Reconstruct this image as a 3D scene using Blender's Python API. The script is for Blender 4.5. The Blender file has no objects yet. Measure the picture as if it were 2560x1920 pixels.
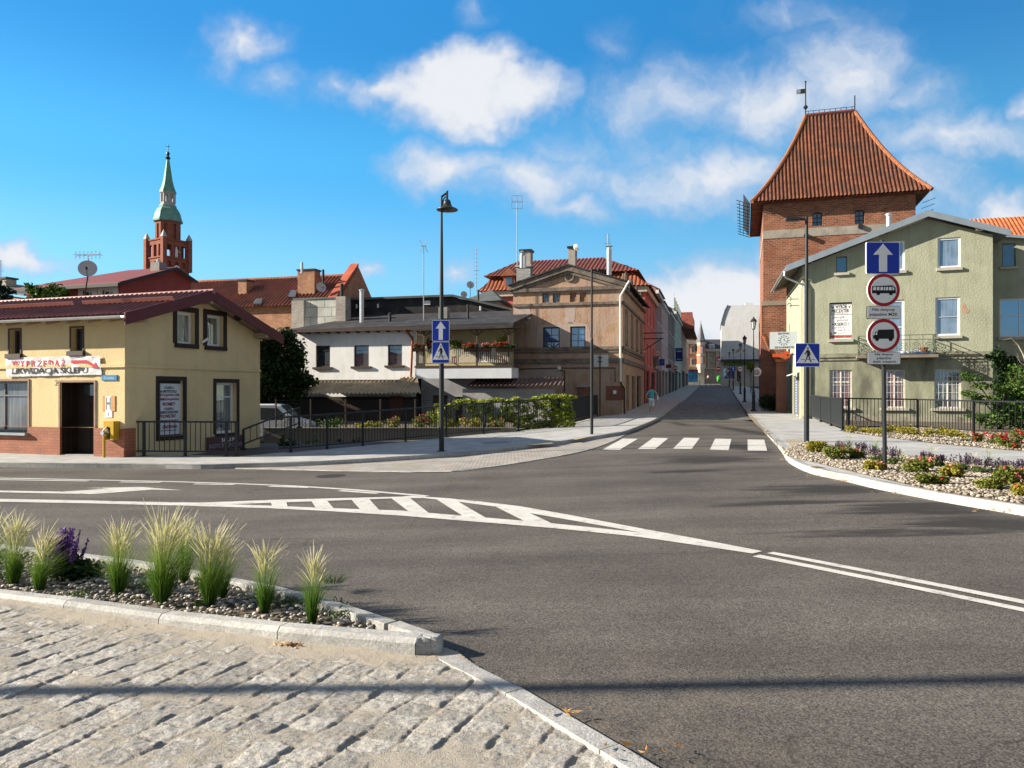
import bpy, bmesh, math, random
import numpy as np
from mathutils import Vector, Matrix, geometry
random.seed(7); RNG = np.random.default_rng(7)
R = math.radians
C = bpy.context.scene.collection
# ---------------------------------------------------------------- camera
F, CX, HY, H = 1900.0, 1280.0, 980.0, 1.7       # focal length and horizon in photo pixels, eye height
cam = bpy.data.cameras.new('camera'); co = bpy.data.objects.new('camera', cam); C.objects.link(co)
co.location = (0, 0, H); co.rotation_euler = (R(90), 0, 0)
cam.sensor_width = 36; cam.lens = 36 * F / 2560; cam.shift_y = (HY - 960) / 2560
cam.clip_start = .05; cam.clip_end = 3000
bpy.context.scene.camera = co
# ---------------------------------------------------------------- light
SUN_EL = 23.5
SUN_D = Vector((.999 * math.cos(R(SUN_EL)), .02 * math.cos(R(SUN_EL)), -math.sin(R(SUN_EL)))).normalized()
sl = bpy.data.lights.new('sun', 'SUN'); sl.energy = 5.0; sl.angle = R(.5); sl.color = (1, .895, .74)
so = bpy.data.objects.new('sun', sl); C.objects.link(so); so.rotation_euler = SUN_D.to_track_quat('-Z', 'Y').to_euler()
vs = bpy.context.scene.view_settings
vs.view_transform = 'Standard'; vs.look = 'None'; vs.gamma = 1; vs.exposure = 1.24
bpy.context.scene.cycles.max_bounces = 6
world = bpy.data.worlds.new('World'); bpy.context.scene.world = world; world.use_nodes = True
def nd(nt, t, **k):
 n = nt.nodes.new(t)
 for a, b in k.items():
  if a.startswith('i_'):
   key = a[2:]
   n.inputs[int(key) if key.isdigit() else key].default_value = b
  else: setattr(n, a, b)
 return n
def build_sky():
 nt = world.node_tree; nt.nodes.clear(); L = nt.links.new
 def math_(op, a, b=None, clamp=False):
  m = nd(nt, 'ShaderNodeMath', operation=op, use_clamp=clamp)
  for i, x in enumerate((a, b)):
   if x is None: continue
   if isinstance(x, (int, float)): m.inputs[i].default_value = x
   else: L(x, m.inputs[i])
  return m.outputs[0]
 out = nd(nt, 'ShaderNodeOutputWorld'); bg = nd(nt, 'ShaderNodeBackground'); bg.inputs[1].default_value = .13
 L(bg.outputs[0], out.inputs[0])
 sky = nd(nt, 'ShaderNodeTexSky', sky_type='NISHITA', sun_disc=False, sun_elevation=R(SUN_EL), sun_rotation=R(-90))
 sky.air_density = 1.0; sky.dust_density = .35; sky.ozone_density = 2.2; sky.altitude = 0
 tc = nd(nt, 'ShaderNodeTexCoord'); sp = nd(nt, 'ShaderNodeSeparateXYZ'); L(tc.outputs['Generated'], sp.inputs[0])
 # clear polar air: deep blue overhead, pale near the horizon and towards the sun, laid over the computed sky
 rp = nd(nt, 'ShaderNodeValToRGB'); rp.color_ramp.interpolation = 'EASE'; els = rp.color_ramp.elements; K = 3.25
 for i, (p_, c_) in enumerate(((0, (.50, .79, .95)), (.13, (.20, .60, .93)), (.27, (.055, .44, .87)), (.42, (.008, .27, .69)), (1, (.01, .14, .40)))):
  e = els[i] if i < 2 else els.new(p_)
  e.position = p_; e.color = (*c_, 1)
 L(sp.outputs[2], rp.inputs[0])
 az = math_('MULTIPLY', math_('ADD', math_('MULTIPLY', sp.outputs[0], -.42), 1.0), K)
 sv = nd(nt, 'ShaderNodeVectorMath', operation='SCALE'); L(rp.outputs[0], sv.inputs[0]); L(az, sv.inputs['Scale'])
 h0 = nd(nt, 'ShaderNodeMix', data_type='RGBA'); h0.inputs[0].default_value = .9; L(sky.outputs[0], h0.inputs[6]); L(sv.outputs[0], h0.inputs[7])
 # unseen broken white cloud, added overhead and behind the viewer to neutralise fill light
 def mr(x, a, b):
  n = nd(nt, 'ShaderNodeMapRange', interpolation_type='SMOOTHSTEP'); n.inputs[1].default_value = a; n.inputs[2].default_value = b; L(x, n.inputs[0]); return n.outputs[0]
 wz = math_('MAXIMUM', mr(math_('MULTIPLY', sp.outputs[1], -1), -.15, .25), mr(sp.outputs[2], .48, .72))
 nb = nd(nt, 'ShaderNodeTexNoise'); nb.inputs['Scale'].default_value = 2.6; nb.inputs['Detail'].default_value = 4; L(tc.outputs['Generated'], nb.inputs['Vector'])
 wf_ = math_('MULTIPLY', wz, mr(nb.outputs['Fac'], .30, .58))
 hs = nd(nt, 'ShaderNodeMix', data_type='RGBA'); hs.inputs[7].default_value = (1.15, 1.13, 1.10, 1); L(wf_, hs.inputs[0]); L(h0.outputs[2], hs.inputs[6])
 y = math_('MAXIMUM', sp.outputs[1], .05)
 u = math_('DIVIDE', sp.outputs[0], y); v = math_('DIVIDE', sp.outputs[2], y)
 cb = nd(nt, 'ShaderNodeCombineXYZ'); L(u, cb.inputs[0]); L(v, cb.inputs[1])
 n1 = nd(nt, 'ShaderNodeTexNoise'); n1.inputs['Scale'].default_value = 9; n1.inputs['Detail'].default_value = 4; n1.inputs['Roughness'].default_value = .6
 L(cb.outputs[0], n1.inputs['Vector'])
 sb = nd(nt, 'ShaderNodeVectorMath', operation='SUBTRACT'); L(n1.outputs['Color'], sb.inputs[0]); sb.inputs[1].default_value = (.5, .5, .5)
 sc = nd(nt, 'ShaderNodeVectorMath', operation='MULTIPLY'); L(sb.outputs[0], sc.inputs[0]); sc.inputs[1].default_value = (.13, .10, 0)
 ad = nd(nt, 'ShaderNodeVectorMath', operation='ADD'); L(cb.outputs[0], ad.inputs[0]); L(sc.outputs[0], ad.inputs[1])
 # cumulus and wisps: centre and radii as photo pixels turned into directions, weight
 cl = [(1150, 215, 165, 95, 1.7), (1290, 240, 130, 70, 1.3), (1105, 160, 75, 55, 1.35), (1010, 215, 120, 42, .95), (1185, 300, 90, 40, .8), (850, 215, 110, 30, .62), (600, 95, 95, 55, .8), (560, 150, 55, 60, .5),
          (680, 205, 75, 50, .62), (1130, 410, 130, 60, .95), (1330, 440, 190, 75, .85), (1420, 370, 110, 75, .6), (1430, 510, 120, 40, .75),
          (2120, 190, 150, 115, .92), (1950, 260, 290, 105, .80), (1680, 250, 200, 100, .72), (2260, 250, 130, 60, .6), (1680, 390, 170, 90, .62), (1760, 450, 230, 80, .95),
          (2380, 345, 280, 60, .85), (2330, 450, 170, 90, .62), (1790, 760, 170, 85, 1.5), (1690, 740, 130, 45, .9), (50, 640, 130, 30, .95),
          (1130, 688, 55, 32, .8), (925, 685, 30, 22, .6), (2540, 520, 90, 60, .9), (2560, 270, 40, 40, .7), (1540, 110, 60, 60, .42), (1180, 25, 55, 55, .5), (2000, 40, 220, 60, .4), (1890, 690, 40, 60, .8), (1690, 660, 40, 30, .5)]
 D = None
 for i, (px, py, rx, ry, w) in enumerate(cl):
  s1 = nd(nt, 'ShaderNodeVectorMath', operation='SUBTRACT'); L(ad.outputs[0], s1.inputs[0]); s1.inputs[1].default_value = ((px - CX) / F, (HY - py) / F, 0)
  s2 = nd(nt, 'ShaderNodeVectorMath', operation='MULTIPLY'); L(s1.outputs[0], s2.inputs[0]); s2.inputs[1].default_value = (F / rx * (.66 if i < 3 else .56), F / ry * (.66 if i < 3 else .56), 0)
  ln = nd(nt, 'ShaderNodeVectorMath', operation='LENGTH'); L(s2.outputs[0], ln.inputs[0])
  e = math_('MULTIPLY', math_('SUBTRACT', 1.0, ln.outputs['Value'], True), w)
  D = e if D is None else math_('MAXIMUM', D, e)
 n2 = nd(nt, 'ShaderNodeTexNoise'); n2.inputs['Scale'].default_value = 11; n2.inputs['Detail'].default_value = 9; n2.inputs['Roughness'].default_value = .62
 L(ad.outputs[0], n2.inputs['Vector'])
 nn = math_('MULTIPLY', math_('SUBTRACT', n2.outputs['Fac'], .5), .95)
 mask = math_('MULTIPLY', D, 3.0, True)
 d = math_('ADD', D, math_('MULTIPLY', nn, mask))
 al = nd(nt, 'ShaderNodeMapRange', interpolation_type='SMOOTHSTEP'); al.inputs[1].default_value = .06; al.inputs[2].default_value = .92; al.inputs[4].default_value = .96
 L(d, al.inputs[0])
 fr = nd(nt, 'ShaderNodeMapRange'); fr.inputs[1].default_value = -.02; fr.inputs[2].default_value = .03; L(sp.outputs[1], fr.inputs[0])
 alpha = math_('MULTIPLY', al.outputs[0], fr.outputs[0])
 shade = nd(nt, 'ShaderNodeMapRange', interpolation_type='SMOOTHSTEP'); shade.inputs[1].default_value = .25; shade.inputs[2].default_value = 1.05; L(d, shade.inputs[0])
 cc = nd(nt, 'ShaderNodeMix', data_type='RGBA'); cc.inputs[6].default_value = (1.55, 1.92, 2.55, 1); cc.inputs[7].default_value = (2.85, 2.9, 3.0, 1)
 L(shade.outputs[0], cc.inputs[0])
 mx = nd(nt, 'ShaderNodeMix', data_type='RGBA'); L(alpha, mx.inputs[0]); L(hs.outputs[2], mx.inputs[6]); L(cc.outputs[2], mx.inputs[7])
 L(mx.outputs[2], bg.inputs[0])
build_sky()
# ---------------------------------------------------------------- ground shape and photo-to-place helpers
def sm(t): t = min(1, max(0, t)); return t * t * (3 - 2 * t)
def climb(y):
 d = y - 38
 return .0255 * (0 if d < -6 else (d + 6) ** 2 / 24 if d < 6 else d)
def G(x, y): return sm(y / 12) * (-.25 + .40 * sm((x + 8) / 16)) + climb(y)
def at(px, py, Y): return Vector(((px - CX) / F * Y, Y, H + (HY - py) / F * Y))
def gp(px, py, dz=0.0):
 Y = 20.0
 dx, dzz = (px - CX) / F, (HY - py) / F
 lo, hi = .5, 400.0
 for _ in range(60):
  m = (lo + hi) / 2
  if H + dzz * m > G(dx * m, m) + dz: lo = m
  else: hi = m
 return Vector((dx * lo, lo, H + dzz * lo))
# ---------------------------------------------------------------- materials
MATS = {}
def newmat(name):
 m = bpy.data.materials.new(name); m.use_nodes = True; nt = m.node_tree
 return m, nt, nt.nodes['Principled BSDF'], nt.links.new
def c4(c): return (c[0], c[1], c[2], 1)
def mixc(nt, L, fac, a, b):
 n = nd(nt, 'ShaderNodeMix', data_type='RGBA')
 for i, x in ((0, fac), (6, a), (7, b)):
  if isinstance(x, (int, float)): n.inputs[i].default_value = x
  elif isinstance(x, tuple): n.inputs[i].default_value = c4(x)
  else: L(x, n.inputs[i])
 return n.outputs[2]
def noise(nt, L, vec, scale, detail=3, rough=.55):
 n = nd(nt, 'ShaderNodeTexNoise'); n.inputs['Scale'].default_value = scale; n.inputs['Detail'].default_value = detail; n.inputs['Roughness'].default_value = rough
 L(vec, n.inputs['Vector']); return n.outputs['Fac']
def ramp(nt, L, fac, a, b, o0=0., o1=1.):
 n = nd(nt, 'ShaderNodeMapRange'); n.inputs[1].default_value = a; n.inputs[2].default_value = b; n.inputs[3].default_value = o0; n.inputs[4].default_value = o1
 L(fac, n.inputs[0]); return n.outputs[0]
def bumpn(nt, L, b, h, strength, dist=.02):
 n = nd(nt, 'ShaderNodeBump'); n.inputs['Strength'].default_value = strength; n.inputs['Distance'].default_value = dist
 L(h, n.inputs['Height']); L(n.outputs[0], b.inputs['Normal']); return n
def mat(name, col, rough=.8, var=.12, vs=2.5, bump=0., bs=40., metal=0., spec=.3, blotch=None, blotch_at=(.5, .62), blotch_scale=1.2, stretch=None, fine=.06, streak=0.):
 if name in MATS: return MATS[name]
 m, nt, b, L = newmat(name)
 tc = nd(nt, 'ShaderNodeTexCoord'); vec = tc.outputs['Object']
 v2 = vec
 if stretch:
  mp = nd(nt, 'ShaderNodeMapping'); mp.inputs['Scale'].default_value = stretch; L(vec, mp.inputs[0]); v2 = mp.outputs[0]
 f = ramp(nt, L, noise(nt, L, v2, vs, 4), .3, .7)
 lo = tuple(x * (1 - var) for x in col); hi = tuple(min(1, x * (1 + var)) for x in col)
 c = mixc(nt, L, f, lo, hi)
 if blotch:
  c = mixc(nt, L, ramp(nt, L, noise(nt, L, v2, blotch_scale, 6, .65), *blotch_at), c, blotch)
 if streak:
  mp = nd(nt, 'ShaderNodeMapping'); mp.inputs['Scale'].default_value = (2.6, 2.6, .22); L(vec, mp.inputs[0])
  k = nd(nt, 'ShaderNodeMath', operation='MULTIPLY'); L(ramp(nt, L, noise(nt, L, mp.outputs[0], 1.6, 6, .7), .48, .70), k.inputs[0]); k.inputs[1].default_value = streak
  c = mixc(nt, L, k.outputs[0], c, tuple(x * .45 for x in col))
 if fine:
  ff = ramp(nt, L, noise(nt, L, vec, 55, 2), .3, .7, 1 - fine, 1 + fine)
  g = nd(nt, 'ShaderNodeMix', data_type='RGBA', blend_type='MULTIPLY'); g.inputs[0].default_value = 1; L(c, g.inputs[6]); L(ff, g.inputs[7]); c = g.outputs[2]
 L(c, b.inputs['Base Color'])
 b.inputs['Roughness'].default_value = rough; b.inputs['Metallic'].default_value = metal; b.inputs['Specular IOR Level'].default_value = spec
 if bump: bumpn(nt, L, b, noise(nt, L, vec, bs, 4, .6), bump)
 MATS[name] = m; return m
def perpiece(m, lo=.82, hi=1.14):
 nt = m.node_tree; b = nt.nodes['Principled BSDF']; src = b.inputs['Base Color'].links[0].from_socket
 g = nd(nt, 'ShaderNodeNewGeometry'); x = nd(nt, 'ShaderNodeMix', data_type='RGBA', blend_type='MULTIPLY'); x.inputs[0].default_value = 1
 nt.links.new(src, x.inputs[6]); nt.links.new(ramp(nt, nt.links.new, g.outputs['Random Per Island'], 0, 1, lo, hi), x.inputs[7]); nt.links.new(x.outputs[2], b.inputs['Base Color']); return m
def brickmat(name, c1, c2, mortar, w=.25, h=.075, ms=.010, bump=.5, rough=.85, dirt=None, dirt_at=(.5, .65), offset=.5, bias=0., dirt_scale=.8, wob=.0):
 if name in MATS: return MATS[name]
 m, nt, b, L = newmat(name)
 uv = nd(nt, 'ShaderNodeUVMap').outputs[0]
 if wob:
  n = nd(nt, 'ShaderNodeTexNoise'); n.inputs['Scale'].default_value = 3.; L(uv, n.inputs['Vector'])
  a = nd(nt, 'ShaderNodeVectorMath', operation='MULTIPLY_ADD'); L(n.outputs['Color'], a.inputs[0]); a.inputs[1].default_value = (wob, wob, 0); L(uv, a.inputs[2]); uv = a.outputs[0]
 t = nd(nt, 'ShaderNodeTexBrick'); t.offset = offset
 for k, x in (('Color1', c4(c1)), ('Color2', c4(c2)), ('Mortar', c4(mortar)), ('Scale', 1.), ('Mortar Size', ms), ('Mortar Smooth', .2), ('Bias', bias), ('Brick Width', w), ('Row Height', h)): t.inputs[k].default_value = x
 L(uv, t.inputs[0])
 tc = nd(nt, 'ShaderNodeTexCoord'); vec = tc.outputs['Object']
 f = ramp(nt, L, noise(nt, L, vec, 1.3, 5, .6), .3, .7, .80, 1.18)
 g = nd(nt, 'ShaderNodeMix', data_type='RGBA', blend_type='MULTIPLY'); g.inputs[0].default_value = 1; L(t.outputs['Color'], g.inputs[6]); L(f, g.inputs[7]); c = g.outputs[2]
 if dirt: c = mixc(nt, L, ramp(nt, L, noise(nt, L, vec, dirt_scale, 6, .65), *dirt_at), c, dirt)
 L(c, b.inputs['Base Color']); b.inputs['Roughness'].default_value = rough; b.inputs['Specular IOR Level'].default_value = .25
 if bump:
  inv = ramp(nt, L, t.outputs['Fac'], 0, 1, 1, 0)
  a = nd(nt, 'ShaderNodeMath', operation='ADD'); L(inv, a.inputs[0]); a2 = nd(nt, 'ShaderNodeMath', operation='MULTIPLY'); L(noise(nt, L, vec, 45, 3), a2.inputs[0]); a2.inputs[1].default_value = .6; L(a2.outputs[0], a.inputs[1])
  bumpn(nt, L, b, a.outputs[0], bump, .012)
 MATS[name] = m; return m
def wavemat(name, c1, c2, across=.2, row=.35, bump=.8, rough=.6, metal=0., dirt=None, dirt_at=(.5, .65)):
 """roof sheet: ribs run up the slope (uv u across), rows step down it; each tile its own tint"""
 if name in MATS: return MATS[name]
 m, nt, b, L = newmat(name)
 uv = nd(nt, 'ShaderNodeUVMap').outputs[0]
 t = nd(nt, 'ShaderNodeTexBrick'); t.offset = 0
 for k, x in (('Color1', c4(c1)), ('Color2', c4(c2)), ('Mortar', c4(c1)), ('Scale', 1.), ('Mortar Size', 0.), ('Brick Width', across), ('Row Height', row)): t.inputs[k].default_value = x
 L(uv, t.inputs[0])
 s = nd(nt, 'ShaderNodeSeparateXYZ'); L(uv, s.inputs[0])
 def mm(op, a, b_=None):
  n = nd(nt, 'ShaderNodeMath', operation=op)
  for i, x in enumerate((a, b_)):
   if x is None: continue
   if isinstance(x, (int, float)): n.inputs[i].default_value = x
   else: L(x, n.inputs[i])
  return n.outputs[0]
 wv = mm('SINE', mm('MULTIPLY', s.outputs[0], 2 * math.pi / across))
 st = mm('FRACT', mm('DIVIDE', s.outputs[1], row))
 h = mm('SUBTRACT', mm('MULTIPLY', wv, .5), mm('MULTIPLY', st, .7 if row < 5 else 0.))
 tc = nd(nt, 'ShaderNodeTexCoord'); vec = tc.outputs['Object']
 f = ramp(nt, L, noise(nt, L, vec, 1.1, 5, .6), .3, .7, .78, 1.2)
 g = nd(nt, 'ShaderNodeMix', data_type='RGBA', blend_type='MULTIPLY'); g.inputs[0].default_value = 1; L(t.outputs['Color'], g.inputs[6]); L(f, g.inputs[7]); c = g.outputs[2]
 if dirt: c = mixc(nt, L, ramp(nt, L, noise(nt, L, vec, .9, 6, .65), *dirt_at), c, dirt)
 L(c, b.inputs['Base Color']); b.inputs['Roughness'].default_value = rough; b.inputs['Metallic'].default_value = metal; b.inputs['Specular IOR Level'].default_value = .3
 bumpn(nt, L, b, noise(nt, L, vec, 9, 4), .25, .03)
 MATS[name] = m; return m
def glassmat(name, dark=(.015, .02, .028), refl=.16, tint=(.7, .85, 1), rough=.02, curtain=None):
 if name in MATS: return MATS[name]
 m, nt, b, L = newmat(name)
 g = nd(nt, 'ShaderNodeBsdfGlossy'); g.inputs['Color'].default_value = c4(tint); g.inputs['Roughness'].default_value = rough
 mx = nd(nt, 'ShaderNodeMixShader'); mx.inputs[0].default_value = refl
 b.inputs['Roughness'].default_value = .9
 tc = nd(nt, 'ShaderNodeTexCoord'); vec = tc.outputs['Object']
 f = noise(nt, L, vec, 1.6, 2)
 c = mixc(nt, L, ramp(nt, L, f, .35, .65), dark, tuple(x * 2.4 for x in dark))
 if curtain:
  mp = nd(nt, 'ShaderNodeMapping'); mp.inputs['Scale'].default_value = (1, 1, .06); L(vec, mp.inputs[0])
  c = mixc(nt, L, ramp(nt, L, noise(nt, L, mp.outputs[0], 11, 3), .35, .7), c, curtain)
 L(c, b.inputs['Base Color'])
 L(b.outputs[0], mx.inputs[1]); L(g.outputs[0], mx.inputs[2]); L(mx.outputs[0], nt.nodes['Material Output'].inputs[0])
 n = nd(nt, 'ShaderNodeBump'); n.inputs['Strength'].default_value = .03; n.inputs['Distance'].default_value = .1
 L(noise(nt, L, vec, 1.2, 1), n.inputs['Height']); L(n.outputs[0], g.inputs['Normal'])
 MATS[name] = m; return m
def attrmat(name, stops, rough=.8, attr='tone', spec=.2, trans=0., bump=0, bs=60):
 """colour ramp driven by a per-vertex attribute (own colour of a blade, leaf or stone)"""
 if name in MATS: return MATS[name]
 m, nt, b, L = newmat(name)
 a = nd(nt, 'ShaderNodeAttribute', attribute_name=attr); r = nd(nt, 'ShaderNodeValToRGB')
 els = r.color_ramp.elements
 els[0].position, els[0].color = stops[0][0], c4(stops[0][1]); els[1].position, els[1].color = stops[-1][0], c4(stops[-1][1])
 for p, c in stops[1:-1]:
  e = els.new(p); e.color = c4(c)
 L(a.outputs['Fac'], r.inputs[0]); L(r.outputs[0], b.inputs['Base Color'])
 b.inputs['Roughness'].default_value = rough; b.inputs['Specular IOR Level'].default_value = spec
 if bump:
  tc = nd(nt, 'ShaderNodeTexCoord'); bumpn(nt, L, b, noise(nt, L, tc.outputs['Object'], bs, 3), bump)
 if trans:
  t = nd(nt, 'ShaderNodeBsdfTranslucent'); L(r.outputs[0], t.inputs[0]); mx = nd(nt, 'ShaderNodeMixShader'); mx.inputs[0].default_value = trans
  L(b.outputs[0], mx.inputs[1]); L(t.outputs[0], mx.inputs[2]); L(mx.outputs[0], nt.nodes['Material Output'].inputs[0])
 MATS[name] = m; return m
# ---------------------------------------------------------------- mesh builder
Z = Vector((0, 0, 1))
class MB:
 def __init__(s): s.v, s.f = [], []
 def add(s, vs, fs):
  o = len(s.v); s.v += [tuple(v) for v in vs]; s.f += [tuple(i + o for i in f) for f in fs]; return s
 def quad(s, a, b, c, d): return s.add((a, b, c, d), ((0, 1, 2, 3),))
 def box(s, x0, x1, y0, y1, z0, z1): return s.hexa([(x0, y0, z0), (x1, y0, z0), (x1, y1, z0), (x0, y1, z0), (x0, y0, z1), (x1, y0, z1), (x1, y1, z1), (x0, y1, z1)])
 def hexa(s, p): return s.add(p, ((3, 2, 1, 0), (4, 5, 6, 7), (0, 1, 5, 4), (1, 2, 6, 5), (2, 3, 7, 6), (3, 0, 4, 7)))
 def prism(s, pts, d):
  """closed polygon extruded by vector d"""
  n = len(pts); p = [Vector(q) for q in pts]; d = Vector(d)
  return s.add(p + [q + d for q in p], [tuple(range(n - 1, -1, -1)), tuple(range(n, 2 * n))] + [(i, (i + 1) % n, n + (i + 1) % n, n + i) for i in range(n)])
 def tube(s, pts, r, n=8, caps=True):
  pts = [Vector(p) for p in pts]; rs = r if isinstance(r, (list, tuple)) else [r] * len(pts)
  o = len(s.v); prev = None
  for i, p in enumerate(pts):
   t = (pts[min(i + 1, len(pts) - 1)] - pts[max(i - 1, 0)]).normalized()
   a = prev if prev is not None else (Vector((1, 0, 0)) if abs(t.x) < .9 else Vector((0, 1, 0)))
   e1 = (a - t * a.dot(t)).normalized(); prev = e1; e2 = t.cross(e1)
   s.v += [tuple(p + (e1 * math.cos(2 * math.pi * k / n) + e2 * math.sin(2 * math.pi * k / n)) * rs[i]) for k in range(n)]
  for i in range(len(pts) - 1):
   for k in range(n): s.f.append((o + i * n + k, o + i * n + (k + 1) % n, o + (i + 1) * n + (k + 1) % n, o + (i + 1) * n + k))
  if caps:
   s.f.append(tuple(o + k for k in range(n - 1, -1, -1))); s.f.append(tuple(o + (len(pts) - 1) * n + k for k in range(n)))
  return s
 def lathe(s, prof, c=(0, 0, 0), n=16, rot=0.):
  """profile of (radius, height) turned round the vertical through c"""
  o = len(s.v)
  for r, z in prof: s.v += [(c[0] + r * math.cos(2 * math.pi * k / n + rot), c[1] + r * math.sin(2 * math.pi * k / n + rot), c[2] + z) for k in range(n)]
  for i in range(len(prof) - 1):
   for k in range(n): s.f.append((o + i * n + k, o + i * n + (k + 1) % n, o + (i + 1) * n + (k + 1) % n, o + (i + 1) * n + k))
  s.f.append(tuple(o + k for k in range(n - 1, -1, -1))); s.f.append(tuple(o + (len(prof) - 1) * n + k for k in range(n)))
  return s
 def disc(s, c, ax, r, t, n=20):
  c, ax = Vector(c), Vector(ax).normalized(); return s.tube([c - ax * t / 2, c + ax * t / 2], r, n)
 def bar(s, a, b, w, h=None, up=Z):
  """square bar between two points, w across and h along up"""
  a, b = Vector(a), Vector(b); h = w if h is None else h; t = (b - a).normalized()
  sd = t.cross(up)
  sd = sd.normalized() if sd.length > 1e-4 else Vector((1, 0, 0)); u2 = sd.cross(t).normalized()
  q = lambda p: [p - sd * w / 2 - u2 * h / 2, p + sd * w / 2 - u2 * h / 2, p + sd * w / 2 + u2 * h / 2, p - sd * w / 2 + u2 * h / 2]
  A, B = q(a), q(b)
  return s.add(A + B, ((0, 1, 2, 3), (7, 6, 5, 4), (1, 0, 4, 5), (2, 1, 5, 6), (3, 2, 6, 7), (0, 3, 7, 4)))
 def build(s, name, m, parent=None, smooth=False, tone=None, matrix=None):
  me = bpy.data.meshes.new(name); me.from_pydata(s.v, [], s.f); me.update()
  finish(me, smooth, tone)
  me.materials.append(m)
  o = bpy.data.objects.new(name, me); C.objects.link(o)
  if parent is not None: o.parent = parent
  if matrix is not None: o.matrix_local = matrix
  return o
def finish(me, smooth=False, tone=None):
 nl = len(me.loops)
 if not nl: return
 li = np.empty(nl, np.int32); me.loops.foreach_get('vertex_index', li)
 co_ = np.empty(len(me.vertices) * 3, np.float32); me.vertices.foreach_get('co', co_); co_ = co_.reshape(-1, 3)
 nf = len(me.polygons); nrm = np.empty(nf * 3, np.float32); me.polygons.foreach_get('normal', nrm); nrm = nrm.reshape(-1, 3)
 tot = np.empty(nf, np.int32); me.polygons.foreach_get('loop_total', tot); fi = np.repeat(np.arange(nf), tot)
 n = nrm[fi]; p = co_[li]
 flat = np.abs(n[:, 2]) > .985
 tx, ty = -n[:, 1], n[:, 0]; ln = np.hypot(tx, ty) + 1e-9; tx, ty = tx / ln, ty / ln
 u = p[:, 0] * tx + p[:, 1] * ty
 bx, by, bz = -ty * n[:, 2] * -1, -tx * n[:, 2], np.hypot(n[:, 0], n[:, 1])   # slope direction = n x t
 bx = n[:, 1] * 0 - n[:, 2] * ty; by = n[:, 2] * tx; bz = n[:, 0] * ty - n[:, 1] * tx
 v = p[:, 0] * bx + p[:, 1] * by + p[:, 2] * bz
 u = np.where(flat, p[:, 0], u); v = np.where(flat, p[:, 1], v)
 lay = me.uv_layers.new(name='UVMap'); lay.data.foreach_set('uv', np.stack([u, v], 1).astype(np.float32).ravel())
 if smooth: me.polygons.foreach_set('use_smooth', np.ones(nf, bool))
 if tone is not None:
  a = me.attributes.new('tone', 'FLOAT', 'POINT'); a.data.foreach_set('value', np.asarray(tone, np.float32))
MTX = {}
def thing(name, label, cat, loc=(0, 0, 0), rz=0., group=None):
 o = bpy.data.objects.new(name, None); C.objects.link(o); o.location = loc; o.rotation_euler = (0, 0, rz)
 o.empty_display_size = .2
 tag(o, label, cat, group); MTX[o] = Matrix.Translation(Vector(loc)) @ Matrix.Rotation(rz, 4, 'Z'); return o
def tag(o, label, cat, group=None, kind=None):
 o['label'] = label; o['category'] = cat
 if group: o['group'] = group
 if kind: o['kind'] = kind
 return o
def struct(o): o['kind'] = 'structure'; return o
def stuff(o, label, cat): o['kind'] = 'stuff'; o['label'] = label; o['category'] = cat; return o
def dup(root, loc, rz, label, group=None, scale=None):
 r = root.copy(); C.objects.link(r); r.location = loc; r.rotation_euler = (0, 0, rz); r['label'] = label
 if scale: r.scale = scale
 if group: r['group'] = group
 for ch in list(root.children):
  c = ch.copy(); C.objects.link(c); c.parent = r
  for g in list(ch.children):
   d = g.copy(); C.objects.link(d); d.parent = c
 return r
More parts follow.
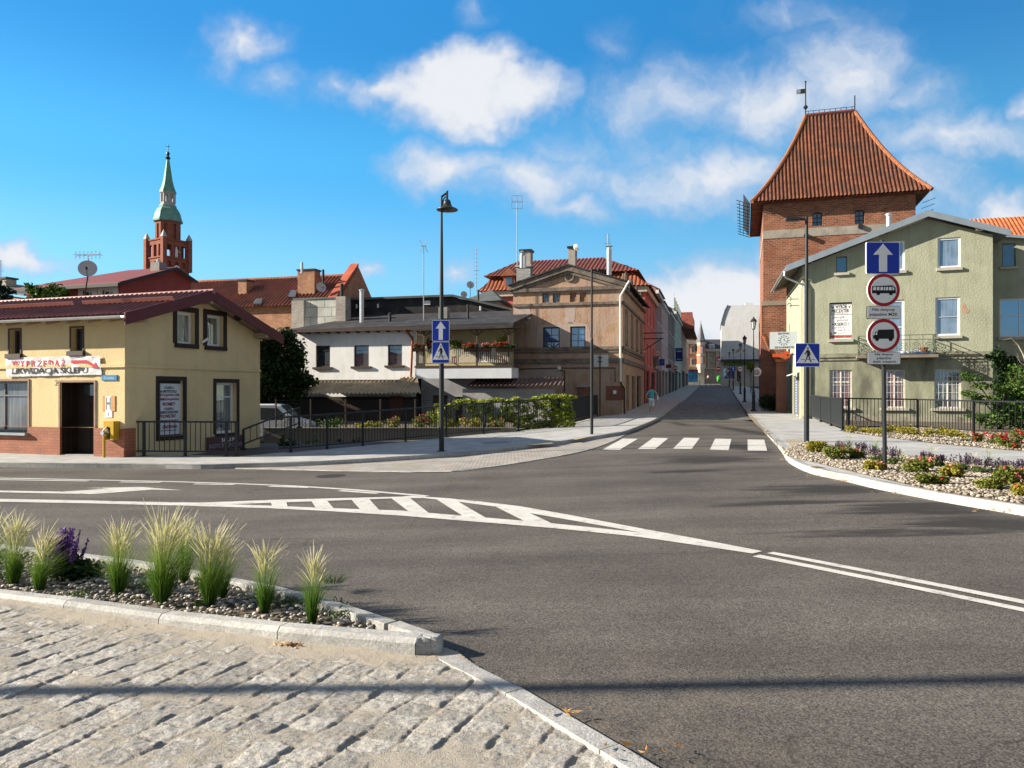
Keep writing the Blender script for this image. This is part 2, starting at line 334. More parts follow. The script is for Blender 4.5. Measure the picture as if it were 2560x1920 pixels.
class Pl:
 """a wall plane of a thing: o origin, u along, n outward, all in the thing's own axes"""
 def __init__(s, root, o, u, n): s.M = MTX[root] if root in MTX else Matrix(); s.o, s.u, s.n = Vector(o), Vector(u).normalized(), Vector(n).normalized(); s.inv = s.M.inverted()
 def P(s, u, z, off=0.): return s.o + s.u * u + s.n * off + Z * z
 def uv(s, px, py, off=0.):
  a = s.inv @ Vector((0, 0, H)); b = s.inv @ at(px, py, 1.0); d = b - a
  t = ((s.o + s.n * off) - a).dot(s.n) / d.dot(s.n); p = a + d * t - s.o
  return p.dot(s.u), p.z
 def rect(s, x0, x1, y0, y1, off=0.):
  """photo rectangle (x0,x1,y top,y bottom) as u0,u1,z0,z1 on the plane"""
  ym, xm = (y0 + y1) / 2, (x0 + x1) / 2
  ua, ub = s.uv(x0, ym, off)[0], s.uv(x1, ym, off)[0]
  za, zb = s.uv(xm, y1, off)[1], s.uv(xm, y0, off)[1]
  return min(ua, ub), max(ua, ub), za, zb
 def box(s, mb, u0, u1, z0, z1, o0, o1):
  p = [s.P(u0, z0, o1), s.P(u1, z0, o1), s.P(u1, z0, o0), s.P(u0, z0, o0), s.P(u0, z1, o1), s.P(u1, z1, o1), s.P(u1, z1, o0), s.P(u0, z1, o0)]
  return mb.hexa(p)
 def poly(s, mb, pts, o0, o1): return mb.prism([s.P(u, z, o0) for u, z in pts], s.n * (o1 - o0))
 def wall(s, mb, u0, u1, z0, top, holes=(), depth=.14, cuts=()):
  """front face with rectangular openings and their reveals; top is a height or a function of u"""
  tf = top if callable(top) else (lambda u: top)
  us = sorted({u0, u1, *cuts, *[h[0] for h in holes], *[h[1] for h in holes]}); us = [u for u in us if u0 - 1e-6 <= u <= u1 + 1e-6]
  for a, b in zip(us, us[1:]):
   if b - a < 1e-5: continue
   m = (a + b) / 2; z = z0
   for h in sorted([h for h in holes if h[0] < m < h[1]], key=lambda h: h[2]):
    if h[2] > z + 1e-5: mb.quad(s.P(a, z), s.P(b, z), s.P(b, h[2]), s.P(a, h[2]))
    z = h[3]
   mb.quad(s.P(a, z), s.P(b, z), s.P(b, tf(b - 1e-6)), s.P(a, tf(a + 1e-6)))
  for h in holes:
   a, b, c, d = h[:4]; q = -depth
   mb.quad(s.P(a, c), s.P(a, c, q), s.P(a, d, q), s.P(a, d)); mb.quad(s.P(b, c, q), s.P(b, c), s.P(b, d), s.P(b, d, q))
   mb.quad(s.P(a, d), s.P(a, d, q), s.P(b, d, q), s.P(b, d)); mb.quad(s.P(a, c, q), s.P(a, c), s.P(b, c), s.P(b, c, q))
def window(root, pl, r, fm, gm, depth=.14, fw=.06, cols=(), rows=(), sill=None, surround=None, bw=.04, name='window', back=None):
 """frame with bars (cols and rows as shares), pane, sill and surround set into an opening r"""
 u0, u1, z0, z1 = r[:4]; f = MB(); q = -depth
 for a, b, c, d in ((u0, u0 + fw, z0, z1), (u1 - fw, u1, z0, z1), (u0 + fw, u1 - fw, z0, z0 + fw), (u0 + fw, u1 - fw, z1 - fw, z1)): pl.box(f, a, b, c, d, q - .03, q + .045)
 for t in cols:
  m = u0 + (u1 - u0) * t; pl.box(f, m - bw / 2, m + bw / 2, z0 + fw, z1 - fw, q - .02, q + .035)
 for t in rows:
  m = z0 + (z1 - z0) * t; pl.box(f, u0 + fw, u1 - fw, m - bw / 2, m + bw / 2, q - .018, q + .037)
 w = f.build(name, fm, root)
 g = MB(); pl.box(g, u0 + .004, u1 - .004, z0 + .004, z1 - .004, q - .06, q); g.build('pane', gm, w)
 if sill:
  s_ = MB(); e, h, pr = sill[1:4]; pl.box(s_, u0 - e, u1 + e, z0 - h, z0 + .002, -.02, pr); s_.build('sill', sill[0], w)
 if surround:
  s_ = MB(); e, pr = surround[1:3]
  for a, b, c, d in ((u0 - e, u0 - .002, z0, z1 + e), (u1 + .002, u1 + e, z0, z1 + e), (u0 - .002, u1 + .002, z1 + .002, z1 + e)): pl.box(s_, a, b, c, d, -.03, pr)
  s_.build('surround', surround[0], w)
 return w
FONT = None
def text(pl, s, rect, m, parent, off=.01, name='lettering', thick=.003, bold=0., keep=False, shear=0.):
 """lettering fitted into a rectangle of a plane"""
 cu = bpy.data.curves.new('lettering', 'FONT'); cu.body = s; cu.extrude = 0; cu.offset = bold; cu.align_x = 'LEFT'; cu.shear = shear; cu.resolution_u = 3
 o = bpy.data.objects.new('tmp', cu); C.objects.link(o)
 dg = bpy.context.evaluated_depsgraph_get(); me = bpy.data.meshes.new_from_object(o.evaluated_get(dg))
 bpy.data.objects.remove(o); bpy.data.curves.remove(cu)
 n = len(me.vertices); c = np.empty(n * 3, np.float32); me.vertices.foreach_get('co', c); c = c.reshape(-1, 3)
 lo, hi = c.min(0), c.max(0); u0, u1, z0, z1 = rect
 sx, sz = (u1 - u0) / (hi[0] - lo[0]), (z1 - z0) / (hi[1] - lo[1])
 if keep: sx = sz
 w = sx * (hi[0] - lo[0]); u0 = (u0 + u1) / 2 - w / 2
 fs = [tuple(p.vertices) for p in me.polygons]
 vs_ = [pl.P(u0 + (x - lo[0]) * sx, z0 + (y - lo[1]) * sz, off) for x, y, _ in c]
 bpy.data.meshes.remove(me)
 mb = MB(); mb.add(vs_, fs); return mb.build(name, m, parent)
def circ(c, r, n=24, a0=0., a1=2 * math.pi): return [(c[0] + r * math.cos(a0 + (a1 - a0) * k / (n if a1 - a0 > 6.2 else n - 1)), c[1] + r * math.sin(a0 + (a1 - a0) * k / (n if a1 - a0 > 6.2 else n - 1))) for k in range(n)]
def rrect(u0, u1, z0, z1, r, n=5):
 p = []
 for cx, cz, a in ((u1 - r, z1 - r, 0), (u0 + r, z1 - r, 90), (u0 + r, z0 + r, 180), (u1 - r, z0 + r, 270)):
  p += [(cx + r * math.cos(R(a + 90 * k / n)), cz + r * math.sin(R(a + 90 * k / n))) for k in range(n + 1)]
 return p
def tiled(mb, A, B, Cc, D, spacing=.2, amp=.03, rowlen=.35, step=.02, curve=0., per=6, hips=None):
 """roof slope from eave A-B up to ridge D-C with round tile columns cut at the hips and rows that overlap; curve sags the slope (bell-cast)"""
 A, B, Cc, D = map(Vector, (A, B, Cc, D))
 e = (B - A).normalized(); up = ((D + Cc) / 2 - (A + B) / 2); n = e.cross(up).normalized()
 if n.z < 0: n = -n
 uA, uB, uC, uD = 0., (B - A).dot(e), (Cc - A).dot(e), (D - A).dot(e)
 base = A; sl = (D - A) - e * uD; ls = sl.length; sdir = sl / ls
 du = spacing / per; umin, umax = min(uA, uD), max(uB, uC)
 us = np.arange(math.floor(umin / du), math.ceil(umax / du) + 1) * du
 nr = max(1, int(ls / rowlen)); rows = []
 for k in range(nr): rows += [(k / nr, 0.), ((k + 1) / nr - 1e-4, -step)]
 o = len(mb.v)
 edge = []
 for t, dz in rows:
  a, b = uA + (uD - uA) * t, uB + (uC - uB) * t
  sag = -curve * ls * 4 * t * (1 - t) * (1 - .35 * t)
  if hips: a += hips[0].dot(e) * sag; b += hips[1].dot(e) * sag
  edge.append(base + e * a + sdir * (t * ls) + n * (sag + amp))
  for u in us:
   uc = min(max(u, a), b); h = amp * math.cos(2 * math.pi * uc / spacing) - dz + amp
   mb.v.append(tuple(base + e * uc + sdir * (t * ls) + n * (h + sag)))
 m = len(us)
 for i in range(len(rows) - 1):
  for k in range(m - 1):
   mb.f.append((o + i * m + k, o + i * m + k + 1, o + (i + 1) * m + k + 1, o + (i + 1) * m + k))
 return edge
# ---------------------------------------------------------------- sheets that follow the ground
def refine(verts, tris, lim):
 verts = [tuple(v) for v in verts]
 for _ in range(14):
  mid = {}; new = []; split = False
  def need(a, b):
   va, vb = verts[a], verts[b]; mx, my = (va[0] + vb[0]) / 2, (va[1] + vb[1]) / 2
   return math.hypot(va[0] - vb[0], va[1] - vb[1]) > lim(mx, my)
  def mp(a, b):
   k = (min(a, b), max(a, b))
   if k not in mid:
    va, vb = verts[a], verts[b]; verts.append(((va[0] + vb[0]) / 2, (va[1] + vb[1]) / 2)); mid[k] = len(verts) - 1
   return mid[k]
  for a, b, c in tris:
   s = [need(a, b), need(b, c), need(c, a)]
   if not any(s): new.append((a, b, c)); continue
   split = True
   if all(s):
    d, e, f = mp(a, b), mp(b, c), mp(c, a); new += [(a, d, f), (d, b, e), (f, e, c), (d, e, f)]; continue
   for _r in range(3):
    if s[0] and not s[2]: break
    a, b, c = b, c, a; s = s[1:] + s[:1]
   d = mp(a, b)
   if s[1]:
    e = mp(b, c); new += [(a, d, c), (d, b, e), (d, e, c)]
   else: new += [(a, d, c), (d, b, c)]
  tris = new
  if not split: break
 return verts, tris
def near_lim(x, y): return max(.4, .05 * math.hypot(x, y))
def sheet(name, pts, dz, m, skirt=0., parent=None, lim=near_lim, zf=None):
 pts = [(p[0], p[1]) for p in pts]
 area = sum(a[0] * b[1] - b[0] * a[1] for a, b in zip(pts, pts[1:] + pts[:1]))
 if area < 0: pts = pts[::-1]
 tris = geometry.tessellate_polygon([[Vector((p[0], p[1], 0)) for p in pts]])
 v, t = refine(pts, [tuple(q) for q in tris], lim)
 zf = zf or (lambda x, y: G(x, y) + dz)
 mb = MB(); V = [(x, y, zf(x, y)) for x, y in v]; T = []
 for a, b, c in t:
  cr = (v[b][0] - v[a][0]) * (v[c][1] - v[a][1]) - (v[b][1] - v[a][1]) * (v[c][0] - v[a][0])
  T.append((a, b, c) if cr > 0 else (a, c, b))
 mb.add(V, T)
 if skirt:
  n = len(pts)
  for i in range(n):
   a, b = pts[i], pts[(i + 1) % n]; k = max(1, int(math.hypot(a[0] - b[0], a[1] - b[1]) / .5))
   for j in range(k):
    p = [a[0] + (b[0] - a[0]) * j / k, a[1] + (b[1] - a[1]) * j / k]; q = [a[0] + (b[0] - a[0]) * (j + 1) / k, a[1] + (b[1] - a[1]) * (j + 1) / k]
    za, zb = zf(*p), zf(*q); mb.quad((p[0], p[1], za - skirt), (q[0], q[1], zb - skirt), (q[0], q[1], zb), (p[0], p[1], za))
 return mb.build(name, m, parent)
def smoothline(pts, n=6):
 pts = [Vector((p[0], p[1])) for p in pts]; out = []
 for i in range(len(pts) - 1):
  p0, p1, p2, p3 = pts[max(i - 1, 0)], pts[i], pts[i + 1], pts[min(i + 2, len(pts) - 1)]
  for k in range(n):
   t = k / n; out.append(.5 * ((2 * p1) + (p2 - p0) * t + (2 * p0 - 5 * p1 + 4 * p2 - p3) * t * t + (3 * p1 - p0 - 3 * p2 + p3) * t ** 3))
 return out + [pts[-1]]
def resample(pts, step):
 pts = [Vector((p[0], p[1])) for p in pts]; L_ = [0.]
 for a, b in zip(pts, pts[1:]): L_.append(L_[-1] + (b - a).length)
 n = max(1, round(L_[-1] / step)); out = []; j = 0
 for k in range(n + 1):
  s = L_[-1] * k / n
  while j < len(pts) - 2 and L_[j + 1] < s: j += 1
  t = (s - L_[j]) / max(1e-9, L_[j + 1] - L_[j]); out.append(pts[j].lerp(pts[j + 1], t))
 return out
def kerb(name, pts, w, ztop, zbot, m, seg=1.0, side=1, gap=.006, cham=.018, parent=None, jitter=.004):
 """row of kerb stones along pts; the road is on the right of the line when side=1"""
 gap = max(gap, .009); p = resample(pts, seg); mb = MB()
 nr = []
 for i in range(len(p)):
  t = (p[min(i + 1, len(p) - 1)] - p[max(i - 1, 0)]).normalized(); nr.append(Vector((-t.y, t.x)) * side)
 prof = [(0, zbot), (0, ztop - cham), (cham, ztop), (w - .004, ztop), (w, ztop - .004), (w, zbot)]
 for i in range(len(p) - 1):
  a, b = p[i], p[i + 1]; d = (b - a).normalized() * gap / 2; j = random.uniform(-jitter, jitter)
  A = [(*(a + d + nr[i] * q), G(*(a)) + z + (j if z > zbot else 0)) for q, z in prof]; B = [(*(b - d + nr[i + 1] * q), G(*(b)) + z + (j if z > zbot else 0)) for q, z in prof]
  n = len(prof); f = [(k, (k + 1) % n, n + (k + 1) % n, n + k) for k in range(n)] + [tuple(range(n - 1, -1, -1)), tuple(range(n, 2 * n))]
  if side < 0: f = [q[::-1] for q in f]
  mb.add(A + B, f)
 return struct(mb.build(name, m, parent)) if parent is None else mb.build(name, m, parent)
def inpoly(x, y, poly):
 c = False; j = len(poly) - 1
 for i in range(len(poly)):
  xi, yi, xj, yj = poly[i][0], poly[i][1], poly[j][0], poly[j][1]
  if (yi > y) != (yj > y) and x < (xj - xi) * (y - yi) / (yj - yi) + xi: c = not c
  j = i
 return c
def inpoly_np(X, Y, poly):
 c = np.zeros(X.shape, bool); j = len(poly) - 1
 for i in range(len(poly)):
  xi, yi, xj, yj = poly[i][0], poly[i][1], poly[j][0], poly[j][1]
  if yi != yj: c ^= ((yi > Y) != (yj > Y)) & (X < (xj - xi) * (Y - yi) / (yj - yi) + xi)
  j = i
 return c
_lat = RNG.random((256, 256))
def vnoise(x, y):
 xi, yi = np.floor(x).astype(int), np.floor(y).astype(int); fx, fy = x - xi, y - yi; fx = fx * fx * (3 - 2 * fx); fy = fy * fy * (3 - 2 * fy)
 g = lambda a, b: _lat[a & 255, b & 255]
 return (g(xi, yi) * (1 - fx) + g(xi + 1, yi) * fx) * (1 - fy) + (g(xi, yi + 1) * (1 - fx) + g(xi + 1, yi + 1) * fx) * fy
def fbm(x, y, o=4):
 s, a, t = 0., .5, 0.
 for k in range(o): s = s + a * vnoise(x * 2 ** k + 17 * k, y * 2 ** k + 5 * k); t += a; a *= .55
 return s / t
# ================================================================ ground, roads, pavements
SAND = (.40, .33, .25); GRAN = (.42, .41, .40)
m_asph = None
def asphalt():
 m, nt, b, L = newmat('asphalt')
 tc = nd(nt, 'ShaderNodeTexCoord'); vec = tc.outputs['Object']
 v = nd(nt, 'ShaderNodeTexVoronoi'); v.inputs['Scale'].default_value = 95; L(vec, v.inputs['Vector'])
 spk = nd(nt, 'ShaderNodeSeparateColor'); L(v.outputs['Color'], spk.inputs[0])
 c = mixc(nt, L, ramp(nt, L, spk.outputs[0], .1, .95), (.060, .0545, .049), (.150, .135, .120))
 f2 = ramp(nt, L, noise(nt, L, vec, .55, 5, .6), .3, .72, .78, 1.22)
 g = nd(nt, 'ShaderNodeMix', data_type='RGBA', blend_type='MULTIPLY'); g.inputs[0].default_value = 1; L(c, g.inputs[6]); L(f2, g.inputs[7]); c = g.outputs[2]
 mw = nd(nt, 'ShaderNodeMapping'); mw.inputs['Scale'].default_value = (.10, .85, 1); mw.inputs['Rotation'].default_value = (0, 0, R(12)); L(vec, mw.inputs[0])
 g = nd(nt, 'ShaderNodeMix', data_type='RGBA', blend_type='MULTIPLY'); g.inputs[0].default_value = 1; L(c, g.inputs[6]); L(ramp(nt, L, noise(nt, L, mw.outputs[0], 1.1, 5, .6), .3, .7, .74, 1.24), g.inputs[7]); c = g.outputs[2]
 cr = nd(nt, 'ShaderNodeTexVoronoi', feature='DISTANCE_TO_EDGE'); cr.inputs['Scale'].default_value = .16; wv = nd(nt, 'ShaderNodeVectorMath', operation='MULTIPLY_ADD'); nw = nd(nt, 'ShaderNodeTexNoise'); nw.inputs['Scale'].default_value = 1.2; nw.inputs['Detail'].default_value = 6; L(vec, nw.inputs['Vector']); L(nw.outputs['Color'], wv.inputs[0]); wv.inputs[1].default_value = (1.6, 1.6, 0); L(vec, wv.inputs[2]); L(wv.outputs[0], cr.inputs['Vector'])
 c = mixc(nt, L, ramp(nt, L, cr.outputs['Distance'], .0006, .0022, .45, 0), c, (.02, .019, .018))
 f3 = ramp(nt, L, noise(nt, L, vec, 14, 3, .7), .25, .75, .86, 1.14)
 g = nd(nt, 'ShaderNodeMix', data_type='RGBA', blend_type='MULTIPLY'); g.inputs[0].default_value = 1; L(c, g.inputs[6]); L(f3, g.inputs[7]); c = g.outputs[2]
 # tyre and damp streaks lying on the carriageway round the crossing and along the far lane
 mp = nd(nt, 'ShaderNodeMapping'); mp.inputs['Scale'].default_value = (.42, 2.6, 1); mp.inputs['Rotation'].default_value = (0, 0, R(14)); L(vec, mp.inputs[0])
 st = ramp(nt, L, noise(nt, L, mp.outputs[0], 1.3, 7, .74), 0, 1, -.5, .5)
 sx = nd(nt, 'ShaderNodeSeparateXYZ'); L(vec, sx.inputs[0])
 def blob(cx, cy, rx, ry):
  a = nd(nt, 'ShaderNodeVectorMath', operation='SUBTRACT'); L(vec, a.inputs[0]); a.inputs[1].default_value = (cx, cy, 0)
  s = nd(nt, 'ShaderNodeVectorMath', operation='MULTIPLY'); L(a.outputs[0], s.inputs[0]); s.inputs[1].default_value = (1 / rx, 1 / ry, 0)
  l = nd(nt, 'ShaderNodeVectorMath', operation='LENGTH'); L(s.outputs[0], l.inputs[0]); return ramp(nt, L, l.outputs['Value'], .2, 1.25, .95, 0)
 m_ = None
 for q in [(*gp(*c)[:2], a_, b_) for c, a_, b_ in (((1765, 1148), 1.9, 1.5), ((1860, 1118), .9, 3.2), ((1845, 1075), .7, 6), ((2080, 1222), 1.5, 1.0), ((2300, 1268), 1.9, .9), ((2480, 1310), 1.6, .8), ((1720, 1178), 1.6, .45), ((1990, 1258), 1.6, .35), ((2240, 1330), 2.2, .35), ((1700, 1060), .6, 3))]:
  o = blob(*q)
  if m_ is None: m_ = o
  else:
   x = nd(nt, 'ShaderNodeMath', operation='MAXIMUM'); L(m_, x.inputs[0]); L(o, x.inputs[1]); m_ = x.outputs[0]
 x0 = nd(nt, 'ShaderNodeMath', operation='MULTIPLY_ADD'); L(st, x0.inputs[0]); x0.inputs[1].default_value = 2.2; L(m_, x0.inputs[2]); x1 = ramp(nt, L, x0.outputs[0], .42, .80); x = nd(nt, 'ShaderNodeMath', operation='MULTIPLY'); L(x1, x.inputs[0]); L(ramp(nt, L, m_, .02, .3), x.inputs[1])
 y = nd(nt, 'ShaderNodeMath', operation='MULTIPLY'); L(x.outputs[0], y.inputs[0]); y.inputs[1].default_value = .85
 c = mixc(nt, L, y.outputs[0], c, (.022, .020, .019))
 # sandy dust near the foreground edge
 ds = blob(.5, 3.6, 1.1, 1.5); dn = nd(nt, 'ShaderNodeMath', operation='MULTIPLY'); L(ds, dn.inputs[0]); L(ramp(nt, L, noise(nt, L, vec, 3, 5, .7), .45, .8, 0, .6), dn.inputs[1])
 c = mixc(nt, L, dn.outputs[0], c, (.26, .21, .16))
 L(c, b.inputs['Base Color']); b.inputs['Roughness'].default_value = .82; b.inputs['Specular IOR Level'].default_value = .25
 h = nd(nt, 'ShaderNodeMath', operation='ADD'); L(spk.outputs[1], h.inputs[0]); L(noise(nt, L, vec, 60, 3), h.inputs[1])
 bumpn(nt, L, b, h.outputs[0], .6, .010)
 return m
m_asph = asphalt()
m_paint = mat('road_paint', (.55, .54, .51), .7, .10, 3, .3, 90, blotch=(.19, .18, .17), blotch_at=(.56, .74), blotch_scale=7, fine=.10)
m_granite = mat('kerb_granite', (.32, .318, .31), .75, .10, 6, .35, 70, blotch=(.42, .41, .39), blotch_at=(.45, .7), blotch_scale=3, fine=.22); perpiece(m_granite, .78, 1.16)
m_paver = brickmat('grey_pavers', (.37, .38, .385), (.44, .445, .44), (.25, .24, .23), .30, .15, .006, .25, .85, dirt=(.31, .29, .26), dirt_at=(.5, .8))
m_paverd = brickmat('street_pavers', (.23, .235, .24), (.29, .29, .285), (.16, .155, .15), .30, .15, .006, .25, .85)
m_sett = brickmat('granite_setts', (.30, .295, .285), (.42, .41, .39), (.22, .19, .16), .19, .13, .018, .9, .85, dirt=(.36, .31, .25), dirt_at=(.5, .7), wob=.03)
m_setts = brickmat('street_setts', (.10, .10, .105), (.27, .265, .255), (.05, .048, .045), .24, .17, .02, .8, .8, wob=.02)
m_dirt = mat('bare_soil', (.12, .10, .075), .95, .3, 1.5, .4, 12)
m_tact = mat('tactile_yellow', (.42, .34, .19), .8, .12, 6, .2, 60)
m_iron = mat('cast_iron', (.10, .085, .075), .6, .2, 8, .1, 40, metal=.3)
P2 = lambda px, py, dz=0.: gp(px, py, dz).xy
struct(sheet('ground', [(-260, -60), (260, -60), (420, 700), (-420, 700)], 0, m_dirt, lim=lambda x, y: max(6, .2 * math.hypot(x, y)), zf=lambda x, y: climb(y) * .75 - 1.9))
# --- outlines traced on the ground (photo pixels brought down onto the road)
kl = [(-420, 1163), (-200, 1166), (0, 1168), (154, 1169.7), (371, 1171), (502, 1173), (587, 1171), (747, 1166.5), (944, 1156), (1102, 1145.5), (1193, 1137), (1265, 1129), (1351, 1119), (1440, 1106), (1520, 1093.5), (1560, 1086), (1600, 1071), (1649, 1047), (1703, 1008), (1734, 981), (1748, 965)]
kl = smoothline([P2(*p) for p in kl], 5)
apron = [(587, 1172.5), (680, 1174), (786, 1176.5), (900, 1179.5), (1012, 1181), (1134, 1180), (1238, 1167.5), (1351, 1150), (1464, 1128.5), (1540, 1101), (1566, 1086.5)]
apron = smoothline([P2(*p) for p in apron], 4)
kr = [(1825, 968), (1849, 1010.5), (1884, 1048), (1905, 1074), (1922, 1093), (1953, 1129), (1971, 1156), (2025, 1183.5), (2103, 1201), (2198, 1224), (2365, 1256.6), (2560, 1290), (2800, 1335), (3200, 1412)]
kr = smoothline([P2(*p) for p in kr], 5)
yc = gp(312, 1143, .12)
fence_px = [(696, 1132), (727, 1131), (818, 1123), (907, 1115), (1014, 1104.5), (1116, 1094), (1209, 1085), (1296, 1077), (1378, 1069.5)]
fence = [gp(x, y, .12) for x, y in fence_px]
row0 = gp(1556, 1034, .14)                    # street corner of the tan house; the street row runs back from it
SD = Vector((math.sin(R(15)), math.cos(R(15)))); SX = Vector((math.cos(R(15)), -math.sin(R(15))))
rowp = lambda s: Vector((row0.x, row0.y)) + SD * s
# roads
road = struct(sheet('road', [(-60, -8), (60, -8), (60, 16), (13, 18), (12, 44), (row0.x + 1.5, 44), (3.5, 42), (-2, 30), (-60, 23)], 0, m_asph))
sa, sb = P2(1640, 1050), P2(1884, 1050)
lend, rend = kl[-1], kr[0]
struct(sheet('street', [sa - Vector((1.2, 0)), sb + Vector((.4, 0)), *[p for p in kr[::-1] if p.y > sb.y + .3][:0], *[p + Vector((.1, 0)) for p in sorted([q for q in kr if q.y > sb.y + .5], key=lambda q: q.y)], lend + Vector((24, 8)), lend + Vector((24, 45)), lend + Vector((-40, 45)), lend + Vector((-6, 8)), *[p - Vector((.1, 0)) for p in sorted([q for q in kl if q.y > sa.y + .5], key=lambda q: -q.y)]], .004, m_setts))
# left pavement, from the yellow house along the railing and up the street
lp = list(kl) + [rowp(112), rowp(60), rowp(20), Vector((row0.x, row0.y)) + SD * 2, Vector((row0.x, row0.y)) + Vector((-.25, -.3)), P2(1493, 1041, .12)]
lp += [Vector((p.x, p.y)) + Vector((.05, .12)) for p in fence[::-1]] + [P2(640, 1137, .12), P2(600, 1141, .12), Vector((yc.x + .1, yc.y + 1.2)), Vector((yc.x, yc.y)) + Vector((-.1, .6)), Vector((yc.x, yc.y)) + Vector((-14, 5.4))]
struct(sheet('pavement', lp, .12, m_paver, skirt=2.0))
struct(kerb('kerb', kl[:int(len(kl) * .75)], .15, .126, -.05, m_granite, .95, 1))
struct(kerb('kerb', kl[int(len(kl) * .75) - 1:], .15, .124, -.05, m_granite, 2.0, 1))
ap = [P2(587, 1170.5)] + [p for p in kl if P2(600, 1170).x < p.x < P2(1556, 1086).x and p.y < 31]
struct(sheet('cobbled_apron', list(apron) + [q + Vector((0, .06)) for q in ap[::-1]], .012, m_sett, lim=lambda x, y: .5))
struct(kerb('apron_edging', [p for p in apron], .11, .02, -.05, m_granite, 1.0, 1))
# right pavement and its beds
rp = [p for p in kr] + [P2(3200, 1200, .12), P2(2700, 1140, .12), P2(2560, 1098, .12), P2(2434, 1088, .12), P2(2294, 1075, .12), P2(2122, 1078, .12), P2(2028, 1047, .12) + Vector((.2, 0)), P2(2007, 1043, .12) + Vector((.6, 1)), rowp(20) + SX * 14.0, rowp(112) + SX * 9.5]
struct(sheet('pavement', rp, .12, m_paver, skirt=.5))
struct(kerb('kerb', [p for p in kr if p.y > 8][::-1] if False else kr, .15, .126, -.05, m_granite, .8, -1 if False else 1))
bed_r = [P2(1962, 1127, .12), P2(2019, 1107, .12), P2(2110, 1120, .12), P2(2198, 1132, .12), P2(2332, 1150, .12), P2(2560, 1172, .12), P2(2800, 1200, .12), P2(3200, 1260, .12)]
kin = [Vector((p.x, p.y)) + Vector((.05, .17)) for p in kr if p.x > P2(1971, 1156).x - .05]
bedr_poly = bed_r + kin[::-1]
m_grit = mat('pale_grit', (.24, .20, .155), .95, .25, 14, .6, 30)
struct(sheet('planting_bed', bedr_poly, .128, m_grit))
bed_b = [P2(2106, 1079.5, .12), P2(2216, 1094, .12), P2(2347, 1110, .12), P2(2560, 1129, .12), P2(2800, 1150, .12), P2(2800, 1105, .12), P2(2560, 1087, .12), P2(2434, 1081, .12), P2(2294, 1070, .12), P2(2125, 1072, .12)]
struct(sheet('planting_bed', bed_b, .128, m_grit))
# yards behind the railings
struct(sheet('yard', [(-30, 23.5), (5.4, 33.5), (6.2, 46), (-40, 60)], 0, m_dirt, lim=lambda x, y: 3, zf=lambda x, y: -.75))
struct(sheet('yard', [P2(2007, 1043, .12) + Vector((.6, 1)), P2(2122, 1070, .12), P2(2800, 1090, .12), Vector((60, 40)), Vector((22, 60))], 0, m_dirt, lim=lambda x, y: 3, zf=lambda x, y: G(x, y) + .06))
# --- road markings: parts of the road
def paint(pts, name='marking', dz=.007):
 return sheet(name, [P2(*p) if not isinstance(p, Vector) else p for p in pts], dz, m_paint, parent=road, lim=lambda x, y: .6)
def stripe(pts, w, name='lane_line', step=6):
 p = smoothline([P2(*q) for q in pts], step); L_, R_ = [], []
 for i in range(len(p)):
  t = (p[min(i + 1, len(p) - 1)] - p[max(i - 1, 0)]).normalized(); n = Vector((-t.y, t.x)); L_.append(p[i] + n * w / 2); R_.append(p[i] - n * w / 2)
 return paint(L_ + R_[::-1], name)
for q in ([(1869, 1099), (1910.6, 1099.7), (1918, 1127.5), (1869.4, 1126.8)], [(1788, 1097), (1828.6, 1098), (1821.5, 1126), (1774.5, 1124.4)], [(1710, 1094.6), (1749.6, 1095.5), (1729, 1122.8), (1682.9, 1122)],
          [(1632.8, 1095), (1671, 1095.8), (1638, 1123), (1594.5, 1123)], [(1556.4, 1097), (1594.7, 1097.4), (1549.4, 1125), (1506, 1124.4)]): paint(q, 'zebra_stripe')
c5 = lambda x, y: (x * .452, 1120 + y * .452)
c6 = lambda x, y: (1000 + x * .452, 1020 + y * .452)
c2 = lambda x, y: (600 + x * .434, 1200 + y * .434)
c3 = lambda x, y: (1500 + x * .4792, 1200 + y * .4792)
stripe([c5(-700, 160), c5(0, 168), c5(500, 178), c5(1000, 189), c5(1500, 206), c5(1900, 229), c6(0, 476), c6(150, 489)], .13)
for a, b in (((-300, 172), (490, 184)), ((665, 189.5), (890, 191.5)), ((1075, 200), (1295, 204)), ((1490, 213), (1710, 220)), ((1880, 237), (2090, 253))): stripe([c5(*a), c5(*b)], .13, 'lane_dash')
paint([c5(-300, 232), c5(0, 237), c5(340, 243), c5(600, 227), c5(470, 223), c5(790, 217.5), c5(1015, 236), c5(840, 232), c5(510, 257), c5(0, 247), c5(-300, 242)], 'arrow_marking')
paint([c5(-600, 272), c5(0, 283), c5(500, 292), c5(1090, 304), c5(1280, 313), c5(1490, 321), c5(2212, 348), c6(350, 598), c6(690, 627), c6(840, 640), c6(1330, 692), c6(1330, 716), c6(860, 668), c6(0, 597), c5(1800, 350), c5(1490, 335), c5(1000, 320), c5(500, 308), c5(0, 299), c5(-600, 288)], 'island_border')
paint([c5(1092, 304.5), c5(1500, 289), c5(1900, 278.5), c5(2212, 271), c6(60, 487), c6(250, 500), c6(450, 520), c6(660, 545), c6(850, 578), c6(1330, 668), c6(2005, 795), c6(1950, 808), c6(1330, 716.5), c6(1330, 691.5), c6(700, 580), c6(530, 548), c6(330, 521), c6(130, 500), c6(0, 500), c5(1900, 291), c5(1500, 305), c5(1283, 312.5)], 'island_border')
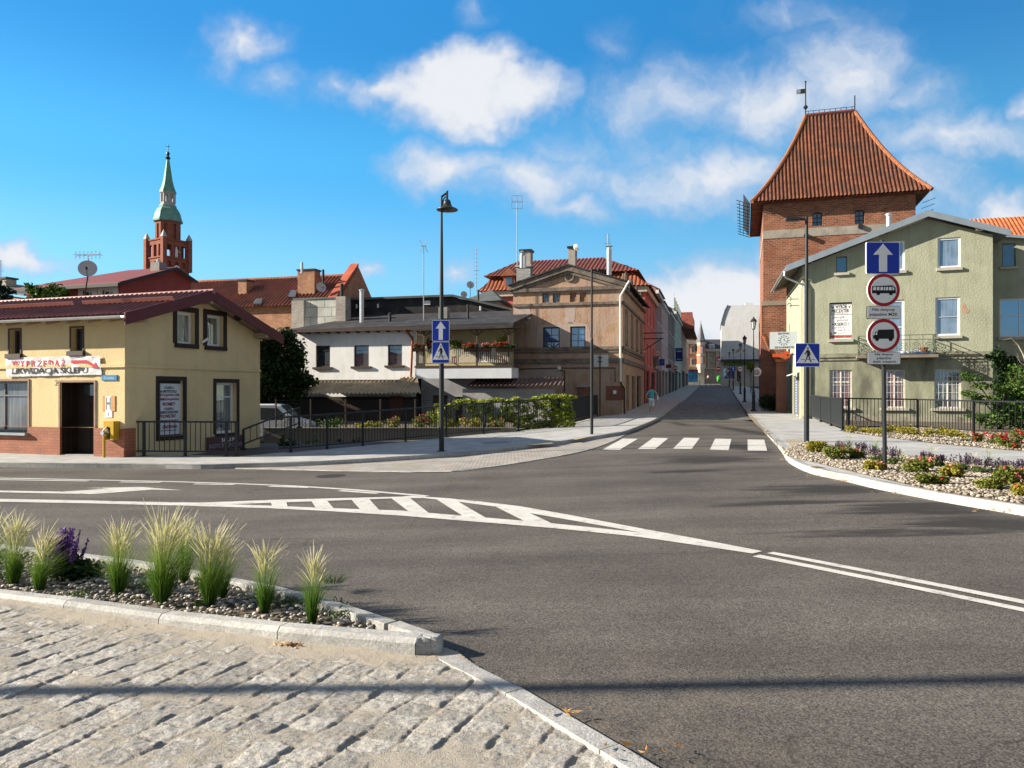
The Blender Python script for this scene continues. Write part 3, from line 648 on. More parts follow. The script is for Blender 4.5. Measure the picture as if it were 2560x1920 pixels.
for q in ([(175, 122), (265, 120), (275, 157), (185, 154)], [(405, 116), (495, 113), (545, 172), (440, 167)], [(637, 111), (740, 108), (812, 186), (700, 181)], [(868, 105), (975, 103), (1097, 200), (983, 192)], [(1115, 103), (1240, 118), (1422, 224), (1290, 214)], [(1470, 155), (1655, 187), (1806, 258), (1650, 246)]):
 paint([c2(*p) for p in q], 'island_hatch', .009)
paint([c3(905, 378), c3(2212, 630), c3(3000, 782), c3(3000, 806), c3(2212, 650), c3(870, 385)], 'centre_line')
paint([c3(835, 393), c3(2212, 672), c3(3000, 832), c3(3000, 860), c3(2212, 692), c3(795, 402)], 'centre_line')
for a, b, k in (((1790, 1084), (1900, 1084), 0),): pass
mh = gp(827, 1190); struct(sheet('manhole_cover', [(mh.x + .33 * math.cos(R(20 * k)), mh.y + .33 * math.sin(R(20 * k))) for k in range(18)], .006, brickmat('iron_cover', (.05, .045, .04), (.07, .065, .06), (.025, .022, .02), .07, .07, .02, .8)))
# tactile strips and covers let into the pavements
def strip_sheet(pts, name, m, dz=.126): return struct(sheet(name, [P2(x, y, .12) for x, y in pts], dz, m, lim=lambda x, y: .8))
for k in range(5): strip_sheet([(1961 + k * 9 + 0, 1096.5), (1965 + k * 9, 1096.3), (1990.5 + k * 6.5, 1125), (1986 + k * 6.5, 1126)], 'tactile_strip', m_tact)
strip_sheet([(1299, 1112.5), (1380, 1107), (1384, 1108.5), (1306, 1114.3)], 'tactile_strip', m_tact); strip_sheet([(1430, 1098), (1466, 1091), (1474, 1092), (1440, 1099.5)], 'tactile_strip', m_tact)
strip_sheet([(1200, 1106), (1262, 1102), (1280, 1107.5), (1216, 1111.5)], 'manhole_cover', m_paverd)
struct(kerb('drain_inlet', [P2(2024.5, 1183.2), P2(2041.5, 1187.6)], .17, .135, .0, mat('rusty_grate', (.22, .13, .08), .8, .2, 8, .2, 60), .055, 1, gap=.02))
# ---------------------------------------------------------------- foreground island
isl_front = [(-420, 1470), (-200, 1502), (0, 1526), (236, 1557.5), (422, 1587), (675, 1616.6), (856, 1630.5), (950, 1642), (1010, 1653.5), (1047, 1650), (1078, 1647), (1099, 1644.5), (1110, 1637)]
isl_front = smoothline([P2(*p) for p in isl_front], 4)
isl_back = [(1103, 1590.6), (1051, 1569), (967, 1541), (882, 1512), (817, 1495), (692, 1462.6), (590, 1443.6), (485, 1422.5), (358, 1401), (261, 1389), (120, 1372), (-60, 1354), (-420, 1322)]
isl_back = smoothline([P2(x, y, .13) for x, y in isl_back], 3)
struct(kerb('island_kerb', isl_front[:-13], .13, .135, -.04, m_granite, .98, 1, cham=.03))
struct(kerb('island_kerb', isl_back[5:], .12, .13, -.04, m_granite, .8, 1))
bed_poly = [p + Vector((0, .06)) for p in isl_front[:-13]] + [p for p in isl_back[5:]]
nz = isl_front[-14:] + isl_back[:6]; ia = nz[0] + Vector((-.01, .13)); ib = nz[-1] + Vector((-.06, -.10)); nn_ = len(nz); cuts_ = [0, 5, 9, 12, 15, nn_ - 1]; nose = MB()
for a, b in zip(cuts_, cuts_[1:]):
 inn = [ia.lerp(ib, b / (nn_ - 1)), ia.lerp(ib, a / (nn_ - 1))]; po = nz[a:b + 1] + inn; cc_ = sum(po, Vector((0, 0))) / len(po); po = [p + (cc_ - p).normalized() * .004 for p in po]; tp = [p + (cc_ - p).normalized() * (.022 if i <= b - a else 0) for i, p in enumerate(po)]; n_ = len(po)
 nose.add([(p.x, p.y, -.05) for p in po] + [(p.x, p.y, G(*p) + .112) for p in po] + [(p.x, p.y, G(*p) + .134) for p in tp], [(i, (i + 1) % n_, n_ + (i + 1) % n_, n_ + i) for i in range(n_)] + [(n_ + i, n_ + (i + 1) % n_, 2 * n_ + (i + 1) % n_, 2 * n_ + i) for i in range(n_)] + [tuple(range(2 * n_, 3 * n_))])
struct(nose.build('island_kerb', m_granite))
struct(sheet('planting_bed', bed_poly, .07, m_dirt, lim=lambda x, y: .3))
es = [(1112, 1637), (1155, 1640), (1230, 1684), (1340, 1749), (1500, 1843), (1640, 1925), (1900, 2085)]
es_in = [(1108, 1651), (1200, 1702), (1320, 1773), (1500, 1890), (1560, 1930), (1800, 2090)]
es2 = [P2(x, y) for x, y in es[1:]]; esi = [P2(x, y) for x, y in es_in]
struct(kerb('flat_kerb', [P2(1112, 1638) + Vector((.02, 0))] + es2, .125, .028, -.04, m_granite, 1.0, -1, gap=.008, cham=.008))
def cobbles():
 poly = [p + Vector((0, .05)) for p in isl_front] + [P2(1135, 1640)] + [p - Vector((.04, 0)) for p in es2] + [Vector((-4.2, es2[-1].y))]
 st = .0105; xs = np.arange(-4.25, 1.25, st); ys = np.arange(2.75, 6.6, st); X, Y = np.meshgrid(xs, ys)
 a = R(68); r_ = X * math.sin(a) - Y * math.cos(a); t_ = X * math.cos(a) + Y * math.sin(a)
 r_ = r_ + (fbm(X * 3, Y * 3) - .5) * .07 + (fbm(X * 14, Y * 14) - .5) * .03; t_ = t_ + (fbm(X * 3 + 9, Y * 3) - .5) * .07 + (fbm(X * 15 + 5, Y * 15) - .5) * .03
 w = .21; i = np.floor(r_ / w).astype(int); fr = (r_ / w - i) * w
 h1 = lambda n, k=0: _lat[(n * 37 + 11 * k) & 255, (n * 91 + 53 * k) & 255]
 l = .15; tt = t_ + h1(i) * l + (h1(i, 3) - .5) * .05; j = np.floor(tt / l).astype(int); ft = (tt / l - j) * l
 idn = i * 131 + j * 17
 j1 = (h1(idn, 5) - .5) * .03; j2 = (h1(idn, 6) - .5) * .03
 ed = np.minimum(np.minimum(fr - .004 + j1 * .3, w - fr - .004 - j1 * .3), np.minimum(ft + .004 + j2 * .5, l - ft + .004 - j2 * .5))
 top = np.clip(ed / .014, 0, 1); top = top * top * (3 - 2 * top)
 h = top * (.0128 + .008 * (h1(idn, 7) - .3)) + top * ((h1(idn, 8) - .38) * (fr - w / 2) * .085 + (h1(idn, 9) - .5) * (ft - l / 2) * .06)
 rough = (fbm(X * 24, Y * 24, 4) - .5) * .017 + (fbm(X * 70, Y * 70, 2) - .5) * .008
 h = h + top * rough
 ky = np.interp(X, [p.x for p in isl_front], [p.y for p in isl_front]); dk = np.clip((ky - Y) / .55, 0, 1.6)
 sandz = .0140 - .0060 * np.clip(dk, 0, 1) + .016 * (1 - np.clip(dk * 2.2, 0, 1)) + (fbm(X * 4, Y * 4, 4) - .5) * .026 + (fbm(X * 60, Y * 60, 2) - .5) * .004
 zz = np.maximum(h, sandz); tone = np.clip(.5 + (h - sandz) / .006, 0, 1)
 tone = tone * (.45 + .55 * h1(idn, 12))
 ins = inpoly_np(X, Y, [(p[0], p[1]) for p in poly])
 keep = ins[:-1, :-1] | ins[1:, 1:] | ins[1:, :-1] | ins[:-1, 1:]
 idx = np.arange(X.size).reshape(X.shape)
 q = np.stack([idx[:-1, :-1], idx[:-1, 1:], idx[1:, 1:], idx[1:, :-1]], -1)[keep]
 used = np.unique(q); rm = np.full(X.size, -1); rm[used] = np.arange(len(used)); q = rm[q]
 base = np.array([G(0, y) for y in ys])[:, None] + 0 * X
 V = np.stack([X.ravel(), Y.ravel(), (zz + base - .004).ravel()], 1)[used]
 mb = MB(); mb.v = V.tolist(); mb.f = q.tolist()
 m, nt, b, L = newmat('cobble_granite')
 at_ = nd(nt, 'ShaderNodeAttribute', attribute_name='tone'); tc = nd(nt, 'ShaderNodeTexCoord'); vec = tc.outputs['Object']
 stone = mixc(nt, L, ramp(nt, L, noise(nt, L, vec, 45, 5, .75), .32, .68), (.27, .262, .25), (.64, .61, .56))
 stone = mixc(nt, L, ramp(nt, L, noise(nt, L, vec, 6, 4, .6), .5, .75), stone, (.44, .38, .31)); stone = mixc(nt, L, ramp(nt, L, noise(nt, L, vec, 75, 4, .8), .54, .64, 0, .75), stone, (.13, .125, .12))
 sand = mixc(nt, L, ramp(nt, L, noise(nt, L, vec, 130, 3, .8), .3, .7), (.29, .25, .20), (.48, .44, .375))
 br = ramp(nt, L, at_.outputs['Fac'], .4, 1, .66, 1.10)
 g = nd(nt, 'ShaderNodeMix', data_type='RGBA', blend_type='MULTIPLY'); g.inputs[0].default_value = 1; L(stone, g.inputs[6]); L(br, g.inputs[7])
 L(mixc(nt, L, ramp(nt, L, at_.outputs['Fac'], .08, .4), sand, g.outputs[2]), b.inputs['Base Color']); b.inputs['Roughness'].default_value = .9; b.inputs['Specular IOR Level'].default_value = .2
 bumpn(nt, L, b, noise(nt, L, vec, 90, 4, .75), .9, .012)
 return struct(mb.build('cobbled_path', m, smooth=True, tone=tone.ravel()[used]))
cobbles()
struct(sheet('cobbled_path', [(-14, 1.), (-4.18, 1.), (-4.18, float(np.interp(-4.18, [p.x for p in isl_front], [p.y for p in isl_front])) + .05), (-14, 8.2)], .014, m_sett))
struct(sheet('cobbled_path', [(-4.3, -6), (6, -6), (3.4, 1.4), (1.2, 2.8), (-4.3, 2.8)], .010, m_sett))
# ---------------------------------------------------------------- pebbles
def ico(n):
 bm = bmesh.new(); bmesh.ops.create_icosphere(bm, subdivisions=n, radius=1); v = np.array([x.co[:] for x in bm.verts]); f = np.array([[x.index for x in q.verts] for q in bm.faces]); bm.free(); return v, f
def pebbles(name, label, poly, n, size, z, stops, sub=1, heap=.03):
 v, f = ico(sub); xs = [p[0] for p in poly]; ys = [p[1] for p in poly]
 X = RNG.uniform(min(xs), max(xs), n * 6); Y = RNG.uniform(min(ys), max(ys), n * 6); k = inpoly_np(X, Y, [(p[0], p[1]) for p in poly]); X, Y = X[k][:n], Y[k][:n]; n = len(X)
 V = np.empty((n, len(v), 3)); T = np.empty((n, len(v)))
 for i in range(n):
  s = size * RNG.uniform(.6, 1.35) * np.array([1.2, .9, .6]) * RNG.uniform(.8, 1.2, 3); a = RNG.uniform(0, 6.28); c_, s_ = math.cos(a), math.sin(a)
  p = v * (1 + RNG.uniform(-.12, .12, (len(v), 1))) * s; p = np.stack([p[:, 0] * c_ - p[:, 1] * s_, p[:, 0] * s_ + p[:, 1] * c_, p[:, 2] + p[:, 0] * RNG.uniform(-.3, .3)], 1)
  V[i] = p + (X[i], Y[i], G(X[i], Y[i]) + z + RNG.uniform(0, heap)); T[i] = RNG.random()
 FF = (f[None] + (np.arange(n) * len(v))[:, None, None]).reshape(-1, 3)
 mb = MB(); mb.v = V.reshape(-1, 3).tolist(); mb.f = FF.tolist()
 o = mb.build(name, attrmat('stones_' + label.split()[0], stops, .7, bump=.15, bs=120), smooth=True, tone=T.ravel()); return stuff(o, label, 'gravel')
pebbles('gravel', 'grey and brown river pebbles filling the bed of feather grass', bed_poly, 3600, .019, .082, [(0, (.10, .095, .09)), (.35, (.24, .22, .20)), (.6, (.36, .31, .25)), (.85, (.47, .44, .40)), (1, (.58, .54, .48))], 1, .03)
near = [p for p in bedr_poly if p[0] < 15]
pebbles('gravel', 'cream stone chippings round the rose bushes beside the right kerb', [p for p in bedr_poly if p[0] < 10.6], 15000, .029, .138, [(0, (.11, .09, .07)), (.35, (.24, .20, .155)), (.8, (.37, .325, .265)), (1, (.46, .42, .36))], 1, .02)
pebbles('gravel', 'cream stone chippings under the yellow shrubs along the right railing', [p for p in bed_b if p[0] < 17.5], 6000, .034, .138, [(0, (.11, .09, .07)), (.35, (.24, .20, .155)), (.8, (.37, .325, .265)), (1, (.46, .42, .36))], 1, .02)
def litter():
 mb = MB(); T = []
 for px, py, n, sp in ((2110, 1204, 26, .12), (2030, 1192, 14, .1), (2240, 1236, 20, .2), (2480, 1280, 26, .25), (1965, 1150, 16, .12), (1420, 1795, 7, .07), (1600, 1890, 10, .1), (165 * .4219, 1220 + 765 * .4219, 14, .05), (800 * .4219, 1220 + 852 * .4219, 45, .07), (1040 * .4219, 1220 + 860 * .4219, 16, .04), (1720 * .4219, 1220 + 962 * .4219, 30, .06), (490 * .4219, 1220 + 845 * .4219, 5, .03)):
  c = gp(px, py + 4)
  for _ in range(n):
   x, y = c.x + random.gauss(0, sp), c.y + random.gauss(0, sp * .35); s = random.uniform(.014, .036); a = random.uniform(0, 6.28); z = G(x, y) + .038 + random.uniform(0, .02)
   d = Vector((math.cos(a), math.sin(a), random.uniform(-.4, .4))) * s; e = Vector((-math.sin(a), math.cos(a), random.uniform(-.5, .5))) * s * .35; p = Vector((x, y, z))
   mb.add((p - d, p + e, p + d + Vector((0, 0, s * .4)), p - e), ((0, 1, 2, 3),)); T += [random.random()] * 4
 stuff(mb.build('leaves', attrmat('dry_leaves', [(0, (.16, .07, .02)), (.5, (.36, .18, .05)), (1, (.5, .33, .12))], .8), tone=T), 'dry orange leaf scraps blown against the island kerb', 'leaf litter')
litter()
# ================================================================ buildings
m_dark = mat('dark_interior', (.012, .012, .013), .9, .2, 3)
g_sky = glassmat('window_glass'); g_dim = glassmat('dim_glass', refl=.14); g_cur = glassmat('curtained_glass', (.02, .025, .035), .2, curtain=(.16, .19, .22))
g_lace = glassmat('lace_glass', (.03, .035, .04), .16, curtain=(.34, .34, .32)); g_blue = glassmat('blue_glass', (.015, .045, .13), .25, tint=(.75, .88, 1), curtain=(.05, .12, .26))
g_milk = glassmat('frosted_glass', (.06, .085, .125), .15, curtain=(.20, .26, .33)); g_red = glassmat('red_drape_glass', (.04, .025, .02), .12, curtain=(.22, .05, .035))
m_white = mat('white_frame', (.74, .75, .76), .5, .05, 3); m_brownf = mat('brown_frame', (.055, .035, .028), .55, .2, 6)
m_zinc = mat('zinc_sheet', (.33, .38, .42), .4, .10, 2, metal=.55); m_galv = mat('galvanised', (.55, .57, .59), .35, .10, 4, metal=.7)
m_ypl = mat('yellow_plaster', (.68, .54, .30), .92, .08, 1.4, .75, 22, blotch=(.50, .40, .235), blotch_at=(.50, .8), blotch_scale=.7, streak=.13)
m_black = mat('black_metal', (.022, .025, .028), .45, .1, 6); m_anth = mat('anthracite_paint', (.019, .023, .026), .45, .1, 6)
m_wood = mat('old_timber', (.36, .28, .19), .85, .2, 6, .2, 40, stretch=(6, 6, 1))
def gable_top(ua, za, um, zm, ub, zb): return lambda u: za + (zm - za) * (u - ua) / (um - ua) if u < um else zm + (zb - zm) * (u - um) / (ub - um)
def simplebox(root, x0, x1, y0, y1, z0, z1, m, name='wall'): return MB().box(x0, x1, y0, y1, z0, z1).build(name, m, root)
# ---------------------------------------------------------------- yellow corner house
def yellow_house():
 t = thing('yellow_house', 'yellow rendered corner house with burgundy tile-sheet roof and brown brick plinth', 'house', yc, -R(19))
 fr = Pl(t, (0, 0, 0), (1, 0, 0), (0, -1, 0)); ga = Pl(t, (0, 0, 0), (0, 1, 0), (1, 0, 0)); gx = .55
 gb = Pl(t, (gx, 0, 0), (0, 1, 0), (1, 0, 0))
 W = ga.uv(650, 1000)[0]; ap = gb.uv(532, 731); le = gb.uv(317, 787); re_ = gb.uv(706, 842)
 k1 = (ap[1] - le[1]) / (ap[0] - le[0]); k2 = (re_[1] - ap[1]) / (re_[0] - ap[0])
 roofz = lambda y: ap[1] + (y - ap[0]) * (k1 if y < ap[0] else k2)
 X0 = -13.
 holes = []
 h_w1 = fr.rect(24, 51, 825, 885); h_w2 = fr.rect(178, 207, 820, 878); h_shop = fr.rect(-120, 71, 953, 1080); h_door = fr.rect(152, 236.5, 956, 1143)
 h_door = (h_door[0], h_door[1], -.15, h_door[3])
 tops = lambda u: roofz(0) - .16
 w = MB(); zt = fr.uv(290, 1071)[1]
 fr.wall(w, X0, 0, zt, tops, [h_w1, h_w2, h_shop, (h_door[0], h_door[1], zt, h_door[3])], .30)
 g1 = ga.rect(442, 487, 780, 860); g2 = ga.rect(516.5, 558, 788.5, 866); g3 = ga.rect(396, 460, 951, 1090); g4 = ga.rect(540, 591, 957, 1083)
 ga.wall(w, 0, W, -1.2, lambda u: roofz(u) - .16, [g1, g2, g3, g4], .22, cuts=[ap[0]])
 w.quad((X0, W, -1), (0, W, -1), (0, W, roofz(W) - .16), (X0, W, roofz(W) - .16))
 w.build('wall', m_ypl, t)
 # brick-tile plinth on the street front and round the corner
 pm = brickmat('brown_plinth_tile', (.29, .105, .062), (.34, .13, .075), (.17, .075, .05), .26, .085, .006, .35, .6)
 p = MB(); pf = Pl(t, (0, -.035, 0), (1, 0, 0), (0, -1, 0))
 pf.wall(p, X0, 0.03, -.6, zt, [(h_door[0], h_door[1], -.6, zt), (h_shop[0] - .0, h_shop[1], h_shop[2], zt)] if h_shop[2] < zt else [(h_door[0], h_door[1], -.6, zt)], .2)
 p.box(-.02, .03, -.034, .36, -.6, zt); p.box(X0, h_door[0], -.034, .0, zt - .002, zt + .0); p.build('plinth', pm, t)
 # string course and pale surrounds
 sc = MB(); z1 = fr.uv(280, 914)[1]; fr.box(sc, X0, .05, z1 - .05, z1 + .05, -.05, .055); ga.box(sc, .0, W, z1 - .04, z1 + .04, -.05, .045); sc.build('string_course', m_ypl, t)
 ms = mat('dull_pink_trim', (.30, .20, .16), .85, .15, 4, .2, 50)
 for h in (h_shop, h_door):
  s = MB(); fr.box(s, h[0] - .06, h[0] - .002, max(h[2], zt), h[3] + .06, -.05, .03); fr.box(s, h[1] + .002, h[1] + .06, max(h[2], zt), h[3] + .06, -.05, .03); fr.box(s, h[0] - .002, h[1] + .002, h[3] + .002, h[3] + .06, -.05, .03); s.build('surround', ms, t)
 # front windows
 for h in (h_w1, h_w2): window(t, fr, h, m_brownf, g_dim, .22, .07, (.55,), (), (m_brownf, .09, .13, .09), (m_brownf, .05, .02))
 window(t, fr, h_shop, mat('grey_shop_frame', (.16, .16, .16), .5, .1, 4), g_cur, .2, .07, (.27, .63), (.72,), (m_zinc, .05, .07, .16))
 # door
 d = MB(); fr.box(d, h_door[0], h_door[1], h_door[2], h_door[3], -.55, -.50); fr.box(d, h_door[0], h_door[0] + .01, h_door[2], h_door[3], -.5, -.03); fr.box(d, h_door[1] - .01, h_door[1], h_door[2], h_door[3], -.5, -.03); fr.box(d, h_door[0], h_door[1], h_door[3] - .01, h_door[3], -.5, -.03)
 for a, b, c, e in ((.06, .46, .08, .45), (.54, .94, .08, .45), (.06, .46, .5, .74), (.54, .94, .5, .74)):
  ww, hh = h_door[1] - h_door[0], h_door[3] - h_door[2]; fr.box(d, h_door[0] + ww * a, h_door[0] + ww * b, h_door[2] + hh * c, h_door[2] + hh * e, -.50, -.485)
 fr.box(d, h_door[0], h_door[1], h_door[2] + (h_door[3] - h_door[2]) * .79, h_door[2] + (h_door[3] - h_door[2]) * .81, -.50, -.46)
 dm = mat('dark_brown_door', (.022, .014, .011), .6, .2, 5, .1, 40)
 for s in (0, 1): fr.box(d, h_door[s] - .0 + (.0 if s == 0 else -.06), h_door[s] + (.06 if s == 0 else 0), h_door[2], h_door[3], -.5, -.31)
 do = d.build('door', dm, t); q = MB(); hx = h_door[0] + (h_door[1] - h_door[0]) * .88; fr.box(q, hx - .015, hx + .1, .98, 1.01, -.48, -.44); q.build('handle', m_galv, do)
 q = MB(); fr.box(q, h_door[0] + .35, h_door[1] - .12, h_door[2] + (h_door[3] - h_door[2]) * .83, h_door[3] - .06, -.5, -.485); q.build('pane', g_dim, do)
 q = MB(); fr.box(q, h_door[0], h_door[1], -.15, .02, -.5, -.02); q.build('doorstep', m_paver, t)
 # gable windows
 cream = glassmat('net_curtain_glass', (.05, .05, .045), .10, curtain=(.42, .42, .34))
 sb = mat('dark_brown_surround', (.030, .021, .019), .7, .2, 6)
 for h in (g1, g2): window(t, ga, h, m_white, cream, .2, .08, (), (), (sb, .10, .13, .09), (sb, .16, .025))
 window(t, ga, g4, m_white, g_lace, .2, .08, (), (.72,), (sb, .06, .12, .08), (sb, .13, .025))
 s = MB()
 for a, b, c, e in ((g3[0] - .1, g3[0], g3[2] - .12, g3[3] + .12), (g3[1], g3[1] + .1, g3[2] - .12, g3[3] + .12), (g3[0], g3[1], g3[3], g3[3] + .12), (g3[0], g3[1], g3[2] - .12, g3[2])): ga.box(s, a, b, c, e, -.05, .02)
 s.build('surround', sb, t)
 ga.box(q := MB(), g3[0] + .002, g3[1] - .002, g3[2] + .002, g3[3] - .002, -.2, -.15); q.build('blind_panel', sb, t)
 # roof: two slopes of pressed tile sheet
 rm = wavemat('burgundy_tile_sheet', (.10, .024, .026), (.19, .055, .05), .2, .33, .7, .62)
 yo = le[0] - .02; r = MB(); tiled(r, (X0, yo, roofz(yo)), (gx - .03, yo, roofz(yo)), (gx - .03, ap[0], ap[1]), (X0, ap[0], ap[1]), .2, .027, .33, .05)
 yb = re_[0]; tiled(r, (gx - .03, yb, roofz(yb)), (X0, yb, roofz(yb)), (X0, ap[0], ap[1]), (gx - .03, ap[0], ap[1]), .21, .022, .36, .035)
 ro = r.build('roof', rm, t, smooth=True)
 cap = MB(); cap.tube([(X0, ap[0], ap[1] + .03), (gx + .05, ap[0], ap[1] + .03)], .085, 8); cap.build('ridge_cap', mat('ridge_sheet', (.30, .13, .11), .5, .1, 3), ro)
 for a, b, py in ((-80, 105, 775), (127, 250, 768), (225, 353, 765)):
  u0 = fr.uv(a, py)[0] * 1.04; u1 = fr.uv(b, py)[0] * 1.04; yy = ap[0] * .42
  sg = MB(); sg.prism([(u0, yy, roofz(yy) + .04), (u1, yy, roofz(yy) + .04), (u1, yy - .08, roofz(yy) + .18), (u0, yy - .08, roofz(yy) + .18)], (0, .012, .006)); sg.build('snow_guard', mat('snow_guard_sheet', (.40, .17, .14), .5, .1, 3), ro)
 u = MB(); u.quad((X0, yo, roofz(yo) - .07), (gx - .04, yo, roofz(yo) - .07), (gx - .04, ap[0], ap[1] - .07), (X0, ap[0], ap[1] - .07)); u.quad((gx - .04, yb, roofz(yb) - .07), (X0, yb, roofz(yb) - .07), (X0, ap[0], ap[1] - .07), (gx - .04, ap[0], ap[1] - .07)); u.build('soffit', m_wood, t)
 bb = mat('burgundy_fascia', (.105, .022, .030), .5, .1, 3)
 for a, b in ((yo - .05, ap[0]), (ap[0], yb + .05)):
  f = MB(); f.prism([(gx - .03, a, roofz(a) + .08), (gx - .03, b, roofz(b) + .08), (gx - .03, b, roofz(b) - .26), (gx - .03, a, roofz(a) - .26)], (.05, 0, 0)); f.build('bargeboard', bb, t)
 for y in (.25, ap[0], W - .3):
  f = MB(); f.box(-.2, gx - .03, y - .07, y + .07, roofz(y) - .36, roofz(y) - .19); f.build('purlin', m_wood, t)
 f = MB()
 for k in range(17): x = X0 + .4 + k * .78; f.bar((x, -.02, roofz(0) - .17), (x, yo + .03, roofz(yo) - .13), .09, .10)
 f.build('rafter_ends', m_wood, t)
 g = MB(); n = 8; pr = [(yo - .09 + .075 * math.cos(math.pi + math.pi * k / n), roofz(yo) - .02 + .075 * math.sin(math.pi + math.pi * k / n)) for k in range(n + 1)]
 pr += [(a_ * .0 + yo - .09 + .068 * math.cos(2 * math.pi - math.pi * k / n), roofz(yo) - .02 + .068 * math.sin(2 * math.pi - math.pi * k / n)) for k, a_ in zip(range(n + 1), range(n + 1))]
 g.prism([(X0, a, b) for a, b in pr], (gx - .05 - X0, 0, 0)); g.build('gutter', m_galv, t)
 # small things fixed to the gable
 a = ga.uv(505, 850); q = MB(); q.bar(ga.P(a[0] - .02, a[1] - .08, .02), ga.P(a[0] + .1, a[1] + .05, .16), .07); q.build('vent_pipe', m_galv, t)
 a = ga.uv(584, 793); q = MB(); q.disc(ga.P(a[0], a[1], .18), (1, -.5, -.3), .13, .08); q.bar(ga.P(a[0], a[1], 0), ga.P(a[0], a[1], .18), .04); q.build('floodlight', m_black, t)
 return t, fr, ga, W, g3
YH, y_fr, y_ga, y_W, y_g3 = yellow_house()
# ---------------------------------------------------------------- generic street-row house
def rowhouse(name, label, s0, s1, eave, wallm, roofm, rows, deep=9., ridge=2.4, winm=None, glass=None, ground=None, group=None, ncol=3, eaveover=.35, front_wall=True, zb=None, ww=.9, over_front=False):
 """house whose street face runs along the left building line from s0 to s1; rows are (z0, z1) of its windows"""
 b = rowp(s0); z = G(b.x, b.y) - .1
 t = thing(name, label, 'house', (b.x, b.y, z), -R(15), group)
 L_ = s1 - s0; st = Pl(t, (0, 0, 0), (0, 1, 0), (1, 0, 0)); holes = []
 for z0, z1 in rows:
  for k in range(ncol):
   c = L_ * (k + .5) / ncol; holes.append((c - ww / 2, c + ww / 2, z0, z1))
 w = MB(); shop = []
 if ground:
  shop = [(L_ * .06, L_ * .44, .1, ground), (L_ * .54, L_ * .94, .1, ground)]
 st.wall(w, 0, L_, 0, eave, holes + shop, .16)
 w.quad((-deep, 0, 0), (0, 0, 0), (0, 0, eave), (-deep, 0, eave)); w.quad((0, L_, 0), (-deep, L_, 0), (-deep, L_, eave), (0, L_, eave)); w.quad((-deep, L_, 0), (-deep, 0, 0), (-deep, 0, eave), (-deep, L_, eave))
 w.add([(-deep, 0, eave), (0, 0, eave), (-deep / 2, 0, eave + ridge)], ((0, 1, 2),)); w.add([(-deep, L_, eave), (0, L_, eave), (-deep / 2, L_, eave + ridge)], ((2, 1, 0),))
 w.build('wall', wallm, t)
 for h in holes: window(t, st, h, winm or m_white, glass or g_dim, .12, .07, (.5,), (.66,), (winm or m_white, .06, .08, .07))
 for h in shop: window(t, st, h, m_brownf, m_dark if False else g_dim, .2, .09, (.5,), (.78,), name='shop_window')
 r = MB(); e = eaveover
 for sx in (0, 1):
  a = [(e, -.15, eave - e * ridge * 2 / deep), (-deep / 2, -.15, eave + ridge)] if sx == 0 else [(-deep - e, -.15, eave - e * ridge * 2 / deep), (-deep / 2, -.15, eave + ridge)]
  p = [Vector(a[0]), Vector(a[1]), Vector(a[1]) + Vector((0, L_ + .3, 0)), Vector(a[0]) + Vector((0, L_ + .3, 0))]
  r.prism(p if sx else p[::-1], (0, 0, .12))
 r.build('roof', roofm, t)
 c = MB(); st.box(c, -.02, L_ + .02, eave - .45, eave - .12, -.05, .22); c.build('cornice', winm or m_white, t)
 return t, st
m_tileo = wavemat('orange_pantile', (.25, .078, .04), (.33, .11, .055), .24, .36, .9, .75, dirt=(.22, .09, .05))
m_tiled = wavemat('dark_pantile', (.10, .035, .028), (.15, .05, .035), .24, .36, .9, .75)
m_tiler = wavemat('red_brown_pantile', (.15, .042, .030), (.21, .062, .04), .24, .36, .9, .75, dirt=(.09, .035, .03))
m_tar = mat('tar_felt', (.028, .028, .032), .75, .25, 1.2, .25, 8, blotch=(.055, .05, .048))
m_slate = mat('grey_sheet_roof', (.10, .115, .115), .6, .15, 1.5, .1, 20)
m_brick = brickmat('orange_brick', (.35, .135, .06), (.48, .23, .11), (.34, .27, .21), .25, .08, .010, .5, dirt=(.22, .11, .07), dirt_at=(.55, .75))
m_brickd = brickmat('dark_brick', (.19, .065, .045), (.27, .095, .06), (.22, .17, .14), .25, .08, .010, .5)
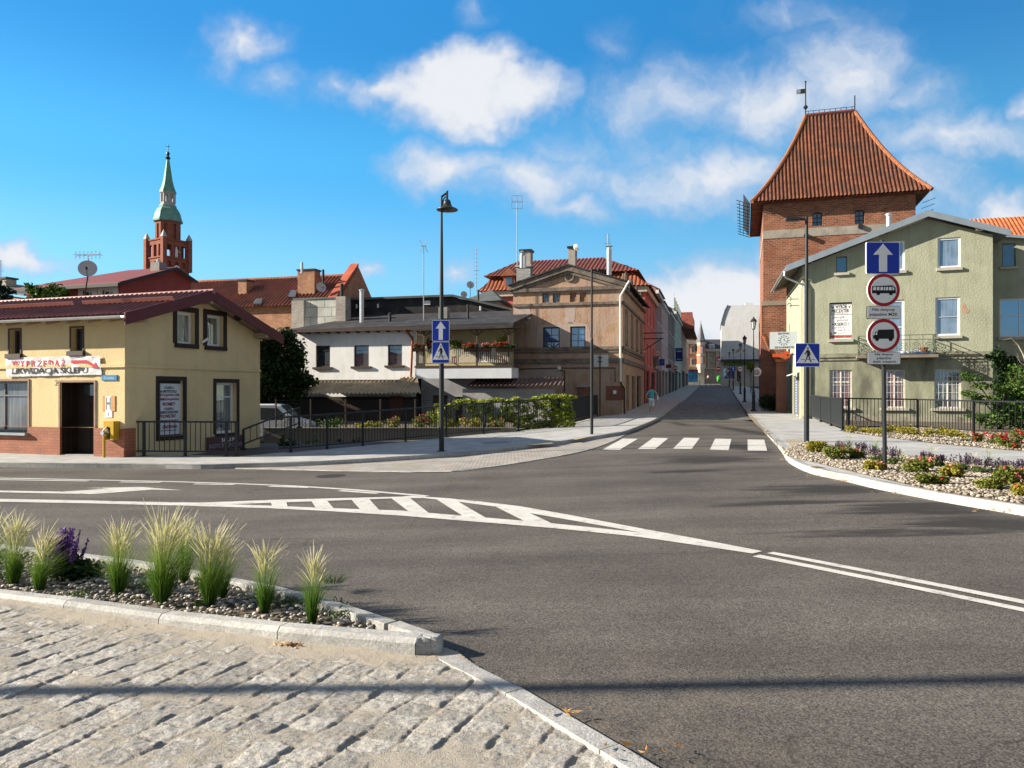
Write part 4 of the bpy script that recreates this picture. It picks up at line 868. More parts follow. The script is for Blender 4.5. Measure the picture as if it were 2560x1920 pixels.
# ---------------------------------------------------------------- tan house on the street corner
def tan_house():
 t = thing('tan_house', 'weathered tan plaster house with triangular gable front at the street corner', 'house', row0 - Vector((0, 0, .3)), -R(15))
 fr = Pl(t, (0, 0, 0), (1, 0, 0), (0, -1, 0)); sd = Pl(t, (0, 0, 0), (0, 1, 0), (1, 0, 0))
 pl_ = mat('tan_roughcast', (.45, .295, .195), .95, .25, 1.6, 1.0, 8, streak=.6, blotch=(.40, .29, .24), blotch_at=(.44, .60), blotch_scale=.8)
 tr = mat('sooty_stucco', (.20, .165, .135), .9, .25, 3, .5, 25, blotch=(.10, .085, .075), blotch_at=(.45, .65), blotch_scale=2)
 W0 = fr.uv(1283, 900)[0]; La, Lb = fr.uv(1273, 715), fr.uv(1575, 706); ap = fr.uv(1421, 663)
 top = gable_top(La[0], La[1], ap[0], ap[1], Lb[0], Lb[1])
 at1 = [fr.rect(1355.5, 1374, 733, 757), fr.rect(1382, 1401, 733, 757)]; bl = [fr.rect(1424.5, 1441, 731, 755), fr.rect(1449, 1465.5, 731, 755)]
 mw = [fr.rect(1357, 1399, 818, 871), fr.rect(1425.5, 1463.5, 816, 869)]
 w = MB(); fr.wall(w, W0, 0, -.5, lambda u: top(u) - .12, at1 + bl + mw, .16, cuts=[ap[0]])
 D = 14.; ez = fr.uv(1556, 722)[1]
 zg = sd.uv(1600, 905)[1]
 dr = [(5.2, 7.4, -.2, 2.6), (8.4, 11.6, .35, 2.7), (2.0, 3.6, .4, 2.6)]
 r1 = [(c - .5, c + .5, zg + .75, zg + 2.75) for c in (2.0, 5.2, 8.4, 11.6)]; r2 = [(c - .45, c + .45, zg + 3.9, zg + 5.0) for c in (2.0, 5.2, 8.4, 11.6)]
 sd.wall(w, 0, D, -.5, ez, dr + r1 + r2, .2)
 w.quad((W0, 0, -.5), (W0, D, -.5), (W0, D, ez), (W0, 0, ez)); w.build('wall', pl_, t)
 for h in at1: window(t, fr, h, tr, g_dim, .1, .06, (.5,), (), (tr, .08, .08, .06))
 q = MB()
 for h in bl: fr.box(q, h[0] + .003, h[1] - .003, h[2] + .003, h[3] - .003, -.16, -.08)
 q.build('blind_window', mat('bricked_up', (.26, .155, .10), .95, .2, 3, .5, 30), t)
 for h in mw: window(t, fr, h, m_brownf, g_blue, .12, .07, (.5,), (.33, .63), (m_white, .12, .07, .08), (mat('repair_render', (.45, .36, .31), .95, .1, 3, .5, 30), .14, .012), bw=.025)
 for h in r1 + r2: window(t, sd, h, m_white if h in r1 else tr, g_dim, .12, .07, (.5,), (.7,), (tr, .1, .1, .08), (tr, .1, .03))
 for i, h in enumerate(dr): window(t, sd, h, m_black, g_dim, .25, .1, (.5,), (.8,), name='shop_door' if i == 0 else 'shop_window')
 # cornices and string courses
 for nm, y0, y1, pr in (('eaves_cornice', 719, 728, .16), ('string_course', 757.5, 764, .10), ('string_course', 868, 875.5, .09), ('string_course', 879, 883, .05), ('string_course', 897, 908, .10)):
  a = fr.rect(1400, 1410, y0, y1); c = MB(); fr.box(c, W0 - .02, .02, a[2], a[3], -.05, pr); sd.box(c, .0, D, a[2], a[3], -.05, pr); c.build(nm, tr, t)
 for a, b in ((La, ap), (ap, Lb)):
  for d0, d1, pr, mm in ((-.06, -.34, .22, tr), (-.36, -.52, .12, tr)):
   c = MB(); c.prism([fr.P(a[0], a[1] + d0, -.05), fr.P(b[0], b[1] + d0, -.05), fr.P(b[0], b[1] + d1, -.05), fr.P(a[0], a[1] + d1, -.05)], fr.n * (pr + .05)); c.build('raking_cornice', mm, t)
 o = fr.uv(1424, 692); c = MB(); c.tube([fr.P(o[0] + .26 * math.cos(x), o[1] + .26 * math.sin(x), .03) for x in [2 * math.pi * k / 20 for k in range(21)]], .07, 6); c.disc(fr.P(*o, .0), fr.n, .2, .03); c.build('oculus', tr, t)
 r = MB();
 for a, b in ((La, ap), (ap, Lb)):
  p = [fr.P(a[0], a[1] - .04, .3), fr.P(b[0], b[1] - .04, .3), fr.P(b[0], b[1] - .04, -D), fr.P(a[0], a[1] - .04, -D)]; r.prism(p, (0, 0, .09))
 r.build('roof', m_tar, t)
 # white drainpipe, cables, meter boxes
 c = MB(); wp = mat('white_pipe', (.66, .64, .60), .5, .12, 4)
 P = lambda x, y, o=.1: fr.P(*fr.uv(x, y), o)
 c.tube([P(1576, 704, .35), P(1569, 712, .2), P(1552, 741, .12), P(1551.5, 760), P(1552, 954)], .065, 8); c.build('drainpipe', wp, t)
 c = MB(); c.tube([P(1552, 952), P(1554, 962), P(1561, 970), P(1561.5, 1036)], .05, 8); c.tube([P(1288, 923, .04), P(1400, 920, .04), P(1538, 920, .04), P(1538, 955, .04)], .025, 6); c.tube([P(1400, 925, .04), P(1412, 928, .04), P(1412, 980, .04)], .03, 6); c.tube([P(1288, 925, .04), P(1287, 942, .04)], .03, 6); c.build('conduits', m_anth, t)
 c = MB(); a = fr.rect(1395, 1403, 916, 924); fr.box(c, a[0], a[1], a[2], a[3], -.02, .1); c.build('meter_box', m_white, t); c = MB(); a = fr.rect(1533, 1541, 976, 985); fr.box(c, *a, -.02, .06); c.build('meter_box', m_white, t)
 a = fr.uv(1324, 793); c = MB(); c.disc(fr.P(a[0], a[1], .3), (1, -1, -.4), .13, .16); c.bar(fr.P(a[0], a[1], 0), fr.P(a[0], a[1], .3), .04); c.build('wall_lamp', m_white, t)
 a = fr.rect(1515, 1558, 965, 1000); c = MB(); fr.box(c, *a, -.02, .03); c.build('hatch', mat('rusty_hatch', (.20, .085, .055), .8, .2, 4), t)
 c = MB()
 for dz in (0, -.42): c.bar(sd.P(13.3, ez - 1.6 + dz, 0), sd.P(13.3, ez - 1.6 + dz, 1.5), .07)
 c.bar(sd.P(13.3, ez - 2.9, 0), sd.P(13.3, ez - 2.0, 1.4), .06); c.build('wire_bracket', m_black, t)
 # plaster repairs with outlines of their own
 rp_ = mat('pale_patch', (.44, .35, .31), .95, .12, 3, .6, 25)
 for nm, pts in (('plaster_patch', [(1286, 765), (1322, 766), (1330, 790), (1318, 812), (1300, 800), (1286, 806)]), ('plaster_patch', [(1415, 766), (1440, 766), (1437, 800), (1428, 814), (1412, 806)]), ('plaster_patch', [(1330, 912), (1400, 912), (1404, 955), (1370, 962), (1290, 960), (1288, 940)]), ('plaster_patch', [(1340, 812), (1478, 808), (1476, 868), (1468, 873), (1340, 876)])):
  c = MB(); pp = [fr.uv(x, y) for x, y in pts]; ins_ = [h for h in mw]
  if pts[0][0] == 1340:
   us = sorted([pp[0][0], mw[0][0] - .15, mw[0][1] + .15, mw[1][0] - .15, mw[1][1] + .15, pp[1][0]]); z0, z1 = pp[4][1] + .05, pp[0][1]
   fr.poly(c, [(us[0], z0), (us[1], z0), (us[1], z1 - .2), (us[0] + .1, z1 - .1)], -.01, .007); fr.poly(c, [(us[2], z0), (us[3], z0), (us[3], z1), (us[2], z1)], -.01, .007); fr.poly(c, [(us[4], z0), (us[5], z0), (us[5] - .1, z1 - .3), (us[4], z1)], -.01, .007)
   fr.poly(c, [(us[1], mw[0][3] + .16), (us[2], mw[0][3] + .16), (us[2], z1 + .1), (us[1], z1)], -.01, .007); fr.poly(c, [(us[3], mw[1][3] + .16), (us[4], mw[1][3] + .16), (us[4], z1), (us[3], z1 + .12)], -.01, .007)
  else: fr.poly(c, pp, -.01, .007)
  c.build(nm, rp_, t)
 # chimneys
 def stack(px0, px1, y0, y1, back, m, capm, nm='chimney', cap=.12):
  b = Pl(t, (0, back, 0), (1, 0, 0), (0, -1, 0)); a = b.rect(px0, px1, y0, y1); c = MB(); b.box(c, a[0], a[1], a[2] - 1, a[3], -.7, 0); o = c.build(nm, m, t)
  if cap: k = MB(); b.box(k, a[0] - .08, a[1] + .08, a[3], a[3] + cap, -.78, .08); k.build('cap', capm, o)
  return b
 gp_ = mat('grey_render', (.36, .32, .28), .9, .15, 3, .4, 30); lb = brickmat('grey_glazed_brick', (.20, .21, .21), (.27, .28, .28), (.38, .37, .35), .26, .09, .014, .5)
 stack(1291, 1326, 667, 700, 2.5, lb, gp_); stack(1301, 1326, 628, 667, 3.0, gp_, m_anth); stack(1421, 1438, 620, 662, 4.0, gp_, m_anth)
 b = Pl(t, (0, 1.6, 0), (1, 0, 0), (0, -1, 0))
 for x0, y0, y1, rr in ((1305, 636, 670, .14), (1311.5, 640, 670, .11), (1523, 622, 688, .15)):
  u0, z1 = b.uv(x0, y0); z0 = b.uv(x0, y1)[1]; c = MB(); c.tube([b.P(u0, z0), b.P(u0, z1)], rr, 12); c.lathe([(rr * .6, .0), (rr * .6, .12), (rr * 1.5, .14), (.02, .24)], b.P(u0, z1), 12); c.build('steel_flue', m_galv, t, smooth=False)
 return t, fr, sd, W0, D
TH, t_fr, t_sd, t_W0, t_D = tan_house()
# ---------------------------------------------------------------- red mansard house and the rest of the row
def red_house():
 b = rowp(14.4); t = thing('red_house', 'salmon red house with orange tiled mansard roof behind the tan house', 'house', (b.x, b.y, .5), -R(15))
 fr = Pl(t, (0, 0, 0), (1, 0, 0), (0, -1, 0)); sd = Pl(t, (0, 0, 0), (0, 1, 0), (1, 0, 0)); D = 11.5
 red = mat('salmon_plaster', (.50, .135, .105), .9, .10, 1.5, .25, 40); cr = mat('cream_cornice', (.52, .42, .34), .85, .1, 3)
 W0 = fr.uv(1212, 760)[0]; ez = fr.uv(1420, 722)[1]; mid = fr.uv(1400, 693)[1]; top = fr.uv(1400, 651)[1]
 wn = [(c - .5, c + .5, z, z + 1.7) for c in (2.2, 5.2, 8.6) for z in (ez - 2.7, ez - 6.0)]
 gr = [(1.2, 4.6, .2, 2.9), (6, 10.4, .2, 2.9)]
 w = MB(); fr.wall(w, W0, 0, -1, ez); sd.wall(w, 0, D, -1, ez, wn + gr, .15); w.quad((W0, D, -1), (0, D, -1), (0, D, ez), (W0, D, ez)); w.quad((W0, D, -1), (W0, 0, -1), (W0, 0, ez), (W0, D, ez)); w.build('wall', red, t)
 for h in wn: window(t, sd, h, m_white, g_dim, .12, .07, (.5,), (.7,), (cr, .06, .1, .08))
 for h in gr: window(t, sd, h, m_brownf, g_dim, .2, .1, (.5,), (.8,), name='shop_window')
 c = MB(); fr.box(c, W0 - .2, .2, ez - .45, ez - .02, -.1, .25); sd.box(c, 0, D, ez - .45, ez - .02, -.1, .25); c.build('cornice', cr, t)
 c = MB(); fr.box(c, W0 - .1, .05, -1, 2.9, -.1, .04); c.build('socle', mat('dark_red_plaster', (.22, .04, .04), .9, .1, 2), t)
 e = .45; i1 = 1.7; i2 = 4.2; mid = Pl(t, (0, i1 * .6, 0), (1, 0, 0), (0, -1, 0)).uv(1400, 690)[1]; top = Pl(t, (0, D * .46, 0), (1, 0, 0), (0, -1, 0)).uv(1400, 650)[1]
 r = MB(); A = lambda x, y, z: Vector((x, y, z))
 lo = [A(W0 - e, -e, ez), A(e, -e, ez), A(e, D + e, ez), A(W0 - e, D + e, ez)]; mi = [A(W0 + .25, i1 * .6, mid), A(-i1 * .6, i1 * .6, mid), A(-i1 * .6, D - i1 * .6, mid), A(W0 + .25, D - i1 * .6, mid)]
 for k in range(4): tiled(r, lo[k], lo[(k + 1) % 4], mi[(k + 1) % 4], mi[k], .32, .035, .42, .03, curve=.06)
 r.build('roof', m_tileo, t, smooth=True)
 m2 = [p + Vector((math.copysign(.5, p.x - W0 / 2), math.copysign(.5, p.y - D / 2), .12)) for p in mi]; hi = [A(W0 + 1.4, D * .46, top), A(-i2 * .95, D * .46, top), A(-i2 * .95, D * .54, top), A(W0 + 1.4, D * .54, top)]
 r = MB()
 for k in range(4): tiled(r, m2[k], m2[(k + 1) % 4], hi[(k + 1) % 4], hi[k], .32, .03, .42, .03)
 r.quad(*m2[::-1]); r.build('upper_roof', wavemat('red_pantile', (.19, .05, .034), (.25, .07, .042), .32, .42, .5, .7), t, smooth=True)
 b = Pl(t, (0, -.1, 0), (1, 0, 0), (0, -1, 0)); a = b.rect(1265, 1281, 693, 714); d = MB(); b.box(d, a[0] - .2, a[1] + .2, a[2] - .3, a[3] + .1, -2, 0); d.prism([b.P(a[0] - .5, a[3] + .1, .2), b.P(a[1] + .5, a[3] + .1, .2), b.P((a[0] + a[1]) / 2, a[3] + .75, .2)], (0, 2.2, 0)); dm = d.build('dormer', m_tileo, t)
 g = MB(); b.box(g, *a, 0, .03); g.build('pane', g_dim, dm)
 return t
red_house()
tn = lambda n, c: mat(n, c, .9, .12, 1.5, .2, 40, blotch=tuple(x * .72 for x in c), blotch_at=(.55, .8))
rz = lambda s, py, k=0: None
def row_eave(s, py):
 p = rowp(s); return H + (HY - py) / F * p.y - (G(p.x, p.y) - .1)
rowhouse('terraced_house', 'mauve plaster street house right behind the salmon red house', 26.2, 33.4, row_eave(26.5, 722), tn('mauve_plaster', (.33, .235, .235)), m_tiled, [(4.1, 5.9), (7.4, 9.1)], ground=2.9)
rowhouse('terraced_house', 'pale pink street house between the mauve and the brown ones', 33.6, 44, row_eave(34, 752), tn('pink_plaster', (.52, .40, .37)), m_tiled, [(4.0, 5.7), (7.2, 8.7)], ground=2.9, glass=g_sky)
rowhouse('terraced_house', 'grey brown street house with loggia openings between pink and pale green', 44.2, 58.6, row_eave(46, 772), tn('brown_plaster', (.235, .20, .175)), m_slate, [(4.2, 6.0), (7.4, 9.2)], ground=2.9, ncol=4, ww=1.5)
rowhouse('terraced_house', 'narrow pale green street house with tall parapet', 58.8, 79, row_eave(59, 776), tn('mint_plaster', (.42, .49, .40)), m_slate, [(4.2, 6.0), (7.8, 9.6), (11.2, 12.8)], ground=3, ncol=5)
t8, s8 = rowhouse('terraced_house', 'tan street house at the far end with brown tiled overhanging roof', 79.5, 111, row_eave(80, 808), tn('beige_plaster', (.38, .30, .25)), m_tiled, [(4.2, 6.0), (7.6, 9.4)], ground=3, ncol=7)
a = s8; gtop = row_eave(80, 776); q = MB(); q.prism([(-6.5, -.3, gtop - 2.9), (1.9, -.3, gtop - 2.9), (1.9, -.3, gtop - 3.1), (-6.5, -.3, gtop - 3.1)], (0, 24, 0)); q.quad((2.0, -.4, gtop - 3.0), (-6.6, -.4, gtop - 3.0), (-5.9, 3.4, gtop), (1.6, 3.4, gtop)); q.box(-6, 1.5, 3.3, 20, gtop - 3, gtop - .05); q.build('gabled_roof', m_tiler, t8)
b6 = rowp(58.8); q = MB()
# ---------------------------------------------------------------- far end of the street
def far_end():
 Y = 172.; b = at(1719, 960, Y); z = G(b.x, Y) - .2
 t = thing('turreted_house', 'red and cream townhouse with pointed corner turret closing the street', 'building', (at(1761, 960, Y).x, Y, z), 0)
 fr = Pl(t, (0, 0, 0), (1, 0, 0), (0, -1, 0)); br = brickmat('bright_red_brick', (.42, .13, .06), (.5, .17, .08), (.45, .33, .25), .5, .15, .02, .2); cr = mat('cream_stucco', (.62, .54, .42), .85, .08, 1, .1, 20)
 U = lambda px: fr.uv(px, 900)[0]; V = lambda py: fr.uv(1740, py)[1]
 wins = [fr.rect(a, a + 7.5, y0, y1) for a in (1729, 1739.2, 1752.6) for y0, y1 in ((864, 882), (897, 912))]
 w = MB(); fr.wall(w, U(1700), U(1761), V(916), V(853), wins, .2); w.quad(fr.P(U(1761), V(975)), fr.P(U(1761), V(975), -12), fr.P(U(1761), V(853), -12), fr.P(U(1761), V(853))); w.build('wall', br, t)
 sh = [fr.rect(1726, 1742, 926, 954)]; w = MB(); fr.wall(w, U(1700), U(1761) + .01, V(978), V(916), sh, .3); w.build('ground_floor', cr, t); window(t, fr, sh[0], m_white, g_blue, .25, .15, (.5,), (), name='shop_window')
 for h in wins: window(t, fr, h, m_white, g_dim, .2, .1, (.5,), (.6,), (cr, .15, .2, .12), (cr, .22, .08))
 c = MB(); fr.box(c, U(1700), U(1761) + .3, V(860), V(852), -.2, .5); fr.box(c, U(1700), U(1761) + .2, V(918.5), V(914.5), -.2, .3); c.build('cornice', cr, t)
 r = MB(); r.hexa([fr.P(U(1700), V(852), .3), fr.P(U(1752), V(852), .3), fr.P(U(1752), V(852), -12), fr.P(U(1700), V(852), -12), fr.P(U(1712), V(828), -4), fr.P(U(1742), V(828), -4), fr.P(U(1742), V(828), -8), fr.P(U(1712), V(828), -8)]); r.build('roof', m_slate, t)
 d = MB(); d.prism([fr.P(U(1712), V(852), .1), fr.P(U(1733.5), V(852), .1), fr.P(U(1733.5), V(848), .1), fr.P(U(1722), V(829), .1), fr.P(U(1712), V(836), .1)], (0, 1, 0)); g = d.build('gable', br, t); d = MB(); fr.box(d, *fr.rect(1724, 1728.5, 838, 848), .1, .16); d.build('window', m_white, g)
 c = fr.P(U(1751), 0, .4); n8 = 8
 tb = MB(); tb.lathe([(.5, V(932)), (.92, V(918)), (.92, V(911))], c, n8, R(22.5)); tb.lathe([(.92, V(864)), (.95, V(853))], c, n8, R(22.5)); tb.lathe([(.93, V(890)), (.93, V(886))], c, n8, R(22.5)); tb.build('turret_stone', cr, t); tb = MB(); tb.lathe([(.88, V(912)), (.88, V(862))], c, n8, R(22.5)); tb.build('turret', br, t)
 for py in (876, 901): tb = MB(); a = c + Vector((0, -.86, V(py))); tb.box(a.x - .2, a.x + .2, a.y - .06, a.y + .02, a.z - .8, a.z + .8); tb.build('turret_window', m_white, t)
 s = MB(); s.lathe([(1.1, V(856)), (1.1, V(851)), (.95, V(850)), (.08, V(808))], c, n8, R(22.5)); s.tube([c + Z * V(808), c + Z * V(802)], .06, 6); s.build('spire', mat('grey_slate', (.17, .17, .185), .7, .15, 2), t)
 a = fr.rect(1722, 1744, 923, 928.5); q = MB(); fr.box(q, *a, .0, .3); q.build('shop_fascia', mat('signal_red', (.5, .03, .03), .6, .1, 2), t)
 b2 = at(1803, 960, 176.); t2 = thing('grey_office', 'beige grey block with dark mansard roof beside the turreted house', 'building', (b2.x, 176, z), 0)
 f2 = Pl(t2, (0, 0, 0), (1, 0, 0), (0, -1, 0)); U = lambda px: f2.uv(px, 900)[0]; V = lambda py: f2.uv(1780, py)[1]
 hs = [f2.rect(1775, 1783.5, 885, 895), f2.rect(1775, 1783.5, 906, 915), f2.rect(1775, 1783.5, 931, 939), f2.rect(1795, 1801, 885, 895), f2.rect(1795, 1801, 906, 915)]
 bg = mat('beige_block', (.43, .36, .27), .9, .1, 1.2, .1, 20); w = MB(); f2.wall(w, U(1760), U(1830), V(975), V(873), hs, .3); w.build('wall', bg, t2)
 for h in hs: window(t2, f2, h, m_white, g_dim, .25, .1, (.5,), ())
 c = MB(); pm = mat('pale_stone', (.52, .47, .39), .85, .1, 1)
 for p0 in (1761.5, 1768, 1789, 1792): f2.box(c, U(p0), U(p0 + 3.4), V(921), V(877), -.1, .35)
 f2.box(c, U(1760), U(1830), V(879), V(872.5), -.2, .6); f2.box(c, U(1760), U(1830), V(923), V(919.5), -.2, .4); c.build('stone_dressing', pm, t2)
 r = MB(); r.prism([f2.P(U(1760), V(872.3), .5), f2.P(U(1760), V(845.5), -4), f2.P(U(1760), V(845.5), -9), f2.P(U(1760), V(872.3), -13)], (U(1830) - U(1760), 0, 0)); r.build('roof', mat('charcoal_tile', (.055, .055, .065), .7, .2, 1), t2)
 d = MB(); a = f2.rect(1773, 1785.5, 859.5, 872); f2.box(d, a[0], a[1], a[2], a[3], -4, .3); dm = d.build('dormer', m_white, t2); q = MB(); a = f2.rect(1775, 1783.5, 862.5, 871); f2.box(q, *a, .28, .34); q.build('pane', g_blue, dm)
 return z
zfar = far_end()
def white_gable():
 Y = 141.; b = at(1802, 960, Y); z = G(b.x, Y) - .2
 t = thing('white_gable_house', 'tall house with bare whitewashed gable wall above a green lettered shop', 'building', (b.x, Y, z), -R(15))
 fr = Pl(t, (0, 0, 0), (1, 0, 0), (0, -1, 0)); U = lambda px: fr.uv(px, 860)[0]; V = lambda py: fr.uv(1840, py)[1]; q = lambda x, y: fr.uv(x, y)
 ww = mat('flaking_whitewash', (.66, .67, .68), .9, .05, 1.0, .3, 3, blotch=(.46, .44, .42), blotch_at=(.62, .75), blotch_scale=.5, streak=.35)
 w = MB(); fr.poly(w, [q(1803, 893), q(1803, 812), q(1806.5, 795), q(1813, 776), q(1819.5, 764), q(1862.5, 762.5), q(1863, 756.5), q(1884, 757.5), q(1884.5, 763), q(1925, 763), q(1925, 893)], -14, 0); w.build('gable_wall', ww, t)
 r = MB(); fr.poly(r, [q(1801, 812), q(1805.3, 795), q(1811.5, 775), q(1818.5, 762.5), q(1821, 762.5), q(1814, 777), q(1807.5, 796), q(1804, 812)], -14, .15); r.build('roof', m_slate, t)
 sh = [fr.rect(1807.5, 1838, 919, 948.5), fr.rect(1840.5, 1853, 919, 955)]
 g = MB(); fr.wall(g, U(1801.5), U(1925), V(975), V(902), sh, .5); g.build('shop_front', mat('cream_shopfront', (.56, .53, .46), .85, .08, 1), t)
 for i, h in enumerate(sh): window(t, fr, h, m_white, g_blue if i == 0 else g_red, .4, .12, (.33, .66) if i == 0 else (), (), name='shop_window' if i == 0 else 'shop_door')
 c = MB(); fr.box(c, U(1803), U(1925), V(901.8), V(899), -1, 1.4); fr.box(c, U(1801), U(1925), V(903), V(899), -.5, .8); c.build('shop_canopy', m_slate, t)
 c = MB(); c.prism([fr.P(U(1804), V(899), 1.2), fr.P(U(1925), V(899), 1.2), fr.P(U(1925), V(891), .02), fr.P(U(1804), V(891), .02)], (0, 0, .06)); c.build('canopy_roof', mat('lead_sheet', (.34, .36, .38), .6, .1, 1), t)
 s = MB(); a = fr.rect(1810, 1877, 905.3, 913.5); fr.box(s, *a, .0, .12); so_ = s.build('fascia_board', mat('dark_green_board', (.03, .07, .02), .6), t)
 text(fr, 'ZABAWKI ART. SZKOLNE', (a[0] + .15, a[1] - .15, a[2] + .1, a[3] - .1), mat('lime_lettering', (.50, .75, .08), .6), so_, .14, bold=.012)
 m = MB(); a = fr.rect(1814.5, 1867.5, 873.5, 887.5);
 for e in ((a[0], a[1], a[2], a[2] + .05), (a[0], a[1], a[3] - .05, a[3]), (a[0], a[0] + .05, a[2], a[3]), (a[1] - .05, a[1], a[2], a[3])): fr.box(m, *e, -.02, .012)
 m.build('mural_border', mat('faded_line', (.40, .36, .32), .9), t)
 m = MB()
 for pts in ([(1838, 881), (1841, 876), (1846, 873.5), (1850, 875), (1848, 880), (1843, 881), (1840, 884)], [(1856, 876), (1860, 874), (1864, 876), (1862, 880), (1857, 880)]): fr.poly(m, [q(*p) for p in pts], -.02, .012)
 m.build('faded_mural', mat('faded_brown_paint', (.42, .28, .18), .9, .3, 2), t)
 return t
white_gable()
# ---------------------------------------------------------------- white house with balcony
def white_house():
 B = gp(1040, 1060); o = at(1040, 1000, 43.); o.z = -.75
 t = thing('white_house', 'low whitewashed house with flat dark roof and flower balcony on the right', 'house', o, -R(14))
 fr = Pl(t, (0, 0, 0), (1, 0, 0), (0, -1, 0)); U = lambda px, py=900: fr.uv(px, py)[0]; V = lambda py, px=1000: fr.uv(px, py)[1]
 wm = mat('chalky_white_plaster', (.78, .79, .79), .92, .07, 1.2, .6, 18, streak=.2, blotch=(.62, .62, .60), blotch_at=(.55, .8), blotch_scale=.8)
 x0, x1 = U(742), U(1284); e = V(824)
 wn = [fr.rect(789.5, 825, 864, 918), fr.rect(885, 922, 863, 916), fr.rect(969.5, 1005, 861.5, 913.5)]
 w = MB(); fr.wall(w, x0, U(1040), V(1070), e, wn, .16); w.quad((x0, 8, 0), (x0, 0, 0), (x0, 0, e), (x0, 8, e)); w.build('wall', wm, t)
 for h in wn: window(t, fr, h, m_brownf, g_sky, .14, .06, (), (.76,), (m_brownf, .16, .12, .12), bw=.02)
 yb = mat('pale_yellow_plaster', (.50, .43, .24), .92, .1, 1.2, .4, 25); w = MB(); bd = fr.rect(1092, 1102, 858, 905), fr.rect(1188, 1232, 858, 905)
 fr.wall(w, U(1040), x1, V(940), e, list(bd), .15); w.build('balcony_wall', yb, t)
 for h in bd: window(t, fr, h, m_white, g_dim, .14, .07, (.5,), ())
 gw = mat('grey_roughcast', (.33, .33, .35), .95, .10, 2, .9, 22, blotch=(.26, .26, .275), blotch_at=(.45, .6), blotch_scale=1); w = MB(); dd = fr.rect(1081, 1119, 988, 1060), fr.rect(1139, 1170, 992, 1060); fr.wall(w, U(1053), U(1290), V(1075), V(940), list(dd), .3); w.build('lower_wall', gw, t)
 for h in dd: q = MB(); fr.box(q, h[0] + .003, h[1] - .003, h[2], h[3] - .003, -.36, -.3); q.build('door', mat('brown_plank_door', (.10, .065, .05), .8, .25, 5), t)
 r = MB(); yr = 7.0; ez2 = V(806)
 r.prism([(x0 - .35, -.45, e - .02), (x1 + .1, -.45, e + .1), (x1 + .1, yr, V(790) + .8), (x0 + 1.3, yr, V(790) + .75)], (0, 0, .12)); r.build('roof', m_tar, t)
 f = MB(); f.box(x0 - .4, x1 + .1, -.52, -.45, e - .08, e + .10); f.build('eaves_board', m_brownf, t)
 f = MB()
 for k in range(12): x = x0 + .2 + k * (U(1040) - x0) / 12; f.box(x, x + .09, -.44, -.02, e - .15, e - .03)
 f.build('rafter_ends', m_brownf, t)
 c = MB(); P = lambda x, y, o_=.12: fr.P(*fr.uv(x, y), o_)
 c.tube([P(1021, 824, .5), P(1023, 830, .4), P(1032, 845), P(1033, 855), P(1029, 945)], .065, 8); c.build('drainpipe', mat('copper_brown_pipe', (.27, .105, .06), .5, .15, 4, metal=.3), t)
 # lean-to sheds under the wall
 sh = MB(); cor = mat('corrugated_sheet', (.40, .33, .23), .85, .2, 2, .2, 30, blotch=(.22, .17, .12), blotch_at=(.55, .75));
 def lean(pts, nm='lean_to_roof', m=cor, up=.0):
  a, b, c_, d = [fr.P(*fr.uv(x, y, o_), o_) for x, y, o_ in pts]; q = MB(); tiled(q, a, b, c_, d, .24, .05, 9., 0.); return q.build(nm, m, t, smooth=True)
 lean([(760, 986, 2.2), (980, 986, 2.2), (1000, 955, .05), (795, 955, .05)]); lean([(972, 984.5, 2.25), (1053, 984.5, 2.25), (1043, 945, .08), (1003, 945, .08)])
 q = MB(); fr.box(q, U(770), U(1040), V(957), V(949), 0, .15); q.build('flashing', m_brownf, t)
 q = MB(); fr.box(q, U(735), U(1050), V(1062), V(992), .3, .5); q.build('shed_wall', mat('dark_timber_wall', (.045, .032, .028), .9, .3, 4, stretch=(9, 9, .5)), t)
 q = MB(); a = fr.rect(985, 1015, 990, 1046); fr.box(q, *a, .5, .6); q.build('shed_door', mat('red_brown_door', (.14, .04, .03), .8, .2, 4, stretch=(9, 9, .5)), t)
 lean([(1166, 969, 1.4), (1408, 966, 1.4), (1411, 949, .1), (1190, 949, .1)], 'porch_roof', mat('dark_corrugated_sheet', (.13, .085, .075), .8, .2, 2))
 q = MB(); fr.box(q, U(1170), U(1395), V(1060), V(972), .95, 1.0); q.build('porch_wall', gw, t)
 # balcony: slab panel, pickets, posts, roof
 bd_ = 1.45; bp = Pl(t, (0, -bd_, 0), (1, 0, 0), (0, -1, 0)); b0, b1 = bp.uv(1041, 900)[0], bp.uv(1279, 900)[0]; vz = lambda y: bp.uv(1160, y)[1]
 pw = mat('white_ribbed_panel', (.62, .65, .70), .6, .06, 2); q = MB(); n = 60
 for k in range(n): u = b0 + (b1 - b0) * k / n; bp.box(q, u + .004, u + (b1 - b0) / n - .004, vz(946), vz(918.5), -.02, .02)
 bp.box(q, b0, b1, vz(945.5), vz(919), -.05, .008); sp_ = Pl(t, (b1, -bd_, 0), (0, 1, 0), (1, 0, 0)); sp_.box(q, 0, bd_, vz(945.5), vz(919), -.02, .02); q.build('balcony_apron', pw, t)
 q = MB(); bp.box(q, b0 - .1, b1 + .1, vz(918.3), vz(914), -bd_ + .02, .06); q.build('balcony_slab', m_brownf, t)
 q = MB(); n = 46
 for k in range(n + 1): u = b0 + .1 + (b1 - b0 - .2) * k / n; bp.box(q, u - .022, u + .022, vz(908), vz(872), -.01, .015)
 q.build('pickets', mat('weathered_picket', (.50, .47, .44), .8, .15, 6), t)
 q = MB(); bp.box(q, b0, b1, vz(908.5), vz(907), -.03, .04); bp.box(q, b0, b1, vz(871.5), vz(869.5), -.03, .04)
 for u in (b0 + .02, b1 - .02): q.bar(bp.P(u, vz(870.5)), bp.P(u, vz(870.5), -bd_), .05)
 q.build('railing', m_brownf, t)
